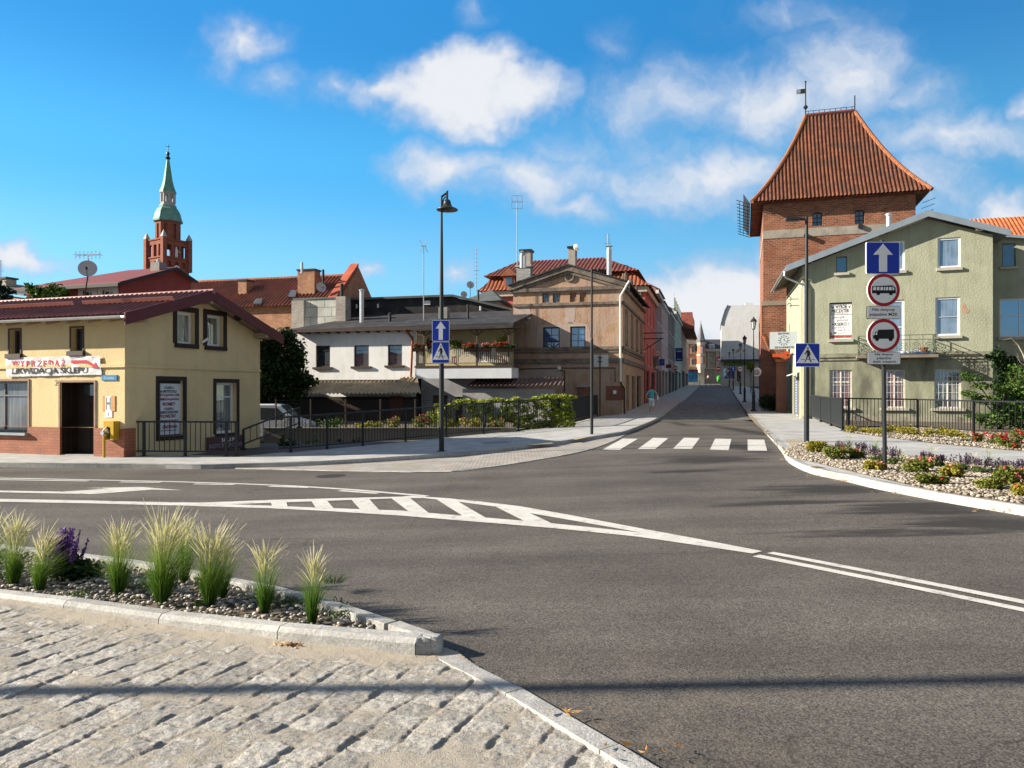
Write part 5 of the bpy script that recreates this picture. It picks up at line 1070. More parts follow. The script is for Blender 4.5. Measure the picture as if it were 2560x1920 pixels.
 for px in (1042, 1060, 1192, 1272):
  u = bp.uv(px, 860)[0]; q = MB(); bp.box(q, u - .045, u + .045, vz(914), vz(826), -.05, .04)
  for s in (-1, 1): q.bar(bp.P(u, vz(840)), bp.P(u + s * .38, vz(827)), .06)
  q.build('post', mat('dark_timber', (.09, .065, .05), .85, .2, 5), t)
 q = MB(); q.prism([bp.P(b0 - .1, vz(826), .25), bp.P(b1 + .12, vz(823), .25), bp.P(b1 + .12, vz(819), -bd_), bp.P(b0 - .1, vz(821), -bd_)], (0, 0, .1)); q.build('balcony_roof', m_tar, t)
 q = MB(); fr.box(q, U(1214), U(1228), V(812), V(806), .1, .2)
 # roof stubs
 b = Pl(t, (0, 2.5, 0), (1, 0, 0), (0, -1, 0))
 for px, y0, y1, r_, m in ((904.5, 727, 808, .13, m_galv), (975, 786, 800, .09, m_black), (1170, 765, 797, .07, m_anth)):
  u, z1 = b.uv(px, y0); z0 = b.uv(px, y1)[1] - .3; q = MB(); q.tube([b.P(u, z0), b.P(u, z1)], r_, 10); q.lathe([(r_ * 1.3, 0), (r_ * 1.3, .05), (.02, .12)], b.P(u, z1), 10); q.build('flue', m, t)
 a = b.rect(1096, 1118, 768, 796); q = MB(); b.box(q, *a, -.5, 0); q.build('chimney', brickmat('grey_brick', (.2, .19, .18), (.27, .26, .25), (.32, .31, .3), .26, .09, .012, .5), t)
 return t, fr, bp, (b0, b1, vz), bd_
WH, w_fr, w_bp, (w_b0, w_b1, w_vz), w_bd = white_house()
# ---------------------------------------------------------------- black tar building and grey hip roof behind
o = at(870, 900, 52.); o.z = -.7; t = thing('black_roofed_annexe', 'long building faced in black tar felt above the white house roof', 'building', o, -R(9))
f = Pl(t, (0, 0, 0), (1, 0, 0), (0, -1, 0)); u1 = f.uv(1285, 760)[0]
q = MB(); f.poly(q, [(0, 0), (u1, 0), (u1, f.uv(1285, 775)[1]), f.uv(1150, 747), f.uv(1130, 741), (0, f.uv(870, 750)[1])], -6, 0); q.build('wall', m_tar, t)
q = MB(); q.bar(f.P(*f.uv(868, 749), .1), f.P(*f.uv(1132, 739.5), .1), .25, .14); q.bar(f.P(*f.uv(1132, 739.5), .1), f.P(*f.uv(1285, 775), .1), .25, .14); q.build('coping', m_slate, t)
q = MB(); a = f.rect(1061, 1076, 752, 762); f.box(q, *a, 0, .06); q.build('vent_grille', m_white, t)
for px, py in ((898, 768), (912, 768), (951, 767), (1205, 773)):
 u, z = f.uv(px, py); q = MB(); q.tube([f.P(u, z), f.P(u, z, .45)], .05, 8); q.tube([f.P(u, z + .14, .5), f.P(u, z - .14, .5)], .07, 8); q.build('flue_stub', m_galv, t)
o = at(1200, 900, 55.); o.z = -.7; t = thing('grey_hip_roof_house', 'small house with grey pyramid roof beside the salmon house', 'house', o, -R(12))
f = Pl(t, (0, 0, 0), (1, 0, 0), (0, -1, 0)); ua, z0 = f.uv(1150, 754); ub, _ = f.uv(1256, 757); ut, z1 = f.uv(1207, 712)
q = MB(); q.box(ua + .4, ub - .4, .3, 5, 0, z0); q.build('wall', mat('pale_grey_wall', (.3, .3, .3), .9, .1, 2), t)
q = MB(); c = (ut, 2.6, z1); A = [(ua, 0, z0), (ub, 0, z0), (ub, 5.3, z0), (ua, 5.3, z0)]; q.add(A + [c], ((0, 1, 4), (1, 2, 4), (2, 3, 4), (3, 0, 4), (3, 2, 1, 0))); q.build('roof', m_slate, t)
q = MB(); u, z = f.uv(1198, 726); q.tube([f.P(u, z - 1.6, .3), f.P(u, z, .3)], .08, 8); q.build('flue', m_black, t)
# ---------------------------------------------------------------- brown tiled house with brick gable
def brown_house():
 o = at(842, 960, 50.); o.z = -.7; t = thing('brick_gabled_house', 'long house with red brown pantiles and brick end gable', 'house', o, -R(15))
 fr = Pl(t, (0, 0, 0), (1, 0, 0), (0, -1, 0)); ga = Pl(t, (0, 0, 0), (0, 1, 0), (1, 0, 0))
 ez = fr.uv(660, 765)[1]; D = 6.4
 rb = Pl(t, (0, D / 2, 0), (1, 0, 0), (0, -1, 0)); rzz = rb.uv(700, 699)[1]; X0 = -17.
 w = MB(); fr.wall(w, X0, 0, 0, ez); w.build('wall', m_brick, t)
 g = MB(); ga.poly(g, [(0, 0), (D, 0), (D, ez), (D / 2, rzz + .6), (0, ez)], -.3, .0); g.build('gable_wall', m_brick, t)
 r = MB(); tiled(r, (X0, -.3, ez - .1), (-.3, -.3, ez - .1), (-.3, D / 2, rzz), (X0, D / 2, rzz), .28, .05, .38, .04); tiled(r, (-.3, D + .3, ez - .1), (X0, D + .3, ez - .1), (X0, D / 2, rzz), (-.3, D / 2, rzz), .26, .035, .36, .03); ro = r.build('roof', m_tiler, t, smooth=True)
 c = MB(); c.tube([(X0, D / 2, rzz + .08), (-.3, D / 2, rzz + .08)], .13, 8); c.build('ridge_tiles', m_tileo, ro)
 v = MB(); v.prism([(-.62, -.3, ez + .0), (-.62, D / 2, rzz + .66), (-.62, D / 2, rzz + .9), (-.62, -.3, ez + .25)], (.6, 0, 0)); v.build('verge', wavemat('red_verge_tile', (.36, .08, .045), (.42, .11, .06), .24, .36, .4, .7), ro)
 for (x0, x1, y0, y1, bk, m) in ((744, 786, 676, 750, 1.0, m_brick), (595, 616, 702, 750, 1.3, m_brick)):
  b = Pl(t, (0, bk, 0), (1, 0, 0), (0, -1, 0)); a = b.rect(x0, x1, y0, y1); c = MB(); b.box(c, a[0], a[1], a[2] - .6, a[3], -.8, 0); k = c.build('chimney', m, t); c = MB(); b.box(c, a[0] - .06, a[1] + .06, a[3], a[3] + .1, -.86, .06); c.build('cap', m_anth, k)
 for x0, x1, y0, y1 in ((721, 743, 728, 745), (634, 658, 749, 762)):
  p = []
  for x, y in ((x0, y1), (x1 - 4, y1), (x1, y0), (x0 + 6, y0)):
   k = (rzz - ez + .1) / (D / 2 + .3); nrm = Vector((0, -k, 1)).normalized(); a_ = fr.inv @ Vector((0, 0, H)); b_ = fr.inv @ at(x, y, 1.); d_ = b_ - a_; P0 = Vector((0, -.3, ez - .1)) + nrm * .12; s_ = (P0 - a_).dot(nrm) / d_.dot(nrm); p.append(a_ + d_ * s_)
  q = MB(); q.prism(p, Vector((0, -.05, .08))); q.build('skylight', g_sky, ro)
 fw = Pl(t, (0, -1.6, 0), (1, 0, 0), (0, -1, 0)); a = fw.rect(735, 843, 748, 812); q = MB(); fw.box(q, a[0], a[1], 0, a[3], -.4, 0); q.build('fire_wall', brickmat('pale_insulation_panels', (.44, .46, .42), (.50, .51, .47), (.22, .22, .21), 1.0, .6, .025, .3, dirt=(.36, .37, .33)), t)
 q = MB(); fw.box(q, a[0] - .06, a[1] + .06, a[3], a[3] + .1, -.46, .06); q.build('wall_cap', m_slate, t)
 for x0, x1, y0, y1 in ((734, 764, 752, 812), (844, 868, 742, 795)):
  a = fw.rect(x0, x1, y0, y1); q = MB(); fw.box(q, a[0], a[1], 0, a[3], -.45, .25); q.build('brick_pier', brickmat('pale_brick', (.30, .27, .24), (.40, .36, .32), (.30, .28, .26), .25, .08, .012, .6), t)
 for px, y0, y1, r_ in ((755, 656, 676, .09), (808, 674, 700, .08), (854.5, 709, 742, .11)):
  b = Pl(t, (0, -1.2 if px == 854.5 else .6, 0), (1, 0, 0), (0, -1, 0)); u, z1 = b.uv(px, y0); z0 = b.uv(px, y1)[1] - .2; q = MB(); q.tube([b.P(u, z0), b.P(u, z1)], r_, 10); q.build('flue', m_galv if px == 755 else m_anth, t)
 return t, fr
BH, b_fr = brown_house()
# ---------------------------------------------------------------- burgundy house behind the yellow one
def burgundy_house():
 Y = 37.; o = at(301, 960, Y); o.z = -.3; t = thing('burgundy_house', 'dark red house with low sheet roof behind the yellow house', 'house', o, -R(19))
 fr = Pl(t, (0, 0, 0), (1, 0, 0), (0, -1, 0)); ga = Pl(t, (0, 0, 0), (0, 1, 0), (1, 0, 0)); gb = Pl(t, (.3, 0, 0), (0, 1, 0), (1, 0, 0))
 red = mat('burgundy_plaster', (.27, .055, .05), .9, .12, 1.5, .2, 40); ap = gb.uv(443, 671); le = gb.uv(301, 708); re_ = gb.uv(494, 706)
 X0 = fr.uv(66, 730)[0]; k1 = (ap[1] - le[1]) / (ap[0] - le[0]); k2 = (re_[1] - ap[1]) / (re_[0] - ap[0]); rf = lambda y: ap[1] + (y - ap[0]) * (k1 if y < ap[0] else k2)
 wn = [fr.rect(208, 232, 726, 745), fr.rect(257, 284, 725, 744), fr.rect(130, 153, 728, 748)]; z0 = fr.uv(200, 790)[1]
 w = MB(); fr.wall(w, X0, 0, -1, rf(0) - .1, wn, .15); ga.wall(w, 0, re_[0] - .2, -1, lambda u: rf(u) - .1, (), .1, cuts=[ap[0]]); w.quad((X0, 6, -1), (X0, 0, -1), (X0, 0, rf(0) - .1), (X0, 6, rf(0) - .1)); w.build('wall', red, t)
 for h in wn: window(t, fr, h, m_white, g_sky, .12, .06, (.5,), (), None, (mat('white_stone_trim', (.62, .60, .56), .85, .1, 3), .3, .03))
 r = MB(); ye = le[0] - .1
 hipx = fr.uv(190, 700)[0]
 r.prism([(X0 - .3, ye, rf(ye)), (.3, ye, rf(ye)), (.3, ap[0], ap[1]), (X0 + 3.2, ap[0], ap[1])], (0, 0, .08)); r.prism([(.3, re_[0], rf(re_[0])), (X0 - .3, re_[0], rf(re_[0])), (X0 + 3.2, ap[0], ap[1]), (.3, ap[0], ap[1])], (0, 0, .08)); r.prism([(X0 - .3, re_[0], rf(re_[0])), (X0 - .3, ye, rf(ye)), (X0 + 3.2, ap[0], ap[1])], (0, 0, .08)); r.build('roof', mat('red_roof_sheet', (.21, .058, .05), .6, .12, 1.2, .15, 60, blotch=(.17, .05, .045)), t)
 f = MB()
 for a, b in ((ye, ap[0]), (ap[0], re_[0])): f.prism([(.3, a, rf(a) + .06), (.3, b, rf(b) + .06), (.3, b, rf(b) - .08), (.3, a, rf(a) - .08)], (.04, 0, 0))
 f.box(X0 - .3, .3, ye - .06, ye - .0, rf(ye) - .12, rf(ye) + .04); f.build('roof_edge', m_anth, t)
 b = Pl(t, (0, ap[0] * .75, 0), (1, 0, 0), (0, -1, 0)); a = b.rect(376, 398, 655, 682); q = MB(); b.box(q, a[0], a[1], a[2] - .4, a[3], -.5, 0); c = q.build('chimney', mat('grey_chimney', (.28, .27, .26), .9, .15, 4), t); q = MB(); q.lathe([(.1, 0), (.12, .1), (.05, .2)], b.P((a[0] + a[1]) / 2, a[3], -.25), 10); q.build('cap', m_galv, c)
 return t, fr, X0, rf
BU, u_fr, u_X0, u_rf = burgundy_house()
o = at(40, 960, 52.); o.z = -.3; t = thing('beige_cottage', 'beige building with grey roof at the left edge', 'house', o, -R(19)); f = Pl(t, (0, 0, 0), (1, 0, 0), (0, -1, 0))
a, b = f.uv(70, 741), f.uv(-60, 722); q = MB(); f.poly(q, [(b[0], 0), (a[0], 0), (a[0], a[1] - .2), (b[0], b[1] - .2)], -5, 0); q.build('wall', mat('beige_wall', (.42, .34, .25), .9, .1, 2), t)
q = MB(); q.prism([f.P(*b, .3), f.P(*a, .3), f.P(a[0], a[1] + .6, -3), f.P(b[0], b[1] + .6, -3)], (0, 0, .12)); q.build('roof', m_slate, t)
b = Pl(t, (0, 1.5, 0), (1, 0, 0), (0, -1, 0)); a = b.rect(-14, 15, 697, 730); q = MB(); b.box(q, a[0], a[1], a[2], a[3], -.8, 0); c = q.build('chimney', mat('cream_chimney', (.46, .40, .33), .9, .15, 4), t); q = MB(); b.box(q, a[0] - .1, a[1] + .1, a[3], a[3] + .12, -.9, .1); q.build('cap', m_anth, c)
# ---------------------------------------------------------------- church tower
def church():
 Y = 150.; cx, _, _ = at(420, 960, Y); base = at(420, 960, Y); t = thing('church_tower', 'slender brick church tower with green copper spire far behind the roofs', 'church', (cx, Y, 0), R(-32))
 Zp = lambda py: H + (HY - py) / F * Y
 br = brickmat('church_brick', (.22, .065, .045), (.29, .09, .06), (.22, .12, .09), .6, .2, .02, .2, .9); cu = mat('copper_patina', (.13, .30, .245), .6, .22, 1.0, .1, 20, blotch=(.07, .17, .13), blotch_at=(.5, .7)); ls = mat('pale_lantern_stone', (.36, .37, .38), .8, .12, 1)
 hw = 2.75; w = MB(); fs = [Pl(t, (-hw, -hw, 0), (1, 0, 0), (0, -1, 0)), Pl(t, (hw, -hw, 0), (0, 1, 0), (1, 0, 0)), Pl(t, (hw, hw, 0), (-1, 0, 0), (0, 1, 0)), Pl(t, (-hw, hw, 0), (0, -1, 0), (-1, 0, 0))]
 hz0, hz1 = Zp(646), Zp(617)
 ho = [(c - .48, c + .48, hz0, hz1) for c in (1.2, 2.75, 4.3)]; lo = [(c - .4, c + .4, Zp(672), Zp(658)) for c in (1.2, 2.75, 4.3)]
 for p in fs: p.wall(w, 0, 2 * hw, 8, Zp(604), ho + lo, .4)
 w.build('lower_stage', br, t)
 for p in fs[:2]:
  for h in [ho[1]] + lo: q = MB(); p.box(q, h[0], h[1], h[2], h[3], -.42, -.40); q.build('niche', br, t)
 c = MB()
 for p in fs:
  for y0, y1 in ((650, 647.5), (606, 602.5)): p.box(c, -.15, 2 * hw + .15, Zp(y0), Zp(y1), -.2, .18)
 c.build('cornice', br, t)
 for sx in (-1, 1):
  for sy in (-1, 1):
   q = MB(); q.box(sx * hw - .42, sx * hw + .42, sy * hw - .42, sy * hw + .42, Zp(680), Zp(601)); pn = q.build('corner_pier', br, t); q = MB(); q.lathe([(.62, 0), (.62, .2), (.03, Zp(584) - Zp(601))], (sx * hw, sy * hw, Zp(601)), 4, R(45)); q.build('pinnacle', ls, pn)
 oc = MB(); r8 = 2.35; ap8 = r8 * math.cos(R(22.5)); sl8 = 2 * r8 * math.sin(R(22.5))
 for k in range(8):
  a = 2 * math.pi * k / 8; n = Vector((math.cos(a), math.sin(a), 0)); u = Vector((-n.y, n.x, 0)); p = Pl(t, n * ap8 - u * sl8 / 2, u, n); p.wall(oc, 0, sl8, Zp(606), Zp(552), [(sl8 / 2 - .3, sl8 / 2 + .3, Zp(600), Zp(563))], .35); p.box(oc, sl8 / 2 - .3, sl8 / 2 + .3, Zp(600), Zp(563), -.5, -.36)
 oc.build('octagon_stage', br, t)
 d = MB(); d.lathe([(2.75, Zp(556)), (2.8, Zp(552)), (2.55, Zp(545)), (2.4, Zp(535)), (2.0, Zp(524)), (1.55, Zp(517)), (1.5, Zp(515))], (0, 0, 0), 8, R(22.5)); d.build('copper_dome', cu, t)
 l = MB(); l.lathe([(1.6, Zp(517)), (1.6, Zp(514)), (1.35, Zp(513)), (1.35, Zp(507))], (0, 0, 0), 8, R(22.5)); l.lathe([(1.35, Zp(486)), (1.55, Zp(484)), (1.55, Zp(481))], (0, 0, 0), 8, R(22.5))
 for k in range(8): a = 2 * math.pi * (k + .5) / 8; l.tube([(1.2 * math.cos(a), 1.2 * math.sin(a), Zp(507)), (1.2 * math.cos(a), 1.2 * math.sin(a), Zp(486))], .24, 6)
 l.build('lantern', ls, t)
 s = MB(); s.lathe([(1.6, Zp(482)), (1.55, Zp(479)), (1.15, Zp(466)), (.85, Zp(450)), (.25, Zp(398))], (0, 0, 0), 8, R(22.5)); s.build('spire', cu, t)
 f = MB(); f.lathe([(.3, Zp(399)), (.5, Zp(395)), (.3, Zp(392)), (.18, Zp(389)), (.34, Zp(385)), (.32, Zp(382)), (.08, Zp(379)), (.07, Zp(361))], (0, 0, 0), 10); f.build('finial', m_anth, t)
 g = MB(); d_ = Vector((math.cos(R(32)), math.sin(R(32)), 0)); g.bar(d_ * -.38 + Z * Zp(366), d_ * .38 + Z * Zp(366), .09); g.build('cross', m_anth, t)
 q = MB(); p = fs[1]; c0 = p.P(2.75, Zp(647), -.1); q.lathe([(.3, 0), (.34, .5), (.26, 1.1), (.3, 1.5), (.16, 1.75), (.17, 2.0), (.05, 2.15)], c0, 10); q.bar(c0 + Vector((.1, .2, 1.3)), c0 + Vector((.5, .5, .95)), .12); q.build('statue', mat('white_marble', (.7, .69, .66), .7), t, smooth=True)
 q = MB()
 for p in fs[:2]: q.disc(p.P(2.75, Zp(672) - .2, .05), p.n, .62, .1)
 q.build('clock_face', m_white, t)
church()
# ---------------------------------------------------------------- gate tower
def gate_tower():
 o = at(1908, 960, 52.); o.z = G(o.x, 52) - .2
 t = thing('gate_tower', 'tall square red brick gate tower with steep pantile roof', 'tower', o, -R(17))
 fr = Pl(t, (0, 0, 0), (1, 0, 0), (0, -1, 0)); sd = Pl(t, (0, 0, 0), (0, 1, 0), (-1, 0, 0)); Wd = fr.uv(2289, 560)[0]; D = 10.5
 bk = brickmat('gothic_brick', (.165, .052, .031), (.32, .112, .055), (.28, .19, .135), .34, .125, .018, .9, dirt=(.24, .085, .05), dirt_at=(.52, .72), wob=.02)
 ez = fr.uv(1908, 516)[1]; V = lambda px, py: fr.uv(px, py)[1]
 wn = [fr.rect(2031, 2056, 530, 564.5), fr.rect(2137, 2161.5, 524, 560)]
 w = MB(); fr.wall(w, 0, Wd, -.5, ez + .3, wn, .35); sd.wall(w, 0, D, -.5, ez + .3); w.quad((Wd, 0, 0), (Wd, D, 0), (Wd, D, ez + .3), (Wd, 0, ez + .3)); w.quad((Wd, D, 0), (0, D, 0), (0, D, ez + .3), (Wd, D, ez + .3)); w.build('wall', bk, t)
 for h in wn:
  x = window(t, fr, h, m_black, g_dim, .28, .06, (.5,), (.3, .62), bw=.05); q = MB(); c = ((h[0] + h[1]) / 2, h[3]); ww = (h[1] - h[0]) / 2
  fr.poly(q, [(c[0] - ww, c[1])] + [(c[0] + ww * math.cos(R(a)), c[1] - ww * .55 + ww * .55 * math.sin(R(a))) for a in range(180, 0, -15)] + [(c[0] + ww, c[1]), (c[0] + ww, c[1] + .01), (c[0] - ww, c[1] + .01)], -.3, -.02); q.build('arch_head', bk, x)
  q = MB()
  for k in range(11):
   a = R(200 - 22 * k); pass
  for k in range(13): a = R(165 - 12.5 * k); q.bar(fr.P(c[0] + ww * 1.05 * math.cos(a), c[1] - ww * .3 + ww * .8 * math.sin(a), .012), fr.P(c[0] + ww * 1.5 * math.cos(a), c[1] - ww * .3 + ww * 1.25 * math.sin(a), .012), .09, .03, up=fr.n)
  q.build('arch_bricks', m_brickd, x)
 bt, bb = V(2100, 566), V(2100, 587); q = MB(); fr.box(q, -.02, Wd + .02, bb, bt, -.1, .03); sd.box(q, 0, D, bb, bt, -.1, .025); q.build('plaster_band', mat('lime_plaster_band', (.31, .28, .24), .95, .15, 1.5, .4, 20, blotch=(.20, .18, .16), blotch_at=(.5, .7)), t)
 a = fr.rect(1908, 1955, 757, 764); q = MB(); fr.box(q, -.12, Wd, a[2], a[3] + .1, -.1, .14); q.build('offset_course', mat('stone_weathering', (.28, .23, .18), .9, .1, 2), t)
 q = MB(); fr.box(q, -.1, Wd, -.5, a[2], -.1, .1); sd.box(q, -.1, D, -.5, a[2], -.1, .1); q.build('lower_wall', bk, t)
 # bell-cast hipped roof with individual tile columns
 ov = .75; lo = [Vector((-ov, -ov, fr.uv(1889, 511)[1])), Vector((Wd + ov, -ov, fr.uv(1889, 511)[1])), Vector((Wd + ov, D + ov, fr.uv(1889, 511)[1])), Vector((-ov, D + ov, fr.uv(1889, 511)[1]))]
 rp_ = Pl(t, (0, D * .36, 0), (1, 0, 0), (0, -1, 0)); ra, rb = rp_.uv(2014, 291), rp_.uv(2137, 283); zr = (ra[1] + rb[1]) / 2
 hi = [Vector((ra[0], D * .36, zr)), Vector((rb[0], D * .36, zr)), Vector((rb[0], D * .64, zr)), Vector((ra[0], D * .64, zr))]
 tm = wavemat('old_pantile', (.078, .032, .022), (.205, .072, .035), .245, .38, .15, .8, dirt=(.085, .045, .03), dirt_at=(.5, .72))
 r = MB()
 fvs = []; eds = []
 for k in range(4):
  fn = []
  for a_, b_, c_ in ((lo[k], lo[(k + 1) % 4], hi[k]), (lo[k - 1], lo[k], hi[k])): q_ = (b_ - a_).cross(c_ - a_).normalized(); fn.append(q_ if q_.z > 0 else -q_)
  fv = fn[0] + fn[1]; fvs.append(fv / fv.dot(fn[0]))
 for k in range(4): eds.append(tiled(r, lo[k], lo[(k + 1) % 4], hi[(k + 1) % 4], hi[k], .245, .042, .38, .03, curve=.05, per=8, hips=(fvs[k], fvs[(k + 1) % 4])))
 r.quad(*[p + Vector((0, 0, -.03)) for p in lo[::-1]]); ro = r.build('roof', tm, t, smooth=True)
 hipm = mat('ridge_tile', (.28, .105, .048), .8, .2, 4)
 for k in range(4):
  B = hi[k]; q = MB(); q.tube(eds[k][::4] + [B + Z * .05], .14, 8); q.build('hip_tiles', hipm, ro)
 q = MB(); q.tube([hi[0] + Z * .1, hi[1] + Z * .1], .15, 8); q.tube([hi[3] + Z * .1, hi[2] + Z * .1], .15, 8); q.build('ridge_tiles', m_tiled, ro)
 q = MB(); n = 9
 for k in range(n): p = hi[0].lerp(hi[1], (k + .5) / n); q.bar(p + Z * .2, p + Z * .42, .04)
 q.tube([hi[0] + Z * .42, hi[1] + Z * .42], .02, 5); q.tube([hi[1], hi[1] + Z * 1.2], .04, 6); q.build('lightning_wire', m_black, ro)
 q = MB()
 for k in range(10): s = (k + .5) / 10; p = lo[1].lerp(hi[1], s) + Vector((-.6 * 4 * s * (1 - s), 0, .15 - .4 * 4 * s * (1 - s))); q.bar(p, p + Vector((.1, -.05, .2)), .02)
 q.build('conductor_brackets', m_black, ro)
 # weathervane
 v = MB(); b = hi[0] + Z * .1; v.tube([b, b + Z * 2.45], .04, 6); v.lathe([(.02, -.16), (.11, -.11), (.16, 0), (.11, .11), (.02, .16)], b + Z * .62, 12); v.lathe([(.02, -.08), (.09, 0), (.02, .08)], b + Z * 2.45, 8); vo = v.build('vane_mast', m_black, ro)
 v = MB()
 fl = Pl(t, b + Z * 1.62, (-1, 0, 0), (0, -1, 0)); fl.box(v, .03, .34, .0, .34, -.015, .015)
 for k in range(4): fl.box(v, .34, .62, .01 + k * .09, .055 + k * .09, -.015, .015)
 v.build('weathervane', m_black, ro)
 # gutter guard with spikes at the street eave
 q = MB(); gp0, gp1 = lo[0] + Vector((-.1, .2, -.1)), lo[3] + Vector((-.1, -.3, -.1)); q.quad(gp0 + Z * .05, gp1 + Z * .05, gp1 + Vector((-.45, 0, .75)), gp0 + Vector((-.45, 0, .75)))
 for k in range(12): p = gp0.lerp(gp1, k / 11); q.bar(p, p + Vector((-.9, 0, .35)), .04)
 for s in (.2, .5, .8): q.tube([gp0 + Vector((-.9 * s, 0, .35 * s)), gp1 + Vector((-.9 * s, 0, .35 * s))], .02, 5)
 q.v = [v_ for v_ in q.v]; q.build('snow_fence', m_black, ro)
 q = MB()
 for k in range(4): p = lo[1] + Vector((-.4, .5 + k * .3, -.7 - k * .3)); q.bar(p, p + Vector((.75, -.1, .25)), .03)
 q.build('eaves_spikes', m_black, ro)
 q = MB(); p = fr.P(*fr.uv(2015, 590), .0); q.tube([p, p + fr.n * .35], .16, 8); p = fr.P(*fr.uv(2151, 567), 0); q.tube([p, p + fr.n * .2], .17, 8); q.build('stone_corbels', m_anth, t)
 return t
gate_tower()
# brick wall with tiled coping that steps down from the tower
o = at(1958, 1000, 45.5); o.z = G(o.x, 45.5) - .2; t = thing('brick_buttress_wall', 'short red brick wall with sloping pantile coping beside the tower', 'wall', o, -R(15)); f = Pl(t, (0, 0, 0), (1, 0, 0), (0, -1, 0))
q = MB(); pt = [f.uv(1908, 842), f.uv(1915, 842), f.uv(1943, 914), f.uv(1962, 905), (f.uv(1962, 905)[0], -.3), (f.uv(1941, 1000)[0], -.3), f.uv(1941, 930), f.uv(1908, 860)]
f.poly(q, [(f.uv(1941, 1000)[0], -.3), (f.uv(1966, 1000)[0], -.3), f.uv(1966, 905), f.uv(1941, 905)], -.6, 0); q.build('brick_pier', m_brickd, t)
bkw = Pl(t, (0, 5.0, 0), (1, 0, 0), (0, -1, 0)); q = MB(); bkw.poly(q, [(bkw.uv(1903, 1000)[0], -.3), (bkw.uv(1950, 1000)[0], -.3), bkw.uv(1946, 915), bkw.uv(1911, 845), bkw.uv(1903, 840)], -.5, 0); q.build('wall', m_brickd, t)
q = MB(); A, B = bkw.uv(1909, 840), bkw.uv(1944, 912); n = 14
for k in range(n):
 p = bkw.P(A[0] + (B[0] - A[0]) * k / n, A[1] + (B[1] - A[1]) * k / n, .25); p2 = bkw.P(A[0] + (B[0] - A[0]) * (k + 1.25) / n, A[1] + (B[1] - A[1]) * (k + 1.25) / n + .02, .25); q.tube([p + Z * .03, p2 + Z * .10], .17, 6); q.tube([p + Z * .05 + Vector((0, .6, 0)), p2 + Z * .12 + Vector((0, .6, 0))], .17, 6)
q.build('coping', hipm if False else mat('coping_tile', (.46, .17, .075), .8, .25, 5), t)
q = MB(); f.poly(q, [f.uv(1938, 905), f.uv(1969, 905), f.uv(1967, 899), f.uv(1940, 899)], -.7, .1); q.build('pier_cap', m_tileo, t)
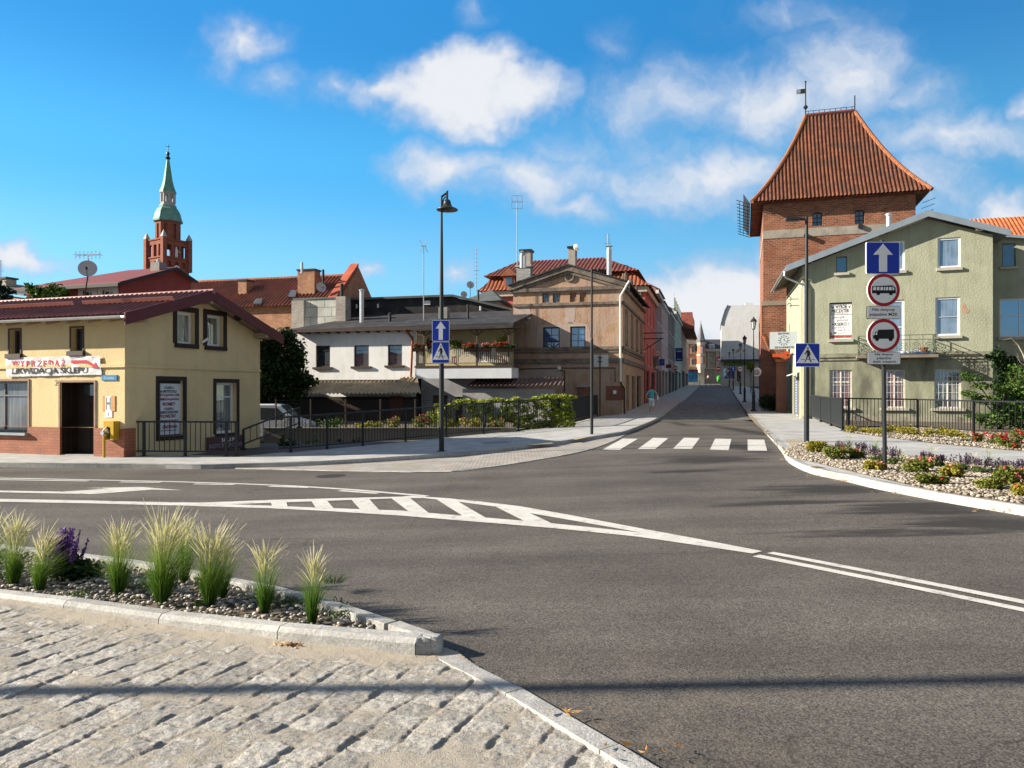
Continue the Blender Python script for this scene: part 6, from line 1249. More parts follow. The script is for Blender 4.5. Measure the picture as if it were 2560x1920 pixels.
# ---------------------------------------------------------------- green house on the right
def green_house():
 o = gp(2006, 1046, .12); o.z -= .1
 t = thing('green_house', 'pale green plaster house with grey metal roof edge on the right', 'house', o, -R(21))
 fr = Pl(t, (0, 0, 0), (1, 0, 0), (0, -1, 0)); K = -.107; sd = Pl(t, (0, 0, 0), (K, 1, 0), (-1, K, 0)); bo = .5; rf = Pl(t, (0, -bo, 0), (1, 0, 0), (0, -1, 0))
 gm = mat('green_plaster', (.345, .36, .265), .93, .08, 1.3, .9, 12, streak=.35, blotch=(.265, .275, .215), blotch_at=(.56, .8), blotch_scale=.7)
 gd = mat('stained_green_plaster', (.30, .315, .225), .93, .10, 1.5, .8, 20, blotch=(.13, .125, .10), blotch_at=(.40, .64), blotch_scale=1.1, stretch=(1, 1, .3))
 Wd = fr.uv(2482, 850)[0]; D = 9.
 L_, A_, R_ = rf.uv(1965, 669), rf.uv(2321, 531), rf.uv(2527, 580)
 top = gable_top(L_[0], L_[1], A_[0], A_[1], R_[0], R_[1])
 sz = (fr.uv(2010, 894)[1] + fr.uv(2470, 882)[1]) / 2
 at_ = [fr.rect(2090, 2118, 641, 682), fr.rect(2207, 2262, 603, 677), fr.rect(2344, 2402, 594, 669)]
 f1 = [fr.rect(2073.5, 2130, 756, 848), (fr.rect(2212, 2261, 750, 872)[0], fr.rect(2212, 2261, 750, 872)[1], sz + .05, fr.rect(2212, 2261, 750, 872)[3]), fr.rect(2338.5, 2400, 743, 839)]
 g0 = [fr.rect(2074, 2130, 925, 1019), fr.rect(2209, 2263, 924, 1020), fr.rect(2336, 2403, 922, 1021)]
 w = MB(); fr.wall(w, 0, Wd, sz, lambda u: top(u) - .2, at_ + f1, .16, cuts=[A_[0]])
 ez = top(L_[0]) ; sdh = [(1.2, 2.1, -.1, 2.3), (3.2, 4.6, .1, 2.4)]
 sd.wall(w, 0, D, -.4, top(0) - .1, sdh, .25); w.quad((Wd, 0, 0), (Wd, D, 0), (Wd, D, top(Wd) - .2), (Wd, 0, top(Wd) - .2)); w.quad((Wd, D, 0), (K * D, D, 0), (K * D, D, top(0) - .2), (Wd, D, top(0) - .2)); w.build('wall', gm, t)
 w = MB(); fr.wall(w, 0, Wd, -.4, sz, g0, .16); w.build('ground_floor_wall', gd, t)
 q = MB(); fr.box(q, -.1, Wd + .02, sz - .07, sz + .13, -.05, .12); fr.box(q, -.06, Wd + .01, sz - .22, sz - .07, -.05, .06); q.build('string_course', mat('dirty_cornice', (.25, .245, .185), .9, .2, 2, .4, 20, blotch=(.12, .11, .09)), t)
 q = MB(); fr.box(q, -.1, .42, -.4, fr.uv(2010, 720)[1], -.05, .05); sd.box(q, 0, .35, -.4, fr.uv(2010, 720)[1], -.05, .1); q.build('corner_pilaster', mat('cream_quoin', (.50, .48, .32), .9, .08, 2, .5, 25), t)
 q = MB(); fr.box(q, 0, Wd, -.4, .25, -.05, .06); q.build('plinth', mat('stained_plinth', (.30, .28, .23), .95, .2, 1.5, .6, 18, blotch=(.14, .13, .11)), t)
 cs = mat('concrete_sill', (.40, .39, .34), .9, .1, 4)
 window(t, fr, at_[0], gd, g_dim, .1, .05, (), (), (cs, .1, .13, .12)); window(t, fr, at_[1], m_white, g_milk, .1, .09, (), (), (cs, .06, .14, .12)); window(t, fr, at_[2], m_white, g_milk, .1, .09, (), (), (cs, .06, .14, .12))
 window(t, fr, f1[1], m_white, g_milk, .1, .10, (), (.5,), name='balcony_door'); window(t, fr, f1[2], m_white, g_milk, .1, .09, (), (.49,), (cs, .08, .14, .12), bw=.015)
 q = MB(); u0, u1, z0, z1 = f1[0]; fr.box(q, u0 + .003, u1 - .003, z0 + .003, z1 - .003, -.16, -.13); q.build('window_recess', m_dark, t); q = MB(); fr.box(q, u0 - .06, u1 + .06, z0 - .14, z0, -.02, .13); q.build('sill', cs, t)
 wf = mat('peeling_white_frame', (.55, .53, .48), .8, .15, 6)
 for h, gl in ((g0[0], g_red), (g0[1], g_red), (g0[2], g_lace)):
  x = window(t, fr, h, wf, gl, .12, .08, (.5,), (.68,), (cs, .16, .12, .14), bw=.07); q = MB()
  for k in range(1, 6): u = h[0] + (h[1] - h[0]) * k / 6; q.tube([fr.P(u, h[2] + .05, -.06), fr.P(u, h[3] - .05, -.06)], .006, 5)
  for k in range(1, 5): z = h[2] + (h[3] - h[2]) * k / 5; q.tube([fr.P(h[0], z, -.06), fr.P(h[1], z, -.06)], .006, 5)
  q.build('window_bars', m_white, x)
 for h in sdh: q = MB(); sd.box(q, h[0] + .003, h[1] - .003, h[2], h[3] - .003, -.3, -.25); q.build('shop_door', m_dark, t)
 q = MB(); a = fr.uv(2402, 800); fr.poly(q, [fr.uv(2404, 756), fr.uv(2412, 760), fr.uv(2415, 770), fr.uv(2424, 779), fr.uv(2416, 783), fr.uv(2404, 780), fr.uv(2405, 768)], -.01, .01); q.build('bare_brick_patch', mat('bare_brick', (.42, .27, .19), .95, .25, 8, .6, 20), t)
 # roof with zinc bargeboards
 r = MB()
 for a, b in ((L_, A_), (A_, R_)): r.prism([rf.P(a[0], a[1] - .03), rf.P(b[0], b[1] - .03), rf.P(b[0], b[1] - .03, -D - 1), rf.P(a[0] + (K * D if a is L_ else 0), a[1] - .03, -D - 1)], (0, 0, .1))
 ro = r.build('roof', m_zinc, t)
 for a, b in ((L_, A_), (A_, R_)): q = MB(); q.prism([rf.P(a[0], a[1] + .11), rf.P(b[0], b[1] + .11), rf.P(b[0], b[1] - .20), rf.P(a[0], a[1] - .20)], (0, -.06, 0)); q.build('bargeboard', m_zinc, t)
 q = MB(); sn = (A_[1] - L_[1]) / (A_[0] - L_[0])
 q.prism([rf.P(L_[0], L_[1] - .06), rf.P(.0, top(0) - .1), rf.P(K * D, top(0) - .1, -D), rf.P(L_[0] + K * D, L_[1] - .06, -D)], (0, 0, .02)); q.build('soffit', mat('dark_soffit', (.10, .085, .07), .9, .2, 4, stretch=(8, .5, 1)), t)
 for px, py in ((2022, 651), (2187, 590), (2446, 572)): a = fr.rect(px - 9, px + 9, py - 6.5, py + 6.5); q = MB(); fr.box(q, a[0], a[1], a[2], a[3], 0, .42); q.build('purlin_end', mat('pale_timber', (.42, .36, .28), .85, .15, 6), t)
 g = MB(); g0_ = rf.P(L_[0] - .07, L_[1] - .12); g.tube([g0_, g0_ + Vector((K * D, D, 0))], .075, 8); g.build('gutter', m_galv, t)
 c = MB(); c.tube([g0_ + Vector((.0, .1, 0)), rf.P(*rf.uv(1961, 689)), fr.P(*fr.uv(1966, 697), .4), fr.P(*fr.uv(2010, 714), .14), fr.P(.1, fr.uv(2010, 724)[1], .14), fr.P(.1, .2, .14)], .06, 8); c.build('drainpipe', m_galv, t)
 # balcony
 bd = .95; bp = Pl(t, (0, -bd, 0), (1, 0, 0), (0, -1, 0)); b0, b1 = bp.uv(2148, 860)[0], bp.uv(2340, 860)[0]; za = sz - .02
 q = MB(); q.box(b0 - .1, b1 + .1, -bd - .05, 0, za - .14, za); q.build('balcony_slab', mat('rusty_slab', (.20, .17, .14), .9, .2, 3, .3, 20), t)
 gi = mat('green_wrought_iron', (.06, .085, .06), .6, .2, 6); q = MB(); hr = .95
 ends = [((b0, 0), (b0, -bd)), ((b0, -bd), (b1, -bd)), ((b1, -bd), (b1, 0))]
 for a, b in ends:
  for zz in (.06, hr - .22, hr): q.bar((a[0], a[1], za + zz), (b[0], b[1], za + zz), .03)
  n = 3 if a[0] == b[0] else 6
  for k in range(n + 1): x, y = a[0] + (b[0] - a[0]) * k / n, a[1] + (b[1] - a[1]) * k / n; q.bar((x, y, za), (x, y, za + hr), .022)
  for k in range(n):
   x, y = a[0] + (b[0] - a[0]) * (k + .5) / n, a[1] + (b[1] - a[1]) * (k + .5) / n; e = Vector((b[0] - a[0], b[1] - a[1], 0)).normalized(); r_ = .2
   for cz, rr in ((za + .38, .19), (za + .38, .1), (za + .62, .07)): q.tube([Vector((x, y, cz)) + e * rr * math.cos(R(20 * j)) + Z * rr * math.sin(R(20 * j)) for j in range(19)], .010, 4)
   for j in range(4): aa = R(45 + 90 * j); q.tube([Vector((x, y, za + .38)), Vector((x, y, za + .38)) + e * .28 * math.cos(aa) + Z * .28 * math.sin(aa)], .009, 4)
 q.build('balcony_railing', gi, t)
 # metal steam flue on the roof
 b = Pl(t, (0, 2.5, 0), (1, 0, 0), (0, -1, 0)); u, z1 = b.uv(2222, 541); z0 = b.uv(2222, 575)[1] - .5; q = MB(); q.tube([b.P(u, z0), b.P(u, z1)], .13, 10); q.lathe([(.19, .0), (.19, .04), (.03, .14)], b.P(u, z1 + .06), 10); q.build('flue', m_galv, t)
 q = MB()
 for i, (x, y) in enumerate(((1990, 738), (1990, 755))): p = sd.P(1.6, fr.uv(2010, y)[1], 0); q.tube([p, p + sd.n * .5], .02, 5); q.tube([p + sd.n * .5 + Z * .02 + Vector((0, 0, .12 * math.sin(R(30 * k)))) + sd.n * .1 * math.cos(R(30 * k)) for k in range(9)], .02, 5)
 q.build('wire_brackets', m_black, t)
 q = MB(); q.prism([sd.P(.9, 2.55, .0), sd.P(2.6, 2.55, 0), sd.P(2.6, 2.35, .55), sd.P(.9, 2.35, .55)], (0, 0, .04)); q.build('door_canopy', m_white, t)
 # darker annexe set back on the right
 an = MB(); ap = Pl(t, (Wd, 2.2, 0), (1, 0, 0), (0, -1, 0)); h2 = ap.rect(2499, 2560 + 60, 745, 842); h3 = ap.rect(2505, 2540, 608, 667); zt = ap.uv(2530, 590)[1]
 ap.wall(an, .02, 8, -.4, zt, [h2, h3], .15); an.build('annexe_wall', gm, t); window(t, ap, h2, m_white, g_blue, .1, .08, (.42, .84), (.56,), (cs, .08, .14, .12)); window(t, ap, h3, gd, g_dim, .1, .05, (), (), (cs, .1, .12, .12))
 q = MB(); q.prism([ap.P(-.3, zt + .1, .4), ap.P(8, zt - 1.2, .4), ap.P(8, zt - 1.2, -6), ap.P(-.3, zt + .1, -6)], (0, 0, .14)); q.build('annexe_roof', m_zinc, t)
 return t, fr, sd, bp, (b0, b1, za), f1[0], Wd
GH, g_fr, g_sd, g_bp, (g_b0, g_b1, g_za), g_board, g_Wd = green_house()
o = at(2427, 960, 62.); o.z = 0; t = thing('orange_roofed_house', 'house with long bright orange pantile roof behind the green house', 'house', o, -R(15)); f = Pl(t, (0, 0, 0), (1, 0, 0), (0, -1, 0)); z0, z1 = f.uv(2500, 640)[1], f.uv(2427, 546)[1] + .8
q = MB(); q.box(.4, 22, .3, 9, 0, z0); q.build('wall', mat('plain_ochre_wall', (.4, .33, .22), .9, .1, 2), t)
q = MB(); tiled(q, (-.2, 0, z0), (22, 0, z0), (22, 4.6, z1), (-.2, 4.6, z1), .3, .05, .42, .03); q.box(-.2, 22, 4.6, 9.3, z0, z0 + .1); q.build('roof', wavemat('bright_orange_pantile', (.50, .13, .05), (.58, .18, .075), .3, .42, .2, .75), t, smooth=True)
# ================================================================ signs, lamps, railings, boards
m_blue = mat('sign_blue', (.012, .045, .42), .4, .05, 3, fine=0); m_sw = mat('sign_white', (.86, .86, .86), .45, .04, 3, fine=0); m_sr = mat('sign_red', (.42, .012, .02), .4, .05, 3, fine=0); m_sk = mat('sign_black', (.012, .012, .013), .5, fine=0); m_back = mat('sign_back', (.40, .41, .42), .5, .08, 3, metal=.4)
def sign_at(name, label, px, py, Y, rz=0., group=None, cat='road sign'):
 o = at(px, py, Y); t = thing(name, label, cat, o, rz, group); return t, Pl(t, (0, 0, 0), (1, 0, 0), (0, -1, 0))
def plate(t, p, w, h, r, m, border=None, bw=.02, th=.03, name='plate'):
 q = MB(); p.poly(q, rrect(-w / 2, w / 2, -h / 2, h / 2, r), -th, 0); o = q.build(name, border or m, t)
 if border: q = MB(); p.poly(q, rrect(-w / 2 + bw, w / 2 - bw, -h / 2 + bw, h / 2 - bw, max(.01, r - bw)), -.004, .004); q.build('face', m, t)
 q = MB(); p.box(q, -w * .3, w * .3, -h * .28, -h * .22, -th - .03, -th + .002); p.box(q, -w * .3, w * .3, h * .22, h * .28, -th - .03, -th + .002); q.build('clamp', m_back, t)
 return o
def rnd(t, p, r, ring, face, rw=.14, th=.03):
 q = MB(); p.poly(q, circ((0, 0), r, 40), -th, 0); q.build('plate', m_sw if ring is m_sr else ring, t)
 q = MB(); p.poly(q, circ((0, 0), r * .97, 40), -.004, .003); q.build('ring', ring, t); q = MB(); p.poly(q, circ((0, 0), r * (1 - rw * 1.55), 40), -.004, .006); q.build('face', face, t)
 q = MB(); p.box(q, -r * .5, r * .5, -.04, .04, -th - .03, -th + .002); q.build('clamp', m_back, t)
def up_arrow(t, p, w, h):
 q = MB(); hw = w * .30; p.poly(q, [(-w * .12, -h * .43), (w * .12, -h * .43), (w * .12, h * .10), (w * .29, h * .10), (0, h * .44), (-w * .29, h * .10), (-w * .12, h * .10)], 0, .008); q.build('arrow', m_sw, t)
def crossing(t, p, w, h):
 q = MB(); p.poly(q, [(-w * .46, -h * .34), (w * .46, -h * .34), (0, h * .46)], 0, .008); q.build('triangle', m_sw, t)
 s = w * .92; q = MB(); P_ = lambda pts: p.poly(q, [(x * s, (y - .02) * h) for x, y in pts], .004, .013)
 p.poly(q, circ((.005 * s, .29 * h), .040 * s, 14), .004, .013)
 P_([(-.035, .235), (.06, .235), (.075, .05), (-.03, .03)]); P_([(-.03, .235), (-.15, .06), (-.12, .035), (.0, .19)]); P_([(.05, .235), (.125, .10), (.10, -.0), (.07, .01), (.09, .10), (.03, .19)])
 P_([(-.03, .06), (.035, .06), (-.02, -.12), (-.10, -.265), (-.16, -.265), (-.155, -.24), (-.115, -.235), (-.07, -.12)]); P_([(.0, .07), (.07, .07), (.085, -.06), (.155, -.235), (.185, -.22), (.175, -.265), (.12, -.265), (.04, -.08)])
 P_([(-.30, -.155), (-.13, -.155), (-.14, -.175), (-.30, -.175)]); P_([(.17, -.155), (.30, -.155), (.30, -.175), (.18, -.175)]); P_([(-.03, -.155), (.07, -.155), (.07, -.175), (-.03, -.175)])
 q.build('walking_figure', m_sk, t)
def scale_at(Y): return Y / F
# bell lamp with its two plates
lb = gp(1104, 1128, .12); t = thing('street_lamp', 'tall black pole with bell shaped lamp head on the left pavement', 'street lamp', lb); k = scale_at(lb.y)
hz = lambda py, b=lb: H + (HY - py) / F * b.y - b.z
q = MB(); q.tube([(0, 0, -.05), (0, 0, .02), (0, 0, .021), (0, 0, hz(912)), (0, 0, hz(790)), (0, 0, hz(490))], [.13, .13, .072, .070, .062, .028], 14); q.build('pole', m_anth, t, smooth=False)
bx = 14 * k; q = MB(); q.bar((0, 0, hz(492)), (bx, 0, hz(482)), .045, .05); q.tube([(.02, 0, hz(520)), (.03, 0, hz(505)), (.07, 0, hz(496)), (bx, 0, hz(490))], .018, 6); q.tube([(bx, 0, hz(500)), (bx, 0, hz(477))], .03, 8); q.build('arm', m_anth, t)
q = MB(); z0 = hz(529); pr = [(.10, .0), (.30, .035), (.315, .05), (.29, .075), (.16, .13), (.125, .19), (.105, .26), (.10, .30), (.06, .345), (.02, .36)]; q.lathe([(r, z0 + z) for r, z in pr], (bx, 0, 0), 24); q.build('bell_shade', mat('bell_black', (.03, .032, .035), .3, .1, 5, spec=.5), t, smooth=True)
s, p = sign_at('road_sign', 'blue square sign with white up arrow on the bell lamp pole', 1102, 826.8, lb.y - .1); w, h = 43.5 * k, 53 * k; plate(s, p, w, h, .04, m_blue, m_sw, .014); up_arrow(s, p, w, h)
s, p = sign_at('road_sign', 'blue pedestrian crossing sign below the up arrow on the bell lamp pole', 1101.8, 881.2, lb.y - .1); plate(s, p, w, 53.5 * k, .04, m_blue, m_sw, .014); crossing(s, p, w, 53.5 * k)
# flat-headed lamps
def flat_lamp(label, bpx, bpy_, tpy, arm, lowr, upr, step, rz=0.):
 b = gp(bpx, bpy_, .12); t = thing('street_lamp', label, 'street lamp', b, rz, 'flat headed street lamps'); hh = lambda py: H + (HY - py) / F * b.y - b.z
 q = MB(); q.tube([(0, 0, -.05), (0, 0, hh(step)), (0, 0, hh(step - 6)), (0, 0, hh(tpy))], [lowr, lowr, upr, upr], 14); q.build('pole', m_anth, t)
 q = MB(); a = Vector(arm); e = Vector((0, 0, hh(tpy) - .05)); q.tube([e, e + a * .5], upr, 8); q.build('arm', m_anth, t)
 q = MB(); d = a.normalized(); q.bar(e + a * .35, e + a, .22, .07); q.bar(e + a * .42 - Z * .04, e + a * .96 - Z * .04, .18, .03); q.build('lamp_head', m_anth, t)
 return t, b
tr_, rl = flat_lamp('slim anthracite lamp with flat head beside the right end of the zebra crossing', 2016.5, 1105, 543, (-.55, .12, .02), .072, .045, 870)
tl_, ll = flat_lamp('slim anthracite lamp with flat head standing in front of the tan house', 1479.5, 1085.6, 672, (.5, .25, .02), .055, .038, 850)
k = scale_at(rl.y); s, p = sign_at('road_sign', 'blue pedestrian crossing sign alone on the right flat headed lamp', 2019, 887.8, rl.y - .1, R(4)); plate(s, p, 62.5 * k, 58.5 * k, .04, m_blue, m_sw, .014); crossing(s, p, 62.5 * k, 58.5 * k)
# sign post with five plates in the right planting bed
b = gp(2212.7, 1174.5, .14); t = thing('sign_post', 'grey steel post carrying five plates in the rose bed', 'post', b, 0); top = at(2205, 600, b.y) - b; q = MB(); q.tube([(0, 0, -.1), top], .037, 12); q.build('tube', m_anth, t); q = MB(); q.lathe([(.07, -.05), (.07, .01), (.04, .03)], (0, 0, 0), 12); q.build('foot', m_anth, t)
k = scale_at(b.y); Y = b.y - .08
s, p = sign_at('road_sign', 'blue square sign with white up arrow topmost on the rose bed post', 2207.4, 645, Y, R(2)); plate(s, p, 85 * k, 80 * k, .04, m_blue, m_sw, .012); up_arrow(s, p, 85 * k, 80 * k)
s, p = sign_at('road_sign', 'round red rimmed sign with black bus on the rose bed post', 2209.4, 725, Y, R(2)); r = 41.5 * k; rnd(s, p, r, m_sr, m_sw)
q = MB(); B = lambda pts: p.poly(q, [(x * r, y * r) for x, y in pts], .003, .011)
B([(-.73, .22), (.52, .28), (.70, .14), (.73, -.20), (-.73, -.20)]); [p.poly(q, circ((x * r, -.20 * r), .115 * r, 14), .003, .011) for x in (-.35, .42)]
q.build('bus_symbol', m_sk, s); q = MB()
for x0, x1 in ((-.66, -.50), (-.45, -.28), (-.23, -.06), (-.01, .07), (.11, .24), (.29, .46)): p.poly(q, [(x0 * r, .17 * r), (x1 * r, .185 * r), (x1 * r, -.02 * r), (x0 * r, -.02 * r)], .008, .0125)
p.poly(q, [(.51 * r, .19 * r), (.56 * r, .18 * r), (.65 * r, .02 * r), (.51 * r, -.02 * r)], .008, .0125); q.build('bus_windows', m_sw, s)
s, p = sign_at('supplementary_plate', 'white plate lettered Nie dotyczy pojazdów MZK under the bus sign', 2209.5, 781.2, Y, R(2), cat='sign plate'); w, h = 84 * k, 32.4 * k; plate(s, p, w, h, .03, m_sw, m_sk, .008)
text(p, 'Nie dotyczy', (-w * .35, w * .33, h * .06, h * .33), m_sk, s, .007, bold=.012); text(p, 'pojazdów MZK', (-w * .43, w * .42, -h * .33, -h * .03), m_sk, s, .007, bold=.012)
s, p = sign_at('road_sign', 'round red rimmed sign with black lorry on the rose bed post', 2209.4, 838.5, Y, R(2)); r = 42 * k; rnd(s, p, r, m_sr, m_sw); q = MB()
B([(-.36, .33), (.60, .36), (.60, -.20), (-.64, -.20), (-.66, -.02), (-.56, .02), (-.52, .21), (-.36, .22)]); [p.poly(q, circ((x * r, -.22 * r), .12 * r, 14), .003, .011) for x in (-.42, .40)]; q.build('lorry_symbol', m_sk, s)
q = MB(); p.poly(q, [(-.51 * r, .03 * r), (-.41 * r, .03 * r), (-.41 * r, .16 * r), (-.48 * r, .16 * r)], .008, .0125); q.build('cab_window', m_sw, s)
s, p = sign_at('supplementary_plate', 'white plate lettered Nie dotyczy pojazdów służb miejskich under the lorry sign', 2210, 895.5, Y, R(2), cat='sign plate'); h = 31.7 * k; plate(s, p, w, h, .03, m_sw, m_sk, .008)
text(p, 'Nie dotyczy', (-w * .27, w * .27, h * .17, h * .40), m_sk, s, .007, bold=.012); text(p, 'pojazdów', (-w * .22, w * .22, -h * .14, h * .11), m_sk, s, .007, bold=.012); text(p, 'służb miejskich', (-w * .34, w * .36, -h * .41, -h * .17), m_sk, s, .007, bold=.012)
# lantern lamps along the street
m_lg = glassmat('lantern_glass', (.35, .36, .35), .2)
def lantern(label, b, hgt):
 t = thing('lantern_lamp', label, 'street lamp', b, 0, 'black lantern lamps along the street'); q = MB(); pr = [(.034, 0), (.034, .006), (.022, .02), (.0175, .025), (.0165, .155), (.021, .16), (.021, .168), (.014, .175), (.017, .19), (.012, .215), (.007, .235), (.006, .60), (.0085, .61), (.0055, .62), (.0045, .86), (.012, .868)]; q.lathe([(r * hgt, z * hgt) for r, z in pr], (0, 0, 0), 12); q.build('post', m_black, t)
 q = MB(); q.lathe([(r * hgt, z * hgt) for r, z in ((.013, .872), (.026, .950))], (0, 0, 0), 6); g = q.build('lantern_glass', m_lg, t)
 q = MB()
 for i in range(6): a = 2 * math.pi * i / 6; q.bar((.0135 * hgt * math.cos(a), .0135 * hgt * math.sin(a), .868 * hgt), (.0268 * hgt * math.cos(a), .0268 * hgt * math.sin(a), .952 * hgt), .03)
 q.build('lantern_frame', m_black, t)
 q = MB(); q.lathe([(r * hgt, z * hgt) for r, z in ((.034, .948), (.035, .955), (.022, .975), (.012, .982), (.010, .992), (.003, 1.0))], (0, 0, 0), 12); q.build('cap', m_black, t); return t
LP = [(1884, 1028, 792), (1861.6, 1005, 838), (1851, 985, 857), (1833, 974.7, 871.4), (1823.4, 967, 879)]; lam = []
for i, (x, y, tp) in enumerate(LP):
 b = gp(x, y, .12); hgt = (y - tp) / F * b.y; lab = ['lantern lamp nearest the brick pier, with a round mirror on its post', 'lantern lamp second from the brick pier, without any sign', 'lantern lamp with a red rimmed round sign on its post', 'lantern lamp with a round blue arrow sign on its post', 'smallest and farthest lantern lamp of the street row'][i]
 if i == 0: L0 = lantern(lab, b, hgt); h0 = hgt
 else: dup(L0, b, 0, lab, scale=(hgt / h0,) * 3)
 lam.append(b)
s, p = sign_at('traffic_mirror', 'round white rimmed mirror on the nearest lantern lamp', 1892, 930, lam[0].y - .1, R(-35), cat='mirror'); r = .27; q = MB(); p.poly(q, circ((0, 0), r, 28), -.06, 0); q.build('rim', m_white, s); q = MB(); q.lathe([(.02, .0), (.1, .0)], (0, 0, 0)); q = MB(); p.poly(q, circ((0, 0), r * .7, 28), -.01, .012); q.build('mirror_glass', glassmat('mirror', (.2, .2, .2), .7), s); q = MB(); q.bar((-.25, .05, 0), (0, .02, 0), .04); q.build('bracket', m_black, s)
Y = lam[3].y - .12; s, p = sign_at('road_sign', 'round blue sign with white arrow on a far lantern lamp', 1833, 922, Y); r = 6.4 * scale_at(Y); q = MB(); p.poly(q, circ((0, 0), r, 28), -.03, 0); q.build('plate', m_blue, s); q = MB(); p.poly(q, [(-.12 * r, -.6 * r), (.12 * r, -.6 * r), (.12 * r, .1 * r), (.42 * r, .1 * r), (0, .65 * r), (-.42 * r, .1 * r), (-.12 * r, .1 * r)], 0, .02); q.build('arrow', m_sw, s)
Y = lam[2].y - .12; s, p = sign_at('road_sign', 'round red rimmed sign with dark cart symbol on a lantern lamp', 1850.5, 922.4, Y); r = 6.8 * scale_at(Y); rnd(s, p, r, m_sr, m_sw); q = MB(); p.poly(q, [(-.6 * r, .22 * r), (.55 * r, .25 * r), (.5 * r, .05 * r), (.2 * r, 0), (.1 * r, -.4 * r), (-.1 * r, -.4 * r), (-.05 * r, .0), (-.5 * r, -.05 * r)], .004, .02); q.build('symbol', m_sk, s)
# ---------------------------------------------------------------- signs on the left row
def rowsign(name, label, x0, x1, y0, y1, s_, rz=-R(15), cat='sign'):
 b = rowp(s_); Y = b.y; o = at((x0 + x1) / 2, (y0 + y1) / 2, Y); t = thing(name, label, cat, o, rz); return t, Pl(t, (0, 0, 0), (1, 0, 0), (0, -1, 0)), (x1 - x0) / F * Y / math.cos(rz), (y1 - y0) / F * Y
s, p, w, h = rowsign('hanging_sign', 'grey green hanging board with text lines and a football', 1627, 1647, 890, 925, 23.); q = MB(); p.box(q, -w / 2, w / 2, -h / 2, h / 2, -.12, 0); q.build('board', mat('grey_green_board', (.20, .235, .21), .6, .08, 3), s); q = MB()
for k in range(9): z = h * (.34 - k * .075); p.box(q, -w * .38, w * (.30 - .03 * k), z, z + h * .026, 0, .012)
q.build('text_lines', mat('dark_green_print', (.04, .06, .05), .7), s); q = MB(); p.poly(q, circ((w * .30, -h * .32), w * .19, 20), 0, .02); q.build('football', m_sw, s); q = MB(); p.poly(q, circ((w * .30, -h * .32), w * .07, 5, ), .01, .028)
for k in range(5): a = R(90 + 72 * k); p.poly(q, circ((w * .30 + w * .15 * math.cos(a), -h * .32 + w * .15 * math.sin(a)), w * .035, 6), .01, .028)
q.build('football_patches', m_sk, s); q = MB(); p.box(q, -w / 2, -w / 2 - .8, h * .4, h * .44, -.1, -.05); q.build('bracket', m_black, s)
s, p, w, h = rowsign('hanging_sign', 'bright blue square hanging sign with yellow bird mark', 1648, 1661, 897, 914, 30.); q = MB(); p.box(q, -w / 2, w / 2, -h / 2, h / 2, -.12, 0); q.build('board', m_blue, s); q = MB(); p.poly(q, [(-w * .2, -h * .15), (w * .1, -.05 * h), (w * .3, .25 * h), (w * .05, .1 * h), (-w * .05, .05 * h)], 0, .012); q.build('emblem', mat('ochre_mark', (.25, .22, .08), .7), s); q = MB(); p.box(q, -w / 2 - .5, -w / 2, h * .3, h * .36, -.1, -.05); q.build('bracket', m_black, s)
s, p, w, h = rowsign('banner_sign', 'tall dark blue banner sign on the pale green street house', 1689, 1706, 870, 903, 56.); q = MB(); p.box(q, -w / 2, w / 2, -h / 2, h / 2, -.15, 0); q.build('board', mat('navy_board', (.012, .025, .16), .6, .05, 3), s); q = MB(); p.box(q, -w * .36, w * .36, h * .2, h * .27, 0, .015); p.box(q, -w * .3, w * .3, h * .34, h * .38, 0, .012); p.box(q, -w * .3, w * .3, -h * .38, -h * .33, 0, .012); q.build('text_lines', mat('pale_blue_print', (.35, .45, .62), .7), s); q = MB(); p.box(q, -w / 2 - .4, -w / 2, h * .44, h * .47, -.12, -.05); q.build('bracket', m_black, s)
s, p, w, h = rowsign('road_sign', 'round red rimmed sign with black car above the football board', 1638.5, 1650.5, 877, 889, 22., 0, 'road sign'); rnd(s, p, w / 2, m_sr, m_sw, .16); q = MB(); p.poly(q, [(-.3 * w, -.12 * w), (.3 * w, -.12 * w), (.3 * w, .03 * w), (.18 * w, .06 * w), (.1 * w, .17 * w), (-.16 * w, .17 * w), (-.24 * w, .04 * w), (-.3 * w, .02 * w)], .004, .02); q.build('car_symbol', m_sk, s)
s, p, w, h = rowsign('shop_sign', 'small maroon shop sign over a doorway of the pink street house', 1665, 1677.5, 911, 920, 38.); q = MB(); p.box(q, -w / 2, w / 2, -h / 2, h / 2, -.1, 0); q.build('board', mat('maroon_board', (.11, .02, .025), .6), s)
s, p, w, h = rowsign('shop_sign', 'pale pink slanting shop sign on the brown street house', 1672, 1685, 903, 917, 46.); q = MB(); p.poly(q, [(-w / 2, h / 2), (w / 2, h * .15), (w / 2, -h / 2), (-w / 2, -h * .1)], -.1, 0); q.build('board', mat('pale_pink_board', (.5, .36, .36), .6), s)
def entry_sign(label, px, py, by, Y_):
 b = gp(px, by, .12) if Y_ is None else at(px, by, Y_); t = thing('road_sign', label, 'road sign', b, 0, 'no entry signs in the street'); z = H + (HY - py) / F * b.y - b.z; r = 5.6 * scale_at(b.y); p = Pl(t, (0, -.08, z), (1, 0, 0), (0, -1, 0)); q = MB(); q.tube([(0, 0, -.1), (0, 0, z + r)], .04, 8); q.build('post', m_anth, t); q = MB(); p.poly(q, circ((0, 0), r, 24), -.03, 0); q.build('plate', m_sr, t); q = MB(); p.box(q, -.7 * r, .7 * r, -.16 * r, .16 * r, 0, .015); q.build('white_bar', m_sw, t)
entry_sign('red no entry sign with white bar on a post by the pale green street house', 1688, 920, 978, None); entry_sign('red no entry sign with white bar before the grey office at the street end', 1796, 922, 956, 160.)
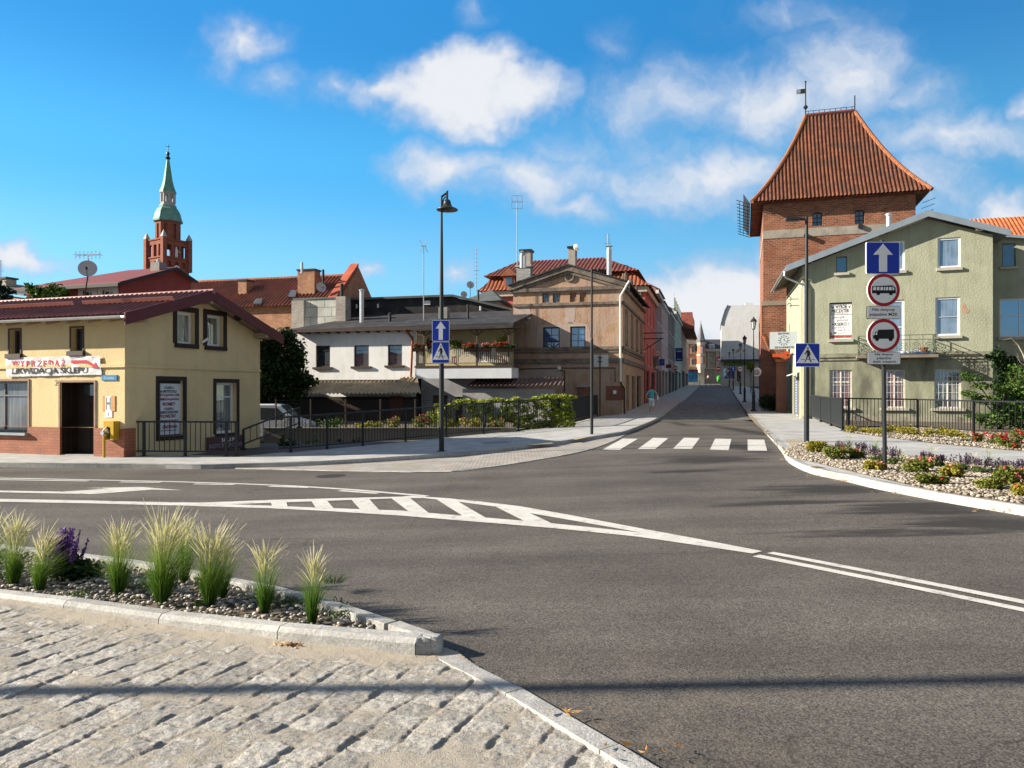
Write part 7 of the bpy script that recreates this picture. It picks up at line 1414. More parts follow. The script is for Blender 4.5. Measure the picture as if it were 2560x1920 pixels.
b = gp(1672, 979, .12); t = thing('yellow_box', 'yellow box on the wall side of the left street pavement', 'box', b, -R(15)); q = MB(); q.box(-.3, .3, -.2, .2, .3, 1.0); q.build('cabinet', mat('post_yellow', (.62, .40, .02), .5, .05, 3), t); q = MB(); q.box(-.22, .22, -.22, -.2, .8, .86); q.build('slot', m_black, t); q = MB(); q.box(-.05, .05, -.05, .05, 0, .3); q.build('stand', m_black, t)
b = at(1796.7, 897.5, 173.); t = thing('wall_sign', 'crimson square sign with white letter M on the grey office', 'sign', b); p = Pl(t, (0, 0, 0), (1, 0, 0), (0, -1, 0)); q = MB(); p.box(q, -.48, .48, -.5, .5, -.1, 0); q.build('board', mat('crimson', (.42, .015, .06), .5), t); text(p, 'M', (-.2, .42, -.42, .1), m_sw, t, .02, bold=.03)
# bollards and green bin at the far crossing
BL = [(1735.5, 961), (1749, 961), (1763, 961.5), (1776.7, 962), (1787.5, 962.5), (1806.5, 963.5)]; bo = None
for i, (x, y) in enumerate(BL):
 b = at(x, y, 157.)
 lab = 'thin black bollard at the far street end, ' + ['by the left house row', 'before the turret shop', 'under the turret', 'left of the grey office door', 'before the grey office', 'alone before the lettered shop'][i]
 if bo is None:
  bo = thing('bollard', lab, 'bollard', b, 0, 'bollards across the far street end'); q = MB(); q.lathe([(.09, -.3), (.09, .06), (.05, .08), (.05, .84), (.07, .86), (.06, .94), (.02, .97)], (0, 0, 0), 10); q.build('shaft', m_black, bo)
 else: dup(bo, b, 0, lab)
b = at(1797.6, 954, 164.); t = thing('litter_bin', 'bright green bin at the far street end', 'bin', b); q = MB(); q.lathe([(.42, 0), (.5, 1.0), (.46, 1.02), (.3, 1.25)], (0, 0, 0), 10); q.build('body', mat('bin_green', (.08, .42, .06), .5), t); q = MB(); q.lathe([(.52, .98), (.52, 1.05), (.1, 1.3)], (0, 0, 0), 10); q.build('lid', mat('bin_green_dark', (.04, .25, .04), .5), t)
b = at(1731, 955, 163.); t = thing('kiosk', 'blue poster kiosk at the far street end', 'kiosk', b); q = MB(); q.box(-1.0, 1.0, -.6, .6, 0, 2.3); q.build('panel', mat('kiosk_blue', (.03, .16, .32), .5, .5, 1.2), t); q = MB(); q.box(-1.1, 1.1, -.7, .7, 2.3, 2.55); q.build('roof', m_anth, t)
# ---------------------------------------------------------------- railings
def railing(name, label, pts, hs, post_every, bar=.13, group=None, ends=True, cat='railing', low=.14, thick=1.):
 o = pts[0]; t = thing(name, label, cat, o, 0, group); pts = [Vector(p) - o for p in pts]; up = lambda i, z: pts[i] + Z * z * 1.
 rails = MB(); bars = MB(); n = len(pts)
 for i in range(n - 1):
  a, b = pts[i], pts[i + 1]; ha, hb = hs[i], hs[i + 1]
  rails.bar(a + Z * ha, b + Z * hb, .045 * thick, .05 * thick); rails.bar(a + Z * low, b + Z * low, .03 * thick, .04 * thick)
  m = max(2, int((b - a).length / bar))
  for k in range(1, m): s = k / m; c = a.lerp(b, s); hh = ha + (hb - ha) * s; bars.bar(c + Z * low, c + Z * (hh - .02), .018 * thick)
 rails.build('rails', m_anth, t); bars.build('bars', m_anth, t)
 for i in range(n):
  if i in post_every: q = MB(); p = pts[i]; w = .035; q.box(p.x - w, p.x + w, p.y - w, p.y + w, p.z - .02, p.z + hs[i] + .01); q.box(p.x - .08, p.x + .08, p.y - .08, p.y + .08, p.z - .05, p.z + .012); q.build('post', m_anth, t)
 return t
hs = [(y1 - y0) / F * p.y for p, (y1, y0) in zip(fence, [(1132, 1044), (1131, 1042), (1123, 1036), (1115, 1030), (1104.5, 1022), (1094, 1015), (1085, 1008), (1077, 1002), (1069.5, 997)])]
railing('pavement_railing', 'long black barred railing rising along the left pavement above the yard', fence, hs, range(1, 9))
fm = [gp(1381, 1069, .12), gp(1410, 1062.5, .12), gp(1450, 1052, .12), gp(1493, 1041, .12)]
railing('pavement_railing', 'dark finely barred railing panel ending at the tan house', fm, [(72) / F * fm[0].y, 68 / F * fm[1].y, 61 / F * fm[2].y, 53 / F * fm[3].y], range(4), .06)
yr = [gp(331, 1140, .12), gp(360, 1140, .12), gp(463, 1140.5, .12), gp(566, 1141.5, .12), gp(591, 1141.5, .12)]
railing('pavement_railing', 'short black railing before the shaded gable of the yellow house', yr, [.98] * 5, (0, 1, 2, 3, 4), .14)
rr = [gp(2028, 1047, .12), gp(2052, 1055, .12), gp(2078, 1065, .12), gp(2106, 1077, .12)]
railing('pavement_railing', 'dark finely barred railing running back beside the green house', rr, [(1047 - 988) / F * rr[0].y, 63 / F * rr[1].y, 70 / F * rr[2].y, 81 / F * rr[3].y], range(4), .05, thick=1.1)
rf_ = [gp(2110, 1077, .12), gp(2122, 1077, .12), gp(2294, 1074.5, .12), gp(2434, 1086.5, .12), gp(2570, 1091, .12), gp(2720, 1097, .12)]
railing('pavement_railing', 'black barred railing with square posts facing the road before the green house', rf_, [81 / F * rf_[0].y, 81 / F * rf_[1].y, 76 / F * rf_[2].y, 84 / F * rf_[3].y, 86 / F * rf_[4].y, 88 / F * rf_[5].y], (1, 2, 3, 4, 5), .155)
pr_ = [y_ga.M @ y_ga.P(4.1, -.02, .75), y_ga.M @ y_ga.P(7.2, .55, .75)]
railing('ramp_railing', 'sloping black handrail of the ramp beside the yellow gable', pr_, [.62, .70], (0, 1), .32)
# ---------------------------------------------------------------- things on the yellow house
p = y_fr; pts4 = [p.uv(13, 894.5, .05), p.uv(250, 889.3, .05), p.uv(253, 936.5, .05), p.uv(16, 942, .05)]
t = thing('banner', 'white sale banner reading WYPRZEDAŻ LIKWIDACJA SKLEPU above the shop door', 'banner', YH.location, YH.rotation_euler.z); pb = Pl(t, p.o, p.u, p.n)
mb = MB(); nx, nz = 120, 24
wav = lambda s, r: .007 * math.sin(17 * s + 5 * r) + .005 * math.sin(31 * s - 9 * r + 1) + .003 * math.sin(53 * s + 14 * r)
for j in range(nz + 1):
 for i in range(nx + 1):
  s, r_ = i / nx, j / nz; a = Vector(pts4[3]).lerp(Vector(pts4[2]), s); b = Vector(pts4[0]).lerp(Vector(pts4[1]), s); c = a.lerp(b, r_)
  dsp = wav(s, r_); mb.v.append(tuple(pb.P(c[0], c[1], .05 + dsp)))
for j in range(nz):
 for i in range(nx): mb.f.append((j * (nx + 1) + i, j * (nx + 1) + i + 1, (j + 1) * (nx + 1) + i + 1, (j + 1) * (nx + 1) + i))
mb.build('vinyl_sheet', mat('white_vinyl', (.66, .67, .70), .4, .04, 3, fine=0), t, smooth=True)
q = MB()
for i in range(9):
 for j in (0, 1): c = Vector(pts4[3 - 3 * j]).lerp(Vector(pts4[2 - j]), (i + .3) / 9); q.disc(pb.P(c[0], c[1] + (-.03 if j else .03), .07), pb.n, .012, .01)
q.build('eyelets', m_galv, t)
bred = mat('banner_red', (.52, .02, .035), .5, fine=0); R4 = lambda x0, x1, y0, y1: pb.rect(x0, x1, y0, y1, .085)
def drape(o):
 u0, u1 = pts4[3][0], pts4[2][0]; z0, z1 = pts4[3][1], pts4[0][1]
 for v in o.data.vertices: d = v.co - pb.o; s = (d.dot(pb.u) - u0) / (u1 - u0); r = (v.co.z - z0) / (z1 - z0); v.co += pb.n * (wav(s, r) + .061 - d.dot(pb.n))
drape(text(pb, 'W Y P R Z E D A Ż', R4(27.5, 160.6, 895.5, 916.5), bred, t, .06, bold=.025)); drape(text(pb, 'LIKWIDACJA SKLEPU', R4(27.5, 217.5, 918.5, 938.5), m_sk, t, .06, bold=.03))
q = MB(); pb.poly(q, [pb.uv(x * .2893, 760 + y * .2893, .085) for x, y in ((610, 487), (738, 483), (805, 525), (818, 502), (846, 556), (783, 550), (795, 538), (732, 507), (610, 512))], .064, .068); q.build('arrow', bred, t)
def wallthing(name, label, cat): return thing(name, label, cat, YH.location, YH.rotation_euler.z)
t = wallthing('hydrant_sign', 'orange panel with grey letter H on white beside the shop door', 'sign'); a = p.rect(258, 288.7, 989.4, 1027.6); q = MB(); p.box(q, *a, 0, .02); q.build('panel', mat('orange_panel', (.55, .27, .10), .6, .1, 4), t); a = p.rect(265.3, 279.8, 990.5, 1027); q = MB(); p.box(q, *a, .0, .024); q.build('white_strip', m_sw, t); a = p.rect(267, 278.2, 993, 1024); text(p, 'H', a, mat('grey_letter', (.14, .14, .15), .6), t, .027, bold=.02)
t = wallthing('info_plate', 'small white plate under the orange H panel', 'plate'); a = p.rect(263.8, 281.3, 1027.8, 1043.5); q = MB(); p.box(q, *a, 0, .018); q.build('plate', m_sw, t); q = MB(); m_ = (a[0] + a[1]) / 2; p.box(q, m_ - .008, m_ + .008, a[2] + .03, a[3] - .03, .018, .02); p.box(q, a[0] + .03, a[1] - .03, (a[2] + a[3]) / 2, (a[2] + a[3]) / 2 + .01, .018, .02); q.build('marking', m_anth, t)
t = wallthing('street_plate', 'light blue street name plate under the banner end', 'plate'); a = p.rect(255.5, 294, 937.5, 951); q = MB(); p.box(q, *a, 0, .03); q.build('plate', mat('plate_blue', (.05, .22, .44), .4), t); text(p, 'Grodzka', (a[0] + .09, a[1] - .09, a[2] + .035, a[3] - .04), mat('pale_print', (.4, .6, .75), .6), t, .033, bold=.01)
t = wallthing('house_number', 'dark metal house number 2 left of the shop door', 'house number'); text(p, '2', p.rect(139.6, 147.2, 950, 964.5), mat('bronze_digit', (.10, .085, .06), .5), t, .03, name='digit', bold=.02); q = MB(); a = p.rect(140, 147, 951, 963); p.box(q, a[0] + .03, a[1] - .03, (a[2] + a[3]) / 2 - .01, (a[2] + a[3]) / 2 + .01, 0, .029); q.build('stud', m_anth, t)
pbx = Pl(YH, (0, -.22, 0), (1, 0, 0), (0, -1, 0)); t = wallthing('gas_meter_post', 'yellow gas box on a yellow pipe before the brown plinth', 'gas box'); my = mat('gas_yellow', (.48, .29, .015), .5, .08, 4); a = pbx.rect(258.5, 283.5, 1053, 1100); op = pbx.rect(266, 275, 1068, 1097)
q = MB(); pbx.wall(q, a[0], a[1], a[2], a[3], [op], .12); pbx.box(q, a[0], a[0] + .01, a[2], a[3], -.2, -.001); pbx.box(q, a[1] - .01, a[1], a[2], a[3], -.2, -.001); pbx.box(q, a[0] + .01, a[1] - .01, a[2], a[3], -.21, -.19); pbx.box(q, a[0] + .01, a[1] - .01, a[3] - .01, a[3], -.19, -.001); q.build('box', my, t); q = MB(); pbx.box(q, op[0] - .02, op[1] + .02, op[2] - .02, op[3] + .02, -.16, -.125); q.build('inside', m_dark, t)
u = pbx.uv(262.5, 1100)[0]; q = MB(); q.tube([pbx.P(u, -.15, .03), pbx.P(u, a[2] + .12, .03)], .036, 10); q.build('pipe', my, t); q = MB(); q.tube([pbx.P(u, a[2] + .1, .04), pbx.P(u, a[2] + .26, .05), pbx.P(u + .07, a[2] + .36, .02), pbx.P(u + .1, a[2] + .2, -.03)], .03, 8); q.disc(pbx.P(u, a[2] + .2, .06), pbx.n, .06, .08); q.build('valve', m_galv, t)
# sign boards on the gable
pg = Pl(YH, y_ga.o - Vector((.15, 0, 0)), y_ga.u, y_ga.n); t = wallthing('parts_board', 'white board of motorcycle and car part names filling a gable window', 'sign board'); a = pg.rect(399, 451.5, 959, 1086); q = MB(); pg.box(q, *a, .0, .03); q.build('board', mat('board_white', (.62, .66, .72), .5, .05, 3, fine=0), t)
mred = mat('board_red', (.20, .02, .03), .6, fine=0); f_ = lambda x0, x1, y0, y1: pg.rect(380 + x0 * .1175, 380 + x1 * .1175, 940 + y0 * .1175, 940 + y1 * .1175, .03)
for s, x0, x1, y0, y1, m in (('CZĘŚCI', 255, 455, 212, 284, m_sk), ('do MOTOCYKLI', 170, 518, 296, 356, m_sk), ('ETZ-JAWA 350', 170, 582, 376, 445, mred), ('SIMSON-JAWKA', 166, 580, 466, 536, mred), ('·ROMET·', 215, 505, 560, 632, mred), ('CZĘŚCI', 252, 456, 660, 730, m_sk), ('SAMOCHODOWE', 172, 548, 740, 800, m_sk), ('POLONEZ FIAT', 166, 505, 816, 888, mred), ('CINQUECENTO', 175, 560, 930, 1000, mred), ('·ZASTAWA·', 212, 545, 1042, 1115, mred)): text(pg, s, f_(x0, x1, y0, y1), m, t, .034, bold=.045)
q = MB(); a = f_(185, 530, 1152, 1166); pg.box(q, *a, .03, .034); q.build('underline', m_sk, t)
t = wallthing('shop_board', 'brown board SKLEP MOTORYZACYJNY leaning low on the yellow gable', 'sign board'); a0, a1 = y_ga.uv(520, 1110, .1), y_ga.uv(611, 1105, .1); zb, zt = y_ga.uv(565, 1125, .1)[1], y_ga.uv(565, 1090, .1)[1]; q = MB(); y_ga.box(q, a0[0], a1[0], zb, zt, .04, .09); q.build('board', mat('brown_board', (.12, .055, .05), .6, .1, 4), t); d = a1[0] - a0[0]; hh = zt - zb; text(y_ga, 'SKLEP', (a0[0] + d * .36, a0[0] + d * .72, zb + hh * .60, zb + hh * .86), m_sw, t, .094, bold=.02); text(y_ga, 'MOTORYZACYJNY', (a0[0] + d * .04, a0[0] + d * .96, zb + hh * .12, zb + hh * .50), mat('lilac_letter', (.34, .30, .42), .6), t, .094, bold=.02)
# ---------------------------------------------------------------- signs on the green house
gl, gr = GH.location, GH.rotation_euler.z
def gthing(name, label, cat): return thing(name, label, cat, gl, gr)
p = Pl(GH, g_fr.o - Vector((0, -.13, 0)), g_fr.u, g_fr.n); t = gthing('stamp_board', 'white WYRÓB PIECZĄTEK board set in a green house window', 'sign board'); a = p.rect(2074.5, 2129.8, 757.5, 848); q = MB(); p.box(q, *a, 0, .03); q.build('board', m_sw, t); q = MB()
for e in ((a[0] - .03, a[0] + .015, a[2], a[3]), (a[1] - .015, a[1] + .03, a[2], a[3]), (a[0], a[1], a[3] - .05, a[3] + .03), (a[0], a[1], a[2] - .02, a[2] + .01)): p.box(q, *e, .0, .05)
q.build('frame', m_brownf, t); f_ = lambda x0, x1, y0, y1: p.rect(2060 + x0 * .0723, 2060 + x1 * .0723, 740 + y0 * .0723, 740 + y1 * .0723, .03)
mg = mat('grey_script', (.18, .15, .15), .6, fine=0); md = mat('najnizsze_red', (.40, .03, .04), .6, fine=0); mb_ = mat('dusty_red_band', (.48, .16, .15), .6, fine=0)
for s, r4, m, bd, sh in (('WYRÓB', (385, 790, 285, 425), m_sk, .03, 0), ('PIECZĄTEK', (260, 885, 455, 600), m_sk, .03, 0), ('pieczątki', (275, 745, 690, 800), mg, .0, .3), ('gumowe', (430, 840, 810, 890), mg, .0, .3), ('KSERO', (370, 780, 915, 1030), m_sk, .02, 0), ('czynne 9-17', (278, 862, 1055, 1140), mg, 0, .2), ('sob 9-12', (475, 862, 1140, 1210), mg, 0, .2), ('3216 76 05 31', (485, 850, 1255, 1305), mg, 0, 0)): text(p, s, f_(*r4), m, t, .034, bold=bd, shear=sh)
q = MB()
for c in ((305, 980), (840, 963)): u0, u1, z0, z1 = f_(c[0] - 24, c[0] + 24, c[1] - 24, c[1] + 24); p.poly(q, circ(((u0 + u1) / 2, (z0 + z1) / 2), (u1 - u0) / 2, 12), .03, .035)
for r4 in ((380, 830, 432, 442), (235, 910, 592, 602), (200, 965, 632, 650), (340, 440, 1250, 1275), (355, 425, 1280, 1310)): p.box(q, *f_(*r4), .03, .034)
for x0, y0, x1, y1 in ((235, 352, 300, 400), (300, 400, 340, 385), (300, 400, 272, 440), (920, 325, 870, 385), (870, 385, 825, 365), (870, 385, 900, 420)): A = p.uv(2060 + x0 * .0723, 740 + y0 * .0723, .03); B = p.uv(2060 + x1 * .0723, 740 + y1 * .0723, .03); q.bar(p.P(*A, .033), p.P(*B, .033), .035, .004, up=p.n)
q.build('rules_and_marks', m_sk, t); q = MB(); p.box(q, *f_(205, 950, 1345, 1455), .03, .033); p.poly(q, [p.uv(2060 + x * .0723, 740 + y * .0723, .03) for x, y in ((205, 1345), (205, 1290), (245, 1245), (280, 1290), (280, 1345))], .03, .033); q.build('red_band', mb_, t); text(p, 'najniższe ceny', f_(225, 940, 1352, 1450), md, t, .037, bold=.02, shear=.2)
ps = Pl(GH, (0, 2.4, 0), (1, 0, 0), (0, -1, 0)); a = ps.rect(1924, 1997, 829.5, 872.5); t = gthing('goldsmith_sign', 'white hanging sign ZŁOTNIK ZEGARMISTRZ with a clock dial', 'sign'); q = MB(); ps.box(q, *a, -.14, 0); q.build('board', mat('pale_sign_board', (.40, .44, .48), .5, .04, 3, fine=0), t); w, h = a[1] - a[0], a[3] - a[2]; gm_ = mat('grey_print', (.06, .07, .08), .6, fine=0)
text(ps, 'ZŁOTNIK', (a[0] + w * .28, a[0] + w * .68, a[2] + h * .85, a[2] + h * .96), gm_, t, .012, bold=.02); text(ps, 'ZEGARMISTRZ', (a[0] + w * .16, a[0] + w * .92, a[2] + h * .05, a[2] + h * .15), gm_, t, .012, bold=.02)
q = MB(); c = (a[0] + w * .49, a[2] + h * .50); rr_ = h * .31
for k in range(12): d = Vector((math.cos(R(30 * k)), math.sin(R(30 * k)))); q.bar(ps.P(c[0] + d.x * rr_ * .78, c[1] + d.y * rr_ * .78, .006), ps.P(c[0] + d.x * rr_, c[1] + d.y * rr_, .006), .035, .006, up=ps.n)
q.tube([ps.P(c[0] + rr_ * .64 * math.cos(R(15 * k)), c[1] + rr_ * .64 * math.sin(R(15 * k)), .004) for k in range(25)], .008, 4); q.bar(ps.P(*c, .008), ps.P(c[0] + .02, c[1] + rr_ * .35, .008), .03, .006, up=ps.n); q.bar(ps.P(*c, .008), ps.P(c[0] + rr_ * .6, c[1] - rr_ * .28, .008), .022, .006, up=ps.n); q.build('clock_dial', gm_, t)
q = MB(); ps.box(q, a[1], .1, a[3] - .1, a[3] - .05, -.1, -.05); q.build('bracket', m_black, t)
t = gthing('key_sign', 'orange red key shaped hanging sign under the goldsmith board', 'sign'); mo = mat('orange_red_key', (.36, .05, .016), .5); a = ps.rect(1931, 1978, 878.5, 896); q = MB(); w, h = a[1] - a[0], a[3] - a[2]; zc = a[2] + h * .45; ps.poly(q, circ((a[1] - h * .62, zc + .02), h * .52, 24), -.1, -.02); q.build('bow', mo, t); q = MB(); ps.box(q, a[0], a[1] - h * .8, zc - .09, zc + .1, -.09, -.03); q.build('shank', mo, t); q = MB(); ps.poly(q, circ((a[1] - h * .5, zc), h * .14, 12), -.1, -.012); q.build('bow_hole', m_black, t); q = MB(); ps.box(q, a[1] - h * .2, .1, zc, zc + .05, -.1, -.05); q.build('bracket', m_black, t)
t = gthing('vertical_sign', 'narrow blue vertical lettered strip on the side of the green house', 'sign'); sd2 = Pl(GH, g_sd.o, g_sd.u, g_sd.n); q = MB(); sd2.box(q, 2.25, 3.05, .25, 2.3, .0, .04); q.build('strip', mat('lilac_blue_strip', (.10, .12, .32), .6), t); q = MB()
for k in range(13): sd2.box(q, 2.42, 2.88, .38 + k * .145, .38 + k * .145 + .07, .04, .05)
q.build('lettering', mat('pale_lilac_print', (.5, .52, .6), .6), t)
# ---------------------------------------------------------------- aerials and dishes
def dish(label, px, py, Y, r, face, base=None, group='satellite dishes'):
 c = at(px, py, Y); t = thing('satellite_dish', label, 'satellite dish', c, 0, group); d = Vector(face).normalized(); e1 = d.cross(Z).normalized(); e2 = e1.cross(d); q = MB(); n = 20; rings = [(1, 0), (.75, -.07), (.45, -.115), (.02, -.14)]
 o = 0
 for rr, dz in rings: q.v += [tuple((e1 * math.cos(2 * math.pi * k / n) * rr + e2 * math.sin(2 * math.pi * k / n) * rr * 1.06) * r + d * dz * r * 1.3) for k in range(n)]
 for i in range(3):
  for k in range(n): q.f.append((i * n + k, i * n + (k + 1) % n, (i + 1) * n + (k + 1) % n, (i + 1) * n + k))
 q.f.append(tuple(3 * n + k for k in range(n))); q.build('reflector', mat('dish_grey', (.50, .50, .49), .6, .06, 3), t, smooth=True)
 q = MB(); tip = d * r * 1.0 - e2 * r * .55; q.tube([-e2 * r * 1.0, tip], r * .035, 5); q.disc(tip, d, r * .12, r * .25); q.build('feed_arm', m_anth, t)
 q = MB()
 if base: q.tube([-d * r * .2 - e2 * r * .1, Vector((0, 0, -r * .55)) - d * r * .35, Vector((base[0], base[1], base[2])) - d * r * .35], r * .075, 6)
 else: q.tube([-d * r * .15, -d * r * .8], r * .08, 6)
 q.build('mast', m_anth, t); return t
dish('large grey white dish on a mast above the burgundy tile-sheet roof', 219, 671, 30., .345, (.35, -.8, .35), (-.2, 0, -1.6)); dish('grey dish on the brick chimney of the brick gabled house', 803, 718, 50.3, .33, (.5, -.8, .3)); dish('small pale dish on the grey pyramid roof', 1176, 712, 54.6, .27, (.2, -.9, .3), (0, 0, -.9)); dish('lower small dish left of the grey pyramid roof', 1160, 736, 54, .24, (.2, -.9, .3), (0, 0, -.7)); dish('dark meshed dish on the right chimney of the tan house', 1440, 618, 48., .2, (.5, .6, .3), (0, 0, -.6))
def mast(label, px, y0, y1, Y, kind):
 b = at(px, y1, Y); t = thing('aerial', label, 'aerial', b, 0, 'roof aerials'); h = (y1 - y0) / F * Y; q = MB(); q.tube([(0, 0, -.2), (0, 0, h)], .028, 6); q.build('mast', m_galv, t); q = MB()
 if kind == 'grid':
  for x in (-.34, 0, .34): q.bar((x, 0, h - .42), (x, 0, h + .4), .022)
  for z in (-.42, -.02, .05, .4): q.bar((-.34, 0, h + z), (.34, 0, h + z), .022)
 elif kind == 'bow':
  for s in (-1, 1): q.tube([(s * .26, 0, h - .36), (s * .15, 0, h - .2), (s * .12, 0, h), (s * .15, 0, h + .2), (s * .26, 0, h + .36)], .02, 5)
  q.bar((-.15, 0, h), (.15, 0, h), .05)
 elif kind == 'dipole':
  for k in range(9): z = h * (.15 + .1 * k); q.bar((-.16, 0, z), (.16, 0, z), .016)
  q.bar((-.22, 0, h * .45), (.22, 0, h * .45), .03)
 else:
  q.bar((-.55, .1, h - .02), (.5, -.1, h + .04), .03)
  for k in range(7): x = -.5 + .16 * k; q.bar((x, -.2, h + .0), (x, .2, h + .03), .016); q.bar((x, 0, h - .15), (x, 0, h + .17), .016)
 q.build('elements', m_galv, t)
mast('aerial with two bowed elements above the white house roof', 1059, 615, 812, 45.5, 'bow'); mast('tall grid aerial rising from the left chimney of the tan house', 1293, 505, 690, 48.6, 'grid'); mast('thin comb aerial beside the grey pyramid roof', 1191, 620, 722, 56, 'dipole'); mast('comb aerial on the steel flue of the tan house', 1519, 584, 628, 47.5, 'dipole'); mast('small spiky aerial behind the large left dish', 221, 638, 690, 30.4, 'yagi'); mast('thin aerial at the left edge above the beige cottage', 2, 650, 700, 53, 'dipole'); mast('thin comb aerial above the pale green street house', 1685, 731, 790, 104, 'dipole')
# ---------------------------------------------------------------- yard: van, walls, fence
def van():
 Y = 37.; o = at(786, 1000, Y); o.z = -.75; t = thing('delivery_van', 'white delivery van parked in the yard beside the yellow house', 'van', o, R(3)); wp = mat('van_white', (.70, .72, .74), .3, .03, 2, spec=.5); gl = glassmat('van_glass', (.01, .012, .014), .18)
 hw = .85; pr = [(-4.4, .35), (-4.42, 1.0), (-4.3, 1.82), (-3.9, 1.87), (-1.75, 1.87), (-1.45, 1.80), (-.75, 1.18), (-.22, 1.02), (-.05, .88), (0, .4), (-.1, .3), (-4.3, .3)]
 q = MB(); q.prism([(x, -hw, z) for x, z in pr], (0, 2 * hw, 0)); b = q.build('body', wp, t); bv = b.modifiers.new('bevel', 'BEVEL'); bv.width = .06; bv.segments = 3
 q = MB(); q.prism([(-1.42, -hw + .12, 1.80), (-.78, -hw + .10, 1.22), (-.78, hw - .10, 1.22), (-1.42, hw - .12, 1.80)], (.03, 0, .03)); q.build('windscreen', gl, t)
 for s in (-1, 1):
  q = MB(); q.prism([(-2.35, s * (hw + .004), 1.12), (-1.0, s * (hw + .004), 1.12), (-1.05, s * (hw + .004), 1.2), (-1.55, s * (hw + .004), 1.68), (-2.35, s * (hw + .004), 1.70)], (0, s * .012, 0)); q.build('side_window', gl, t)
  q = MB(); q.box(-1.25, -1.05, s * (hw + .05) - .08, s * (hw + .05) + .08, 1.08, 1.3); q.build('mirror', wp, t)
  for x in (-3.45, -.85): q = MB(); q.disc((x, s * (hw - .08), .31), (0, 1, 0), .31, .2); w_ = q.build('wheel', m_black, t); q = MB(); q.disc((x, s * (hw + .02), .31), (0, 1, 0), .19, .03); q.build('hubcap', m_galv, w_)
  q = MB(); q.box(-.25, -.03, s * .6 - .15, s * .6 + .15, .78, .95); q.build('headlight', m_galv, t)
  q = MB(); q.box(-2.42, -2.40, s * (hw + .001), s * (hw + .008), .4, 1.78); q.box(-4.3, -2.42, s * (hw + .001), s * (hw + .02), .62, .70); q.build('door_seam', m_anth, t)
van()
o = at(910, 1000, 31.); o.z = -1.0; t = thing('retaining_wall', 'low pebble dashed garden wall behind the left railing', 'wall', o); f = Pl(t, (0, 0, 0), (1, 0, 0), (0, -1, 0)); zt = f.uv(900, 1073.5)[1]; q = MB(); f.box(q, f.uv(660, 1090)[0], f.uv(1290, 1090)[0], -.6, zt, -.25, 0); q.build('wall', mat('pebble_dash', (.22, .19, .16), .95, .35, 30, .8, 60), t); q = MB(); f.box(q, f.uv(660, 1090)[0], f.uv(1290, 1090)[0], zt, zt + .07, -.3, .05); q.build('coping', mat('mossy_concrete', (.17, .165, .13), .95, .2, 4), t)
zg = -1.0 + zt - .04; struct(sheet('garden', [at(800, 1000, 31.2).xy, at(1290, 1000, 31.2).xy, at(1400, 1000, 41).xy, at(800, 1000, 41).xy], 0, m_dirt, lim=lambda x, y: 3, zf=lambda x, y: zg))
o = at(960, 1000, 33.5); o.z = zg; t = thing('chain_link_fence', 'thin rusty wire mesh fence across the garden', 'fence', o); x0, x1 = at(690, 0, 33.5).x - o.x, at(1300, 0, 33.5).x - o.x
for k in range(8): x = x0 + (x1 - x0) * k / 7; q = MB(); q.tube([(x, 0, -.6), (x, 0, 1.25)], .035, 6); q.build('post', m_brownf, t)
q = MB(); n = 76
for k in range(n):
 x = x0 + (x1 - x0) * k / n
 for s in (-1, 1):
  xe = x + s * 1.15
  if x0 <= xe <= x1: q.bar((x, 0, .05), (xe, 0, 1.2), .008)
q.bar((x0, 0, 1.2), (x1, 0, 1.2), .015); q.build('wire_mesh', m_anth, t)
o = at(1490, 1000, 44.6); o.z = .3; t = thing('gate_pier', 'brown brick gate pier with pale cap beside the tan house', 'pier', o, -R(15)); p = Pl(t, (0, 0, 0), (1, 0, 0), (0, -1, 0)); a = p.rect(1444, 1472, 968, 1036); q = MB(); p.box(q, a[0], a[1], -.4, a[3], -.5, 0); q.build('pier', m_brickd, t); q = MB(); p.box(q, a[0] - .08, a[1] + .08, a[3], a[3] + .08, -.58, .08); p.poly(q, [(a[0] - .06, a[3] + .08), (a[1] + .06, a[3] + .08), ((a[0] + a[1]) / 2, a[3] + .22)], -.56, .06); q.build('cap', mat('pale_pier_cap', (.35, .32, .28), .9, .15, 4), t); a2 = p.rect(1473, 1482, 962, 1036); q = MB(); p.box(q, a2[0], a2[1], -.4, a2[3] - .15, -.4, -.1); p.poly(q, circ(((a2[0] + a2[1]) / 2, a2[3] - .15), (a2[1] - a2[0]) / 2, 16), -.4, -.1); q.build('arched_panel', m_brownf, t)
b = gp(1498, 1040, .12); b.y -= .4; t = thing('road_sign', 'grey back of a square road sign on a thin post before the tan house', 'road sign', b); hh = lambda py: H + (HY - py) / F * b.y - b.z; p = Pl(t, (0, 0, 0), (1, 0, 0), (0, -1, 0)); q = MB(); q.tube([(0, 0, -.05), (0, 0, hh(887))], .035, 10); q.build('post', m_anth, t); w = 36.5 / F * b.y; q = MB(); p.poly(q, rrect(-w * .42, w * .58, hh(917), hh(887), .04), -.08, -.05); q.build('plate', m_back, t); q = MB(); p.box(q, -.12, .12, hh(905), hh(903), -.05, .03); p.box(q, -.12, .12, hh(895), hh(893), -.05, .03); q.build('clamp', m_anth, t)
# lamp standing left of the view whose pole shadow crosses the foreground
yl = 4.3 - .02 * 9; t = thing('street_lamp', 'tall anthracite lamp left of the view, seen by the pole shadow across the cobbles', 'street lamp', (-13.5, yl, 0), 0, 'flat headed street lamps'); q = MB(); q.tube([(0, 0, -.1), (0, 0, 9.5)], [.085, .07], 12); q.build('pole', m_anth, t); q = MB(); q.bar((0, 0, 9.4), (-1.4, .0, 9.5), .2, .08); q.build('lamp_head', m_anth, t)
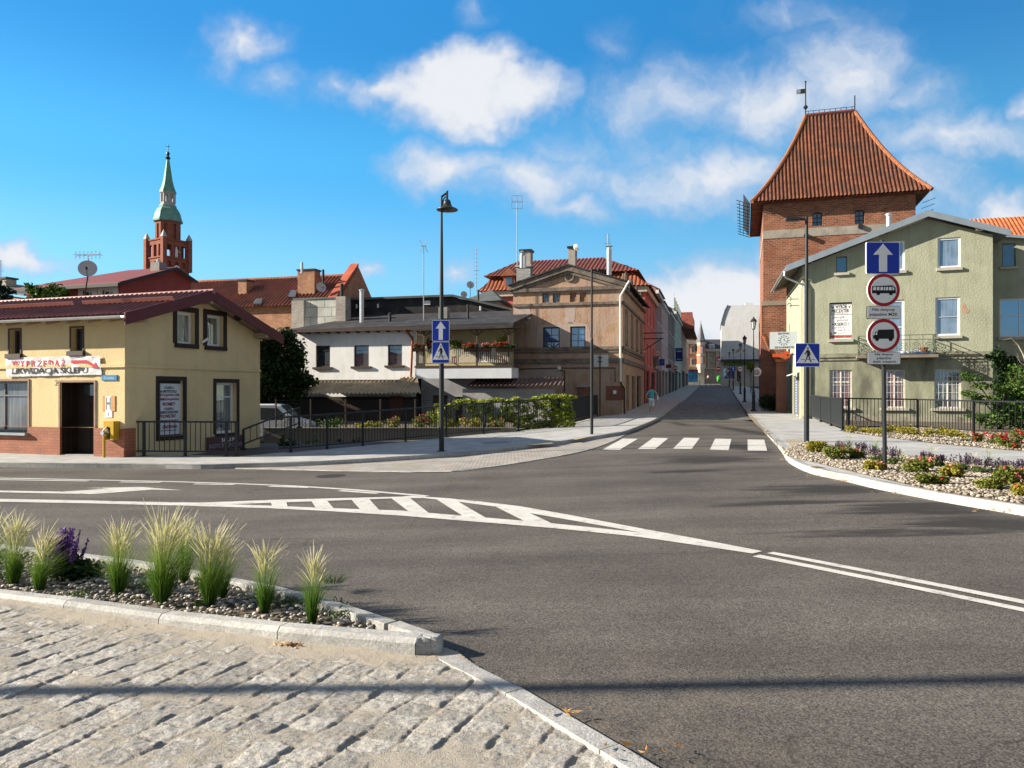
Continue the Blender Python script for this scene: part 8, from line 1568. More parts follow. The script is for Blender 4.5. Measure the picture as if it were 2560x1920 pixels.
# ================================================================ plants
def leaf_mesh(name, cen, size, m, parent=None, tone=None, upright=.3, long=1.5, seed=0, matrix=None):
 """many small bent leaves at the given centres"""
 rg = np.random.default_rng(seed + 11); cen = np.asarray(cen, float); n = len(cen)
 d = rg.normal(size=(n, 3)); d[:, 2] = d[:, 2] * .6 + upright; d /= np.linalg.norm(d, axis=1)[:, None]
 nn = rg.normal(size=(n, 3)); nn[:, 2] += .8; e = np.cross(d, nn); e /= np.linalg.norm(e, axis=1)[:, None] + 1e-9; f = np.cross(e, d)
 s = (np.asarray(size) * rg.uniform(.6, 1.35, n))[:, None]
 P0 = cen - d * s * long * .5; P2 = cen + d * s * long * .5 - f * s * .15; M1 = cen + e * s * .5 + f * s * .12; M2 = cen - e * s * .5 + f * s * .12
 V = np.stack([P0, M1, P2, M2], 1).reshape(-1, 3); b = np.arange(n) * 4
 Fc = np.stack([b, b + 1, b + 2, b + 3], 1)
 if tone is None: tone = rg.uniform(0, 1, n)
 mb = MB(); mb.v = V.tolist(); mb.f = Fc.tolist(); return mb.build(name, m, parent, tone=np.repeat(np.clip(tone, 0, 1), 4), matrix=matrix)
def blob_pts(n, balls, rg, shell=.55):
 """points spread through a union of ellipsoids (centre, radii), denser toward the skin, with gaps"""
 w = np.array([b[1][0] * b[1][1] * b[1][2] for b in balls]) ** .67; w = w / w.sum(); k = rg.choice(len(balls), n, p=w)
 c = np.array([b[0] for b in balls])[k]; r = np.array([b[1] for b in balls])[k]; u = rg.normal(size=(n, 3)); u /= np.linalg.norm(u, axis=1)[:, None]
 rad = shell + (1 - shell) * rg.random(n); return c + u * r * (rad * (1 + rg.normal(0, .10, n)))[:, None]
def clump(pts, f=3.): return fbm(pts[:, 0] * f + pts[:, 2] * 1.7 * f, pts[:, 1] * f + pts[:, 2] * f + 40, 3)
gl = lambda name, a, b, c, tr=.25: attrmat(name, [(0, a), (.5, b), (1, c)], .6, trans=tr, spec=.25)
lf_dark = gl('leaf_dark', (.010, .022, .008), (.022, .050, .014), (.05, .10, .025)); lf_mid = gl('leaf_mid', (.025, .055, .012), (.06, .12, .02), (.12, .19, .035)); lf_yel = gl('leaf_yellow', (.11, .12, .015), (.27, .25, .035), (.46, .38, .05)); lf_vine = gl('leaf_vine', (.08, .12, .015), (.21, .27, .03), (.40, .42, .06)); lf_rose = gl('leaf_rose', (.05, .075, .012), (.14, .17, .025), (.28, .27, .05))
pet_red = gl('petal_red', (.22, .012, .012), (.36, .03, .028), (.48, .09, .06), .1); pet_pink = gl('petal_pink', (.40, .05, .08), (.55, .12, .14), (.62, .25, .2), .1); pet_vio = gl('petal_violet', (.03, .015, .05), (.07, .04, .10), (.14, .085, .17), .1); m_stem = mat('stem', (.06, .05, .02), .8, .2, 8); m_bark = mat('bark', (.07, .055, .04), .95, .3, 8, .5, 40)
# ---------------------------------------------------------------- feather grass
m_grass = attrmat('feather_grass', [(0, (.035, .085, .012)), (.3, (.10, .20, .022)), (.55, (.22, .30, .05)), (.78, (.46, .44, .19)), (1, (.74, .67, .48))], .55, trans=.35, spec=.2)
m_grassd = attrmat('low_grass', [(0, (.015, .04, .01)), (.6, (.04, .09, .02)), (1, (.12, .17, .05))], .6, trans=.25)
def tuft(name, label, base, hgt, spread, n, m, lean=(.05, 0), seed=0, group=None, cat='ornamental grass', droop=.24, wid=.0042, foot=.024, stiff=1.):
 rg = np.random.default_rng(seed); t = thing(name, label, cat, base, 0, group); V, Fc, T = [], [], []; seg = 6
 for i in range(n):
  tk = rg.uniform(.5, 1.08) * (.8 if n < 360 else 1)
  a = rg.uniform(0, 2 * math.pi); rr = math.sqrt(rg.random()); tilt = spread * rr * rg.uniform(.5, 1.25); h = hgt * rg.uniform(.5, 1.08) * (1 - .22 * rr); out = Vector((math.cos(a), math.sin(a), 0)); st = out * foot * rr
  curl = droop * rg.uniform(.2, 1.3) * rr; sd = Vector((-out.y, out.x, 0)); ph = rg.uniform(0, 6.28); k0 = len(V); wv = rg.uniform(-.05, .05); bend = rg.uniform(-.3, 2.4)
  for j in range(seg + 1):
   s = j / seg; r_ = tilt * s ** .75 * hgt * 1.05 + curl * hgt * s ** 4 * 1.3; z = h * (s - .42 * curl * s ** 3 * stiff)
   p = st + out * r_ + Vector((lean[0] * bend * s ** 3 * hgt, lean[1] * s * s * hgt, z)) + sd * (wv * hgt * s * s)
   w = wid * (1 - .82 * s) * .5; dv = Vector((math.cos(ph), math.sin(ph), 0)) * w; V += [tuple(p - dv), tuple(p + dv)]; q = min(1, s * .9 * tk * (h / hgt * .8 + .2)); T += [q, q]
  for j in range(seg): Fc.append((k0 + 2 * j, k0 + 2 * j + 1, k0 + 2 * j + 3, k0 + 2 * j + 2))
 # feathery awns at the tips
 if wid > .003:
  for i in range(int(n * .22)):
   a = rg.uniform(0, 2 * math.pi); rr = rg.uniform(.1, 1); b = Vector((math.cos(a) * spread * rr * .8 * hgt + lean[0] * hgt * .45, math.sin(a) * spread * rr * .8 * hgt, hgt * rg.uniform(.55, .88))); d = Vector((math.cos(a) * (.25 + droop * rr) + lean[0] * 1.6 + rg.normal(0, .12), math.sin(a) * .4 + rg.normal(0, .12), rg.uniform(.5, 1.1))).normalized(); l = rg.uniform(.12, .30) * hgt / .6; k0 = len(V); ph = rg.uniform(0, 6.28); sv = Vector((math.cos(ph), math.sin(ph), 0))
   for j, w in enumerate((.0008, .0042, .0028, .0006)): p = b + d * (l * j / 3) - Z * (.10 * l * (j / 3) ** 2) + sv * .004 * j; V += [tuple(p - sv * w), tuple(p + sv * w)]; T += [min(1, .66 + .12 * j)] * 2
   for j in range(3): Fc.append((k0 + 2 * j, k0 + 2 * j + 1, k0 + 2 * j + 3, k0 + 2 * j + 2))
 mb = MB(); mb.v, mb.f = V, Fc; mb.build('blades', m, t, tone=T)
 return t
gx = lambda x, y, dz=.085: gp(x * .4219, 1220 + y * .4219, dz)
TF = [((-60, 575), 720 * .4219, .30, 420, (.08, 0), 'tall feather grass cut by the left edge of the photo'), ((80, 585), 455, .24, 520, (.10, 0), 'tall feather grass left of the purple sage'), ((235, 618), 400, .24, 460, (.16, 0), 'feather grass leaning over the pebbles beside the purple sage'), ((705, 632), 480, .27, 620, (.05, 0), 'upright feather grass, first to the right of the purple sage'), ((962, 690), 585, .34, 900, (.06, 0), 'biggest feather grass with widest pale plume'), ((1088, 560), 420, .26, 420, (.06, 0), 'feather grass half hidden behind the biggest tuft'), ((1243, 700), 520, .34, 760, (.08, 0), 'wide feather grass with a drooping tawny plume'), ((1318, 650), 380, .26, 300, (.08, 0), 'small feather grass behind the drooping tawny tuft'), ((1570, 742), 450, .24, 430, (.02, 0), 'slim feather grass second from the kerb tip'), ((1850, 805), 470, .18, 330, (.05, 0), 'slimmest feather grass nearest the kerb tip')]
for i, (b, hp, sp, n, ln, lab) in enumerate(TF):
 p = gx(*b); hp = hp if hp > 320 else 480; tuft('feather_grass', lab, p, hp * .355 / F * p.y, sp * .55, int(n * .8), m_grass, ln, 20 + i, 'feather grass tufts on the island')
for i, (b, h, lab) in enumerate((((455, 545), .16, 'low dark grass clump spreading in front of the purple sage'), ((560, 500), .14, 'low dark grass clump right of the purple sage'), ((840, 600), .10, 'low dark grass between two feather grass tufts'), ((1690, 700), .10, 'low dark grass between the two slim tufts'), ((1980, 560), .08, 'low green weed by the far island kerb'), ((60, 540), .15, 'low dark grass at the left edge of the pebble bed'))):
 tuft('low_grass', lab, gx(*b), h * 1.3, 1.0, 260, m_grassd, (.1, 0), 60 + i, 'low grass clumps on the island', 'grass clump', .5, .0028, .07)
for i, (b, lab) in enumerate((((460, 655), 'tiny bright weed on the pebbles below the purple sage'), ((1190, 700), 'tiny bright weed left of the drooping tawny tuft'), ((2010, 770), 'tiny bright weed near the kerb tip'), ((1990, 700), 'small dark leafy weed by the slimmest tuft'))):
 p = gx(*b); t = thing('weed', lab, 'weed', p, 0, 'weeds in the pebble bed'); rg = np.random.default_rng(i); c = rg.normal(0, 1, (50, 3)) * (.055, .03, .018) + (0, 0, .03); leaf_mesh('leaves', c, .016, lf_mid, t, upright=.6, long=2.4, seed=i)
# purple sage
p = gx(400, 545); t = thing('purple_sage', 'purple flowering sage between the feather grass tufts', 'flower', p); rg = np.random.default_rng(5); c = blob_pts(1100, [((0, 0, .12), (.23, .14, .11)), ((.1, 0, .08), (.26, .14, .08))], rg, .3); leaf_mesh('leaves', c, .026, lf_dark, t, long=2.2, seed=3)
fl = []; sm_ = MB()
for k in range(84):
 x, y = rg.normal(-.02, .075), rg.normal(0, .05); h = rg.uniform(.28, .50) * (1 - abs(x) * 1.1); tp = Vector((x * 1.35, y * 1.3, h)); sm_.tube([(x * .6, y * .6, .05), tp], .003, 4)
 for q in range(26): s = q / 26; fl.append((x * .6 + (tp.x - x * .6) * (.5 + .5 * s) + rg.normal(0, .007 * (1.25 - s)), y * .6 + (tp.y - y * .6) * (.5 + .5 * s) + rg.normal(0, .007), .05 + (h - .05) * (.5 + .5 * s)))
sm_.build('stems', m_stem, t); leaf_mesh('flower_spikes', fl, .021, gl('petal_purple', (.08, .02, .17), (.17, .055, .32), (.30, .13, .46), .2), t, upright=.8, long=1.3, seed=4)
# ---------------------------------------------------------------- flowering shrubs in the right bed
g8 = lambda x, y, dz=.14: gp(1900 + x * .2984, 900 + y * .2984, dz)
def shrub(name, label, base, w, h, m, flowers=None, nf=0, seed=0, group=None, cat='shrub', leaf=.032, n=950, fsize=.045):
 rg = np.random.default_rng(seed); t = thing(name, label, cat, base, 0, group)
 balls = [((rg.normal(0, w * .22), rg.normal(0, w * .16), h * rg.uniform(.3, .62)), (w * rg.uniform(.2, .36), w * rg.uniform(.18, .3), h * rg.uniform(.25, .42))) for _ in range(7)] + [((0, 0, h * .2), (w * .42, w * .32, h * .22))]
 c = blob_pts(n, balls, rg, .35); c[:, 2] = np.maximum(c[:, 2], .01); leaf_mesh('foliage', c, leaf, m, t, tone=clump(c, 6) * .8 + rg.uniform(-.25, .25, len(c)) + .1, seed=seed, upright=.5, long=1.9)
 s = MB()
 for k in range(9): b = balls[k % 7][0]; s.tube([(0, 0, -.03), (b[0] * .5, b[1] * .5, b[2] * .6), (b[0] * 1.3 + rg.normal(0, .05), b[1], b[2] + h * .22)], .006, 4)
 s.build('stems', m_stem, t)
 if flowers:
  f = [];
  for k in range(nf):
   b = balls[rg.integers(0, 7)]; u = rg.normal(size=3); u /= np.linalg.norm(u); u[2] = abs(u[2]); u[1] = -abs(u[1]); q = np.array(b[0]) + u * np.array(b[1]) * 1.1; f += [q + rg.normal(0, fsize * .35, 3) for _ in range(6)]
  leaf_mesh('flowers', f, fsize * .8, flowers, t, long=1.1, seed=seed + 9)
 return t
pw_ = lambda px, p: px * .2984 / F * p.y
RB = [((460, 775), 190, 140, 2, 'rose bush at the foot of the right crossing lamp'), ((655, 835), 240, 150, 6, 'rose bush between the crossing lamp and the sign post'), ((790, 830), 150, 110, 7, 'rose bush with dense red blooms left of the sign post'), ((935, 925), 190, 120, 7, 'low rose bush just left of the sign post'), ((1275, 945), 330, 190, 8, 'broad rose bush right of the sign post with coral blooms'), ((1450, 1045), 260, 130, 3, 'yellow green rose bush nearest the kerb'), ((1600, 985), 230, 150, 7, 'rose bush with pink blooms midway to the photo edge'), ((1925, 1085), 260, 160, 6, 'yellowish rose bush low on the chippings near the photo edge'), ((2110, 1040), 240, 210, 11, 'tall rose bush with coral blooms near the right photo edge'), ((2200, 1140), 200, 150, 8, 'green rose bush cut by the right photo edge')]
for i, (b, w, h, nf, lab) in enumerate(RB): p = g8(*b); shrub('rose_bush', lab, p, pw_(w, p) * .9, pw_(h, p) * .88, lf_rose if i % 3 else lf_yel, pet_red if i % 2 else pet_pink, max(1, int(nf * .65)), 100 + i, 'rose bushes in the kerb bed')
def lavender(label, base, w, h, seed, name='lavender'):
 rg = np.random.default_rng(seed); t = thing(name, label, 'flower', base, 0, 'lavender clumps in the kerb bed'); s = MB(); f = []
 for k in range(26):
  x, y = rg.normal(0, w * .25), rg.normal(0, w * .2); hh = h * rg.uniform(.7, 1); s.tube([(x * .5, y * .5, 0), (x * 1.2, y * 1.2, hh)], .0035, 4); f += [(x * 1.2 + rg.normal(0, .007), y * 1.2 + rg.normal(0, .007), hh * (.6 + .4 * q / 9)) for q in range(10)]
 s.build('stems', m_stem, t); leaf_mesh('flower_spikes', f, .022, pet_vio, t, upright=.8, seed=seed); c = blob_pts(160, [((0, 0, h * .2), (w * .4, w * .35, h * .25))], rg, .3); leaf_mesh('leaves', c, .025, lf_mid, t, upright=.7, long=2.2, seed=seed + 1)
for i, (b, w, h, lab) in enumerate((((690, 790), 110, 120, 'lavender behind the rose bushes by the crossing lamp'), ((845, 800), 120, 120, 'lavender behind the dense red rose bush'), ((985, 850), 170, 130, 'lavender left of the sign post'), ((1115, 880), 150, 160, 'lavender right behind the sign post'), ((1400, 900), 120, 140, 'lavender rising behind the broad rose bush'), ((1510, 900), 90, 110, 'lavender left of the pink rose bush'), ((1700, 930), 130, 150, 'lavender right of the pink rose bush'), ((1840, 950), 240, 140, 'widest lavender patch in the kerb bed'), ((2010, 960), 160, 130, 'lavender beside the tall coral rose bush'), ((2175, 950), 130, 120, 'lavender near the right photo edge'))): p = g8(*b); lavender(lab, p, pw_(w, p), pw_(h, p), 200 + i)
for i, (b, h, lab) in enumerate((((745, 740), 110, 'wispy grass behind the lavender by the crossing lamp'), ((965, 760), 110, 'wispy grass left behind the sign post'), ((1440, 850), 130, 'straw coloured grass arching behind the broad rose bush'), ((1190, 860), 100, 'wispy straw grass behind the sign post'), ((1920, 900), 170, 'tall wispy grass behind the widest lavender'), ((1790, 880), 110, 'short wispy grass left of the widest lavender'))):
 p = g8(*b); tuft('wispy_grass', lab, p, pw_(h, p), .3, 70, m_grass, (.12, 0), 300 + i, 'wispy grasses in the kerb bed', droop=.5, wid=.006, foot=.03)
YB = [(770, 608, 130, 75), (885, 612, 100, 60), (985, 622, 110, 65), (1085, 612, 120, 80), (1190, 620, 140, 85), (1275, 625, 110, 70), (1370, 645, 150, 90), (1515, 628, 90, 80), (1600, 645, 130, 75), (1690, 650, 80, 50)]; nb = ['beside the fine railing corner', 'second from the fine railing corner', 'third from the fine railing corner', 'left of the sign post behind the path', 'behind the sign post across the path', 'under the second green house window', 'low and broad between two railing posts', 'small and tall before a railing post', 'last but one before the red roses', 'smallest, next to the red roses']
for i, (x, y, w, h) in enumerate(YB): p = g8(x, y); shrub('yellow_shrub', 'low golden leaved shrub under the railing, ' + nb[i], p, pw_(w, p) * 1.15, pw_(h, p), lf_yel, None, 0, 400 + i, 'golden shrubs under the railing', leaf=.035, n=420)
for i, (x, y, w, h, nf, lab) in enumerate(((1810, 690, 130, 90, 6, 'rose with red blooms at the third railing post'), (1960, 700, 190, 110, 10, 'rose with coral blooms behind the path'), (2050, 730, 160, 120, 5, 'yellow green rose behind the path'), (2170, 700, 150, 150, 9, 'tall rose with big crimson blooms at the photo edge'), (2130, 745, 110, 70, 4, 'low rose with one crimson bloom by the path'))): p = g8(x, y); shrub('rose_bush', lab, p, pw_(w, p), pw_(h, p), lf_rose, pet_red if i != 1 else pet_pink, nf, 450 + i, 'roses behind the path', leaf=.035, n=420, fsize=.08)
# ---------------------------------------------------------------- trees, hedges, climbers
def tree(name, label, base, trunk, limbs, balls, n, leaf, m, seed, cat='tree', shell=.5, thick=.09, tonef=3.):
 rg = np.random.default_rng(seed); t = thing(name, label, cat, base); q = MB(); q.tube([(0, 0, -.1), (.03, 0, trunk * .5), (0, 0, trunk)], [thick, thick * .8, thick * .55], 8)
 for l in limbs: q.tube([(0, 0, trunk * l[3]), (l[0] * .5, l[1] * .5, trunk * l[3] + (l[2] - trunk * l[3]) * .6), (l[0], l[1], l[2])], [thick * .5, thick * .3, thick * .1], 6)
 q.build('trunk', m_bark, t); c = blob_pts(n, balls, rg, shell); leaf_mesh('crown', c, leaf, m, t, tone=clump(c, tonef) + rg.uniform(-.2, .2, n), seed=seed, upright=.1, long=1.5); return t
Y = 30.5; o = at(2500, 1075, Y); o.z = G(o.x, Y) + .1; L = lambda x, y: ((x - 2500) / F * Y, 0, H + (HY - y) / F * Y - o.z); bl = lambda x, y, rx, rz, ry=None, dy=0.: ((L(x, y)[0], dy, L(x, y)[2]), (rx / F * Y, (ry or rx) / F * Y, rz / F * Y))
tree('leafy_tree', 'bright green spreading young tree before the dark annexe on the right', o, 1.1, [(*L(2410, 932)[:2], L(2410, 932)[2], .5), (*L(2430, 985)[:2], L(2430, 985)[2], .3), (*L(2545, 925)[:2], L(2545, 925)[2], .6), (*L(2440, 1035)[:2], L(2440, 1035)[2], .2)],
     [bl(2545, 940, 30, 32), bl(2530, 975, 42, 18), bl(2430, 945, 26, 10), bl(2455, 965, 28, 10), bl(2412, 935, 14, 9), bl(2425, 985, 26, 9), bl(2465, 1000, 34, 14), bl(2530, 1020, 45, 26), bl(2480, 1050, 40, 24), bl(2550, 1055, 40, 24), bl(2440, 1040, 24, 8), bl(2600, 980, 40, 60)], 4200, .085, lf_mid, 31)
Y = 34.; o = at(2535, 1070, Y); o.z = G(o.x, Y) + .1; L = lambda x, y: ((x - 2535) / F * Y, 0, H + (HY - y) / F * Y - o.z)
tree('climbing_ivy', 'very dark ivy climbing the corner of the green annexe', o, 2.5, [], [bl(2497, 900, 22, 36, 8), bl(2505, 960, 26, 50, 9), bl(2530, 920, 34, 34, 9), bl(2545, 1000, 40, 50, 9), bl(2470, 892, 10, 6, 6), bl(2505, 1030, 30, 40, 9)], 3600, .10, lf_dark, 32, 'ivy', .1)
Y = 33.; o = at(2556, 890, Y); t = thing('bare_branch', 'pale bare branches reaching before the annexe window', 'branch', o); q = MB(); W_ = lambda x, y: at(x, y, Y) - o
q.tube([W_(2575, 935), W_(2558, 885), W_(2545, 862), W_(2528, 846), W_(2508, 850)], [.05, .04, .03, .02, .008], 6); q.tube([W_(2545, 862), W_(2530, 860)], [.015, .005], 5); q.tube([W_(2570, 920), W_(2550, 905), W_(2541, 890)], [.02, .012, .005], 5); q.tube([W_(2550, 905), W_(2543, 883)], [.012, .004], 5); q.build('twigs', mat('pale_bark', (.38, .33, .24), .9, .2, 8), t)
Y = 42.4; o = at(700, 1050, Y); o.z = -.75; L = lambda x, y: ((x - 700) / F * Y, 0, H + (HY - y) / F * Y - o.z)
tree('ivy_tree', 'dark ivy clad tree filling the gap left of the white house', o, 5., [(1.2, 0, 3., .3), (-.8, 0, 4., .5)], [bl(715, 845, 30, 28), bl(680, 870, 35, 40), bl(735, 880, 28, 35), bl(700, 920, 55, 45), bl(740, 945, 42, 30), bl(765, 955, 30, 20), bl(670, 960, 45, 50), bl(720, 985, 55, 32), bl(660, 1005, 40, 22), bl(745, 905, 25, 30), bl(655, 900, 30, 60)], 9000, .15, lf_dark, 33, 'ivy', .35, .16, 2.)
Y = 33.2; o = at(1285, 1050, Y); o.z = -.2; t = thing('vine_hedge', 'yellow green vine smothering the garden fence behind the railing', 'hedge', o); rg = np.random.default_rng(34); balls = []
for k in range(34): x = 1095 + k * 10.2; y = 1011 - (x - 1095) * .055 + rg.uniform(-5, 5) + (7 if x < 1140 else 0); L = lambda x, y: ((x - 1285) / F * Y, rg.uniform(-.15, .15), H + (HY - y) / F * Y - o.z); balls.append((L(x, y), (.26, .2, .10))); balls += [(L(x, y + d), (.2, .16, .26)) for d in (18, 42, 66) if rg.random() < (.8 if x > 1225 else .25)]
c = blob_pts(6500, balls, rg, .3); leaf_mesh('foliage', c, .085, lf_vine, t, tone=clump(c, 2.5) * 1.1 - .05 + rg.uniform(-.2, .2, len(c)), seed=6, upright=-.1); q = MB()
for k in range(16): x = -2.9 + k * .36; q.tube([(x, 0, -.3), (x + rg.normal(0, .08), 0, .7), (x + rg.normal(0, .15), 0, 1.6)], .012, 5)
q.build('stems', m_bark, t)
Y = 48.8; o = at(1922, 990, Y); o.z = G(o.x, Y); t = thing('dark_hedge', 'dark rounded hedge beside the tower on the right pavement', 'hedge', o, -R(15)); rg = np.random.default_rng(35); balls = [((rg.uniform(-.35, .45), rg.uniform(-1.2, 1.2), rg.uniform(.3, .85)), (.38, .45, .33)) for _ in range(16)]; c = blob_pts(3600, balls, rg, .45); c = c[c[:, 2] > 0]; leaf_mesh('foliage', c, .07, lf_dark, t, tone=clump(c, 2) + rg.uniform(-.2, .2, len(c)), seed=7); q = MB(); [q.tube([(0, y, -.2), (0, y, .8)], .02, 5) for y in (-1, 0, 1, 2)]; q.build('stems', m_bark, t)
# ivy on the burgundy house, spruce at the left edge
Y = 37.; o = at(120, 760, Y); t = thing('wall_ivy', 'green ivy on the left corner of the burgundy house', 'ivy', o); rg = np.random.default_rng(36); L = lambda x, y, dy=-.1: ((x - 120) / F * Y, dy + (x - 120) / F * Y * -.34 + .0, H + (HY - y) / F * Y - o.z)
balls = [(L(x, y), (r, .18, r)) for x, y, r in ((62, 712, .16), (74, 722, .3), (84, 738, .35), (100, 730, .4), (118, 742, .35), (135, 722, .3), (160, 730, .35), (178, 738, .3), (95, 752, .35), (165, 750, .4), (70, 748, .25), (145, 752, .35))]; c = blob_pts(1700, balls, rg, .3); leaf_mesh('leaves', c, .11, lf_mid, t, tone=clump(c, 2) * .9 + rg.uniform(-.3, .1, len(c)), seed=8); q = MB(); q.tube([L(58, 712), L(70, 728), L(80, 745)], .03, 5); q.build('stem', m_bark, t)
Y = 34.; o = at(8, 790, Y); o.z = -.3; L = lambda x, y: Vector(((x - 8) / F * Y, 0, H + (HY - y) / F * Y - o.z)); t = thing('spruce_tree', 'blue green spruce boughs at the left edge above the tile-sheet roof', 'tree', o); q = MB(); q.tube([(0, 0, 0), L(-10, 690)], [.14, .03], 8); q.build('trunk', m_bark, t); rg = np.random.default_rng(37); c = []
for x0, y0, x1, y1 in ((-8, 700, -18, 715), (-8, 712, 12, 722), (-5, 722, 35, 728), (-8, 735, 30, 742), (-5, 745, 38, 752), (-8, 728, -40, 740), (-5, 755, 45, 764)):
 for k in range(150): s = rg.random(); p = L(x0, y0).lerp(L(x1, y1), s); c.append((p.x + rg.normal(0, .05), p.y + rg.normal(0, .25 * (1 - s) + .05), p.z + rg.normal(0, .05) - .1 * rg.random()))
leaf_mesh('crown', c, .075, gl('spruce', (.008, .02, .016), (.018, .042, .034), (.04, .08, .06)), t, seed=9, long=2.5)
# garden plants behind the railing
def gplant(label, px, py, w, h, m, seed, flowers=None, nf=0, Yg=31.9):
 o = at(px, py, Yg); o.z = zg; shrub('garden_plant', label, o, w, h, m, flowers, nf, seed, 'garden plants behind the railing', 'plant', .06, 260, .07)
for i, (px, w, h, m, fl, nf, lab) in enumerate(((830, .9, .6, lf_mid, None, 0, 'leafy plant on the garden wall left of the lawn strip'), (905, .7, .35, lf_yel, None, 0, 'pale grassy plant in the garden before the dark shed'), (945, .8, .4, lf_yel, None, 0, 'straw coloured plant in the garden before the shed door'), (985, .7, .6, lf_rose, pet_pink, 6, 'rose with pale blooms before the red shed door'), (1055, .7, .7, lf_rose, pet_red, 14, 'red flowering rose under the balcony corner'), (1085, .7, 1.0, lf_vine, None, 0, 'tall bright plant beside the grey lower wall'), (1130, .9, .5, lf_yel, pet_red, 4, 'orange tinted plant in the garden by the lower doors'), (1190, .9, .5, lf_yel, None, 0, 'golden plant under the porch roof'), (1240, .8, .5, lf_rose, pet_pink, 6, 'reddish plant at the foot of the vine'))): gplant(lab, px, 1070, w, h, m, 500 + i, fl, nf)
for i, (px, py, Yp, w, h, lab) in enumerate(((712, 1075, 27.5, .9, 1.0, 'dark leafy weed behind the left railing end'), (805, 1100, 28.8, 1.1, .9, 'nettles at the foot of the pebble dashed wall'), (880, 1095, 29.5, 1.0, .9, 'dark climbing weed on the pebble dashed wall'), (640, 1060, 31, .5, 1.3, 'small conifer before the white van'))): o = at(px, py, Yp); o.z = -.8; shrub('weed_clump', lab, o, w, h, lf_dark if i != 1 else lf_mid, None, 0, 540 + i, 'weeds below the railing', 'plant', .07, 500)
# balcony plants
b0, b1, vz = w_b0, w_b1, w_vz; wM = MTX[WH]
def bal(px, py, off=.12): u, z = w_bp.uv(px, py); return wM @ w_bp.P(u, z, off)
def pot_plant(label, px, py, w, h, m, flowers, nf, seed, box=True, off=.1, n=330):
 o = bal(px, py, off); t = shrub('balcony_plant', label, o, w, h, m, flowers, nf, seed, 'plants on the flower balcony', 'plant', .055, n, .075);
 if box: q = MB(); q.box(-w * .45, w * .45, -.09, .09, -.16, .04); q.build('flower_box', mat('brown_planter', (.09, .05, .035), .8, .15, 5), t)
for i, a in enumerate((('red geranium box on the left end of the balcony rail', 1046, 872, .6, .28, lf_mid, pet_red, 34), ('long red geranium box right of the leafy balcony bush', 1176, 872, .75, .36, lf_mid, pet_red, 46), ('dark red and pink geranium box in the middle of the rail', 1212, 872, .8, .30, lf_mid, pet_pink, 26), ('tall bright red geranium box near the right balcony end', 1256, 872, .75, .42, lf_mid, pet_red, 52), ('leafless trailing box at the far right of the rail', 1276, 872, .4, .22, lf_dark, None, 0))): pot_plant(*a, 600 + i)
pot_plant('leafy green bush behind the balcony rail beside the up arrow sign', 1143, 890, .95, 1.15, lf_mid, None, 0, 610, False, -.4, 1500); pot_plant('dark leafy plant at the left balcony posts', 1072, 885, .5, 1.1, lf_dark, pet_red, 8, 611, False, -.2, 700); pot_plant('climbing plant hanging under the right of the balcony roof', 1250, 868, .7, .95, lf_vine, None, 0, 612, False, -.5, 500); pot_plant('pale leaved plant behind the pickets', 1222, 905, .3, .5, lf_yel, None, 0, 613, False, -.12, 120)
for px, lab in ((1135, 'terracotta trough on the balcony floor'), (1252, 'terracotta pot near the right balcony end')): o = bal(px, 907, -.2); t = thing('flower_pot', lab, 'pot', o); q = MB(); q.lathe([(.16, 0), (.22, .30), (.24, .30), (.24, .36), (.2, .36)], (0, 0, 0), 12); q.build('pot', mat('terracotta', (.32, .11, .05), .85, .15, 4), t); q = MB(); q.lathe([(.19, .33), (.02, .34)], (0, 0, 0), 12); q.build('soil', m_dirt, t)
# topiary by the far shop
b = gp(1877, 957, .12); b = at(1877, 955, 138.); t = thing('potted_tree', 'small round headed tree beside the lettered shop', 'tree', b); q = MB(); q.tube([(0, 0, 0), (0, 0, 2.2)], .06, 6); q.build('trunk', m_bark, t); rg = np.random.default_rng(38); c = blob_pts(500, [((0, 0, 2.9), (.8, .7, .8)), ((.3, 0, 2.2), (.5, .5, .5))], rg, .4); leaf_mesh('crown', c, .2, lf_vine, t, seed=12)
for i in range(3): pass
# things on the green house balcony
gM = MTX[GH]
t = thing('laundry_bundle', 'white and blue cloth bundle on the green house balcony', 'cloth', gM @ Vector((g_b1 - .9, -.6, g_za))); q = MB()
for k in range(6): a = ico(2); q.add([(v[0] * .32 + (k - 2.5) * .24, v[1] * .22, max(0, v[2] * .13 * (1 + .3 * math.sin(5 * v[0] + k)) + .07)) for v in a[0]], [tuple(f) for f in a[1]])
q.build('cloth', mat('white_blue_cloth', (.55, .60, .68), .9, .1, 3, blotch=(.06, .14, .4), blotch_at=(.5, .55), blotch_scale=2.5), t, smooth=True)
t = thing('flower_pot', 'brown clay pot on the green house balcony', 'pot', gM @ Vector((g_b1 - .45, -.5, g_za))); q = MB(); q.lathe([(.12, 0), (.17, .28), (.19, .28), (.19, .36), (.15, .36)], (0, 0, 0), 12); q.build('pot', mat('terracotta', (.32, .11, .05), .85, .15, 4), t)
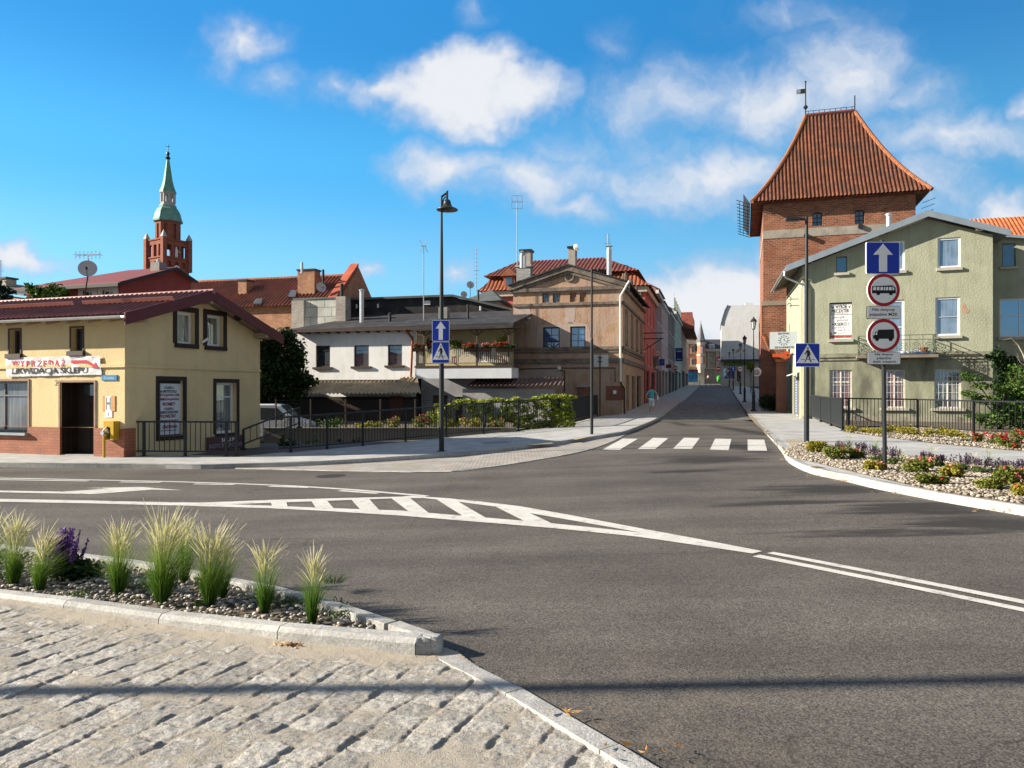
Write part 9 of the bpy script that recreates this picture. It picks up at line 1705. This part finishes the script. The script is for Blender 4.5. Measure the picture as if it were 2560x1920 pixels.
# ================================================================ people
def skin(name, V, E, Rr, m, parent, sub=2):
 me = bpy.data.meshes.new(name); me.from_pydata(V, E, []); o = bpy.data.objects.new(name, me); C.objects.link(o)
 o.modifiers.new('skin', 'SKIN'); sl_ = me.skin_vertices[0].data
 for i, r in enumerate(Rr): rr = r if isinstance(r, tuple) else (r, r); sl_[i].radius = rr; sl_[i].use_root = (i == 0)
 s = o.modifiers.new('sub', 'SUBSURF'); s.levels = s.render_levels = sub
 dg = bpy.context.evaluated_depsgraph_get(); dg.update(); m2 = bpy.data.meshes.new_from_object(o.evaluated_get(dg)); o.modifiers.clear(); o.data = m2; bpy.data.meshes.remove(me); m2.name = name
 for p in m2.polygons: p.use_smooth = True
 m2.materials.clear(); m2.materials.append(m); o.parent = parent; return o
m_skin = mat('skin', (.46, .26, .18), .6, .06, 8, fine=0); m_hair = mat('dark_hair', (.03, .02, .016), .7, .2, 20)
def person(label, base, hgt, rz, top, legs, stride=.18, bag=None, dress=False, shorts=False, hairm=None, arm=(0.05, .12)):
 """one walking figure, facing +y before turning; body is one skinned surface, clothes follow it"""
 t = thing('person', label, 'person', base, rz); s = hgt / 1.70; S = lambda p: tuple(x * s for x in p)
 J = {}; V, E, Rr = [], [], []
 def j(n, p, r, par=None):
  V.append(S(p)); Rr.append(tuple(x * s for x in r) if isinstance(r, tuple) else r * s); J[n] = len(V) - 1
  if par is not None: E.append((J[par], J[n]))
 a = stride
 j('pelvis', (0, 0, .93), (.145, .105)); j('waist', (0, .01, 1.08), (.125, .095), 'pelvis'); j('chest', (0, .015, 1.27), (.15, .105), 'waist'); j('neckbase', (0, .01, 1.41), (.085, .07), 'chest'); j('neck', (0, .02, 1.47), .05, 'neckbase'); j('head', (0, .035, 1.555), (.072, .085), 'neck'); j('crown', (0, .03, 1.63), (.066, .078), 'head')
 j('nose', (0, .115, 1.55), .016, 'head')
 for sx, k in ((-1, 1), (1, -1)):
  n = 'L' if sx < 0 else 'R'
  j(n + 'hip', (sx * .09, 0, .88), .095, 'pelvis'); j(n + 'knee', (sx * .095, k * a * .55 + .03, .49), .060, n + 'hip'); j(n + 'ankle', (sx * .095, k * a - (.02 if k > 0 else .05), .09 if k > 0 else .12), .038, n + 'knee'); j(n + 'heel', (sx * .095, k * a - .04, .04 if k > 0 else .07), .034, n + 'ankle'); j(n + 'toe', (sx * .105, k * a + .14, .025), .028, n + 'heel')
  j(n + 'shoulder', (sx * .185, .01, 1.38), .062, 'neckbase'); j(n + 'elbow', (sx * (.25 + arm[0]), -k * arm[1], 1.12), .042, n + 'shoulder'); j(n + 'wrist', (sx * (.25 + arm[0] * .6), -k * arm[1] * 1.5 + .08, .90), .027, n + 'elbow'); j(n + 'palm', (sx * (.25 + arm[0] * .5), -k * arm[1] * 1.5 + .10, .83), (.036, .020), n + 'wrist')
  for f in range(4): y0 = .075 + f * .018; L_ = (.065, .078, .074, .058)[f]; c = (sx * (.25 + arm[0] * .5), -k * arm[1] * 1.5 + y0, .79); j(f'{n}f{f}', c, .009, n + 'palm'); j(f'{n}g{f}', (c[0] - sx * .008, c[1] + .004, .79 - L_ * .55), .0085, f'{n}f{f}'); j(f'{n}h{f}', (c[0] - sx * .026, c[1] + .008, .79 - L_), .0075, f'{n}g{f}')
  c = (sx * (.235 + arm[0] * .5), -k * arm[1] * 1.5 + .135, .835); j(n + 't0', c, .011, n + 'palm'); j(n + 't1', (c[0] - sx * .01, c[1] + .018, .79), .009, n + 't0')
 skin('body', V, E, Rr, m_skin, t)
 g = lambda n: V[J[n]]; mul = lambda r, k: tuple(x * k for x in r) if isinstance(r, tuple) else r * k
 names = ['waist', 'pelvis', 'chest', 'neckbase', 'Lshoulder', 'Lelbow', 'Rshoulder', 'Relbow']; vv = [g(n) for n in names]; vv[1] = (vv[1][0], vv[1][1], .86 * s); q = [mul(Rr[J[n]], 1.22) for n in names]; q[0] = (.165 * s, .135 * s); q[1] = (.19 * s, .15 * s); q[3] = mul(Rr[J['neckbase']], 1.05); q[5] = q[7] = .062 * s
 for i, n in ((5, 'L'), (7, 'R')): a_, b_ = g(n + 'shoulder'), g(n + 'elbow'); vv[i] = tuple(a_[k] + (b_[k] - a_[k]) * .72 for k in range(3))
 skin('shirt', vv, [(0, 1), (0, 2), (2, 3), (3, 4), (4, 5), (3, 6), (6, 7)], q, top, t)
 if dress: skin('skirt', [S((0, 0, 1.02)), S((0, .01, .75)), S((0, .02, .45))], [(0, 1), (1, 2)], [(.17 * s, .13 * s), (.21 * s, .17 * s), (.25 * s, .2 * s)], top, t)
 else:
  e = .62 if shorts else .94; nv = ['pelvis', 'Lhip', 'Lknee', 'Rhip', 'Rknee'] + ([] if shorts else ['Lankle', 'Rankle']); vv = [g(n) for n in nv]; rr = [(.165 * s, .125 * s), .11 * s, .078 * s, .11 * s, .078 * s] + ([] if shorts else [.058 * s, .058 * s]); ed = [(0, 1), (1, 2), (0, 3), (3, 4)] + ([] if shorts else [(2, 5), (4, 6)])
  if shorts:
   for i, n in ((2, 'L'), (4, 'R')): a_, b_ = g(n + 'knee'), g(n + 'ankle'); vv[i] = tuple(a_[k] + (b_[k] - a_[k]) * .15 for k in range(3)); rr[i] = .085 * s
  skin('trousers', vv, ed, rr, legs, t)
 skin('hair', [S((0, .02, 1.60)), S((0, .0, 1.665)), S((0, -.035, 1.58)), S((0, -.03, 1.51))], [(0, 1), (1, 2), (2, 3)], [(.076 * s, .08 * s), (.062 * s, .066 * s), (.066 * s, .06 * s), (.05 * s, .04 * s)], hairm or m_hair, t)
 for n in 'LR': h, e2 = g(n + 'heel'), g(n + 'toe'); q = MB(); q.tube([(h[0], h[1] - .03 * s, h[2]), h, e2, (e2[0], e2[1] + .05 * s, e2[2])], [.03 * s, .046 * s, .042 * s, .022 * s], 8); q.build('shoe', bag[2] if bag else m_black, t, smooth=True)
 if bag:
  mb_2, sd = bag[0], bag[1]; w = g(('R' if sd > 0 else 'L') + 'elbow'); q = MB(); x = w[0] + sd * .03 * s; z = .98 * s; q.prism([(x, -.16 * s, z - .15 * s), (x, .14 * s, z - .16 * s), (x, .16 * s, z + .02 * s), (x, .10 * s, z + .12 * s), (x, -.10 * s, z + .12 * s), (x, -.17 * s, z)], (sd * .10 * s, 0, 0)); b_ = q.build('bag', mb_2, t); bv = b_.modifiers.new('bevel', 'BEVEL'); bv.width = .03 * s; bv.segments = 3; q = MB(); q.tube([(x + sd * .05 * s, -.08 * s, z + .1 * s), (x + sd * .02 * s, -.03 * s, z + .28 * s), (sd * .17 * s, .0, 1.43 * s), (x + sd * .02 * s, .04 * s, z + .28 * s), (x + sd * .05 * s, .08 * s, z + .1 * s)], .012 * s, 6); q.build('bag_strap', mb_2, t)
 return t
b = gp(1629, 1034, .125); person('person in turquoise top and white cropped trousers walking away with a white shoulder bag', b, 68 / F * b.y, -R(14), mat('turquoise_cloth', (.06, .36, .40), .85, .1, 6, .2, 40), mat('white_cloth', (.66, .67, .70), .85, .06, 6), .16, (mat('cream_bag', (.62, .60, .55), .6, .05, 5), 1, mat('white_shoe', (.65, .64, .62), .6)), shorts=True)
b = gp(1879.6, 983.7, .125); person('person in pale grey shirt and grey trousers walking towards the camera on the right pavement', b, 34.5 / F * b.y, R(168), mat('grey_blue_cloth', (.30, .32, .37), .85, .1, 6), mat('grey_trousers', (.16, .18, .20), .85, .1, 6), .14)
Y = 145.; b = at(1834.5, 959, Y); person('person in a long red dress far up the street', b, 22.5 / F * Y, R(20), mat('red_dress', (.5, .02, .025), .8, .05, 4), m_anth, .08, dress=True, hairm=mat('fair_hair', (.35, .24, .12), .7))
Y = 139.; b = at(1848.5, 959, Y); person('person in dark jacket far up the street behind the lantern lamps', b, 24 / F * Y, R(190), mat('dark_jacket', (.025, .028, .045), .8, .1, 4), mat('grey_trousers', (.16, .18, .20), .85, .1, 6), .12)
Y = 166.; b = at(1770, 954.5, Y); person('person in pale pink top and dark trousers at the far street end', b, 18 / F * Y, R(90), mat('pale_pink_cloth', (.62, .48, .44), .85, .05, 4), mat('dark_trousers', (.03, .03, .035), .8, .1, 4), .14)
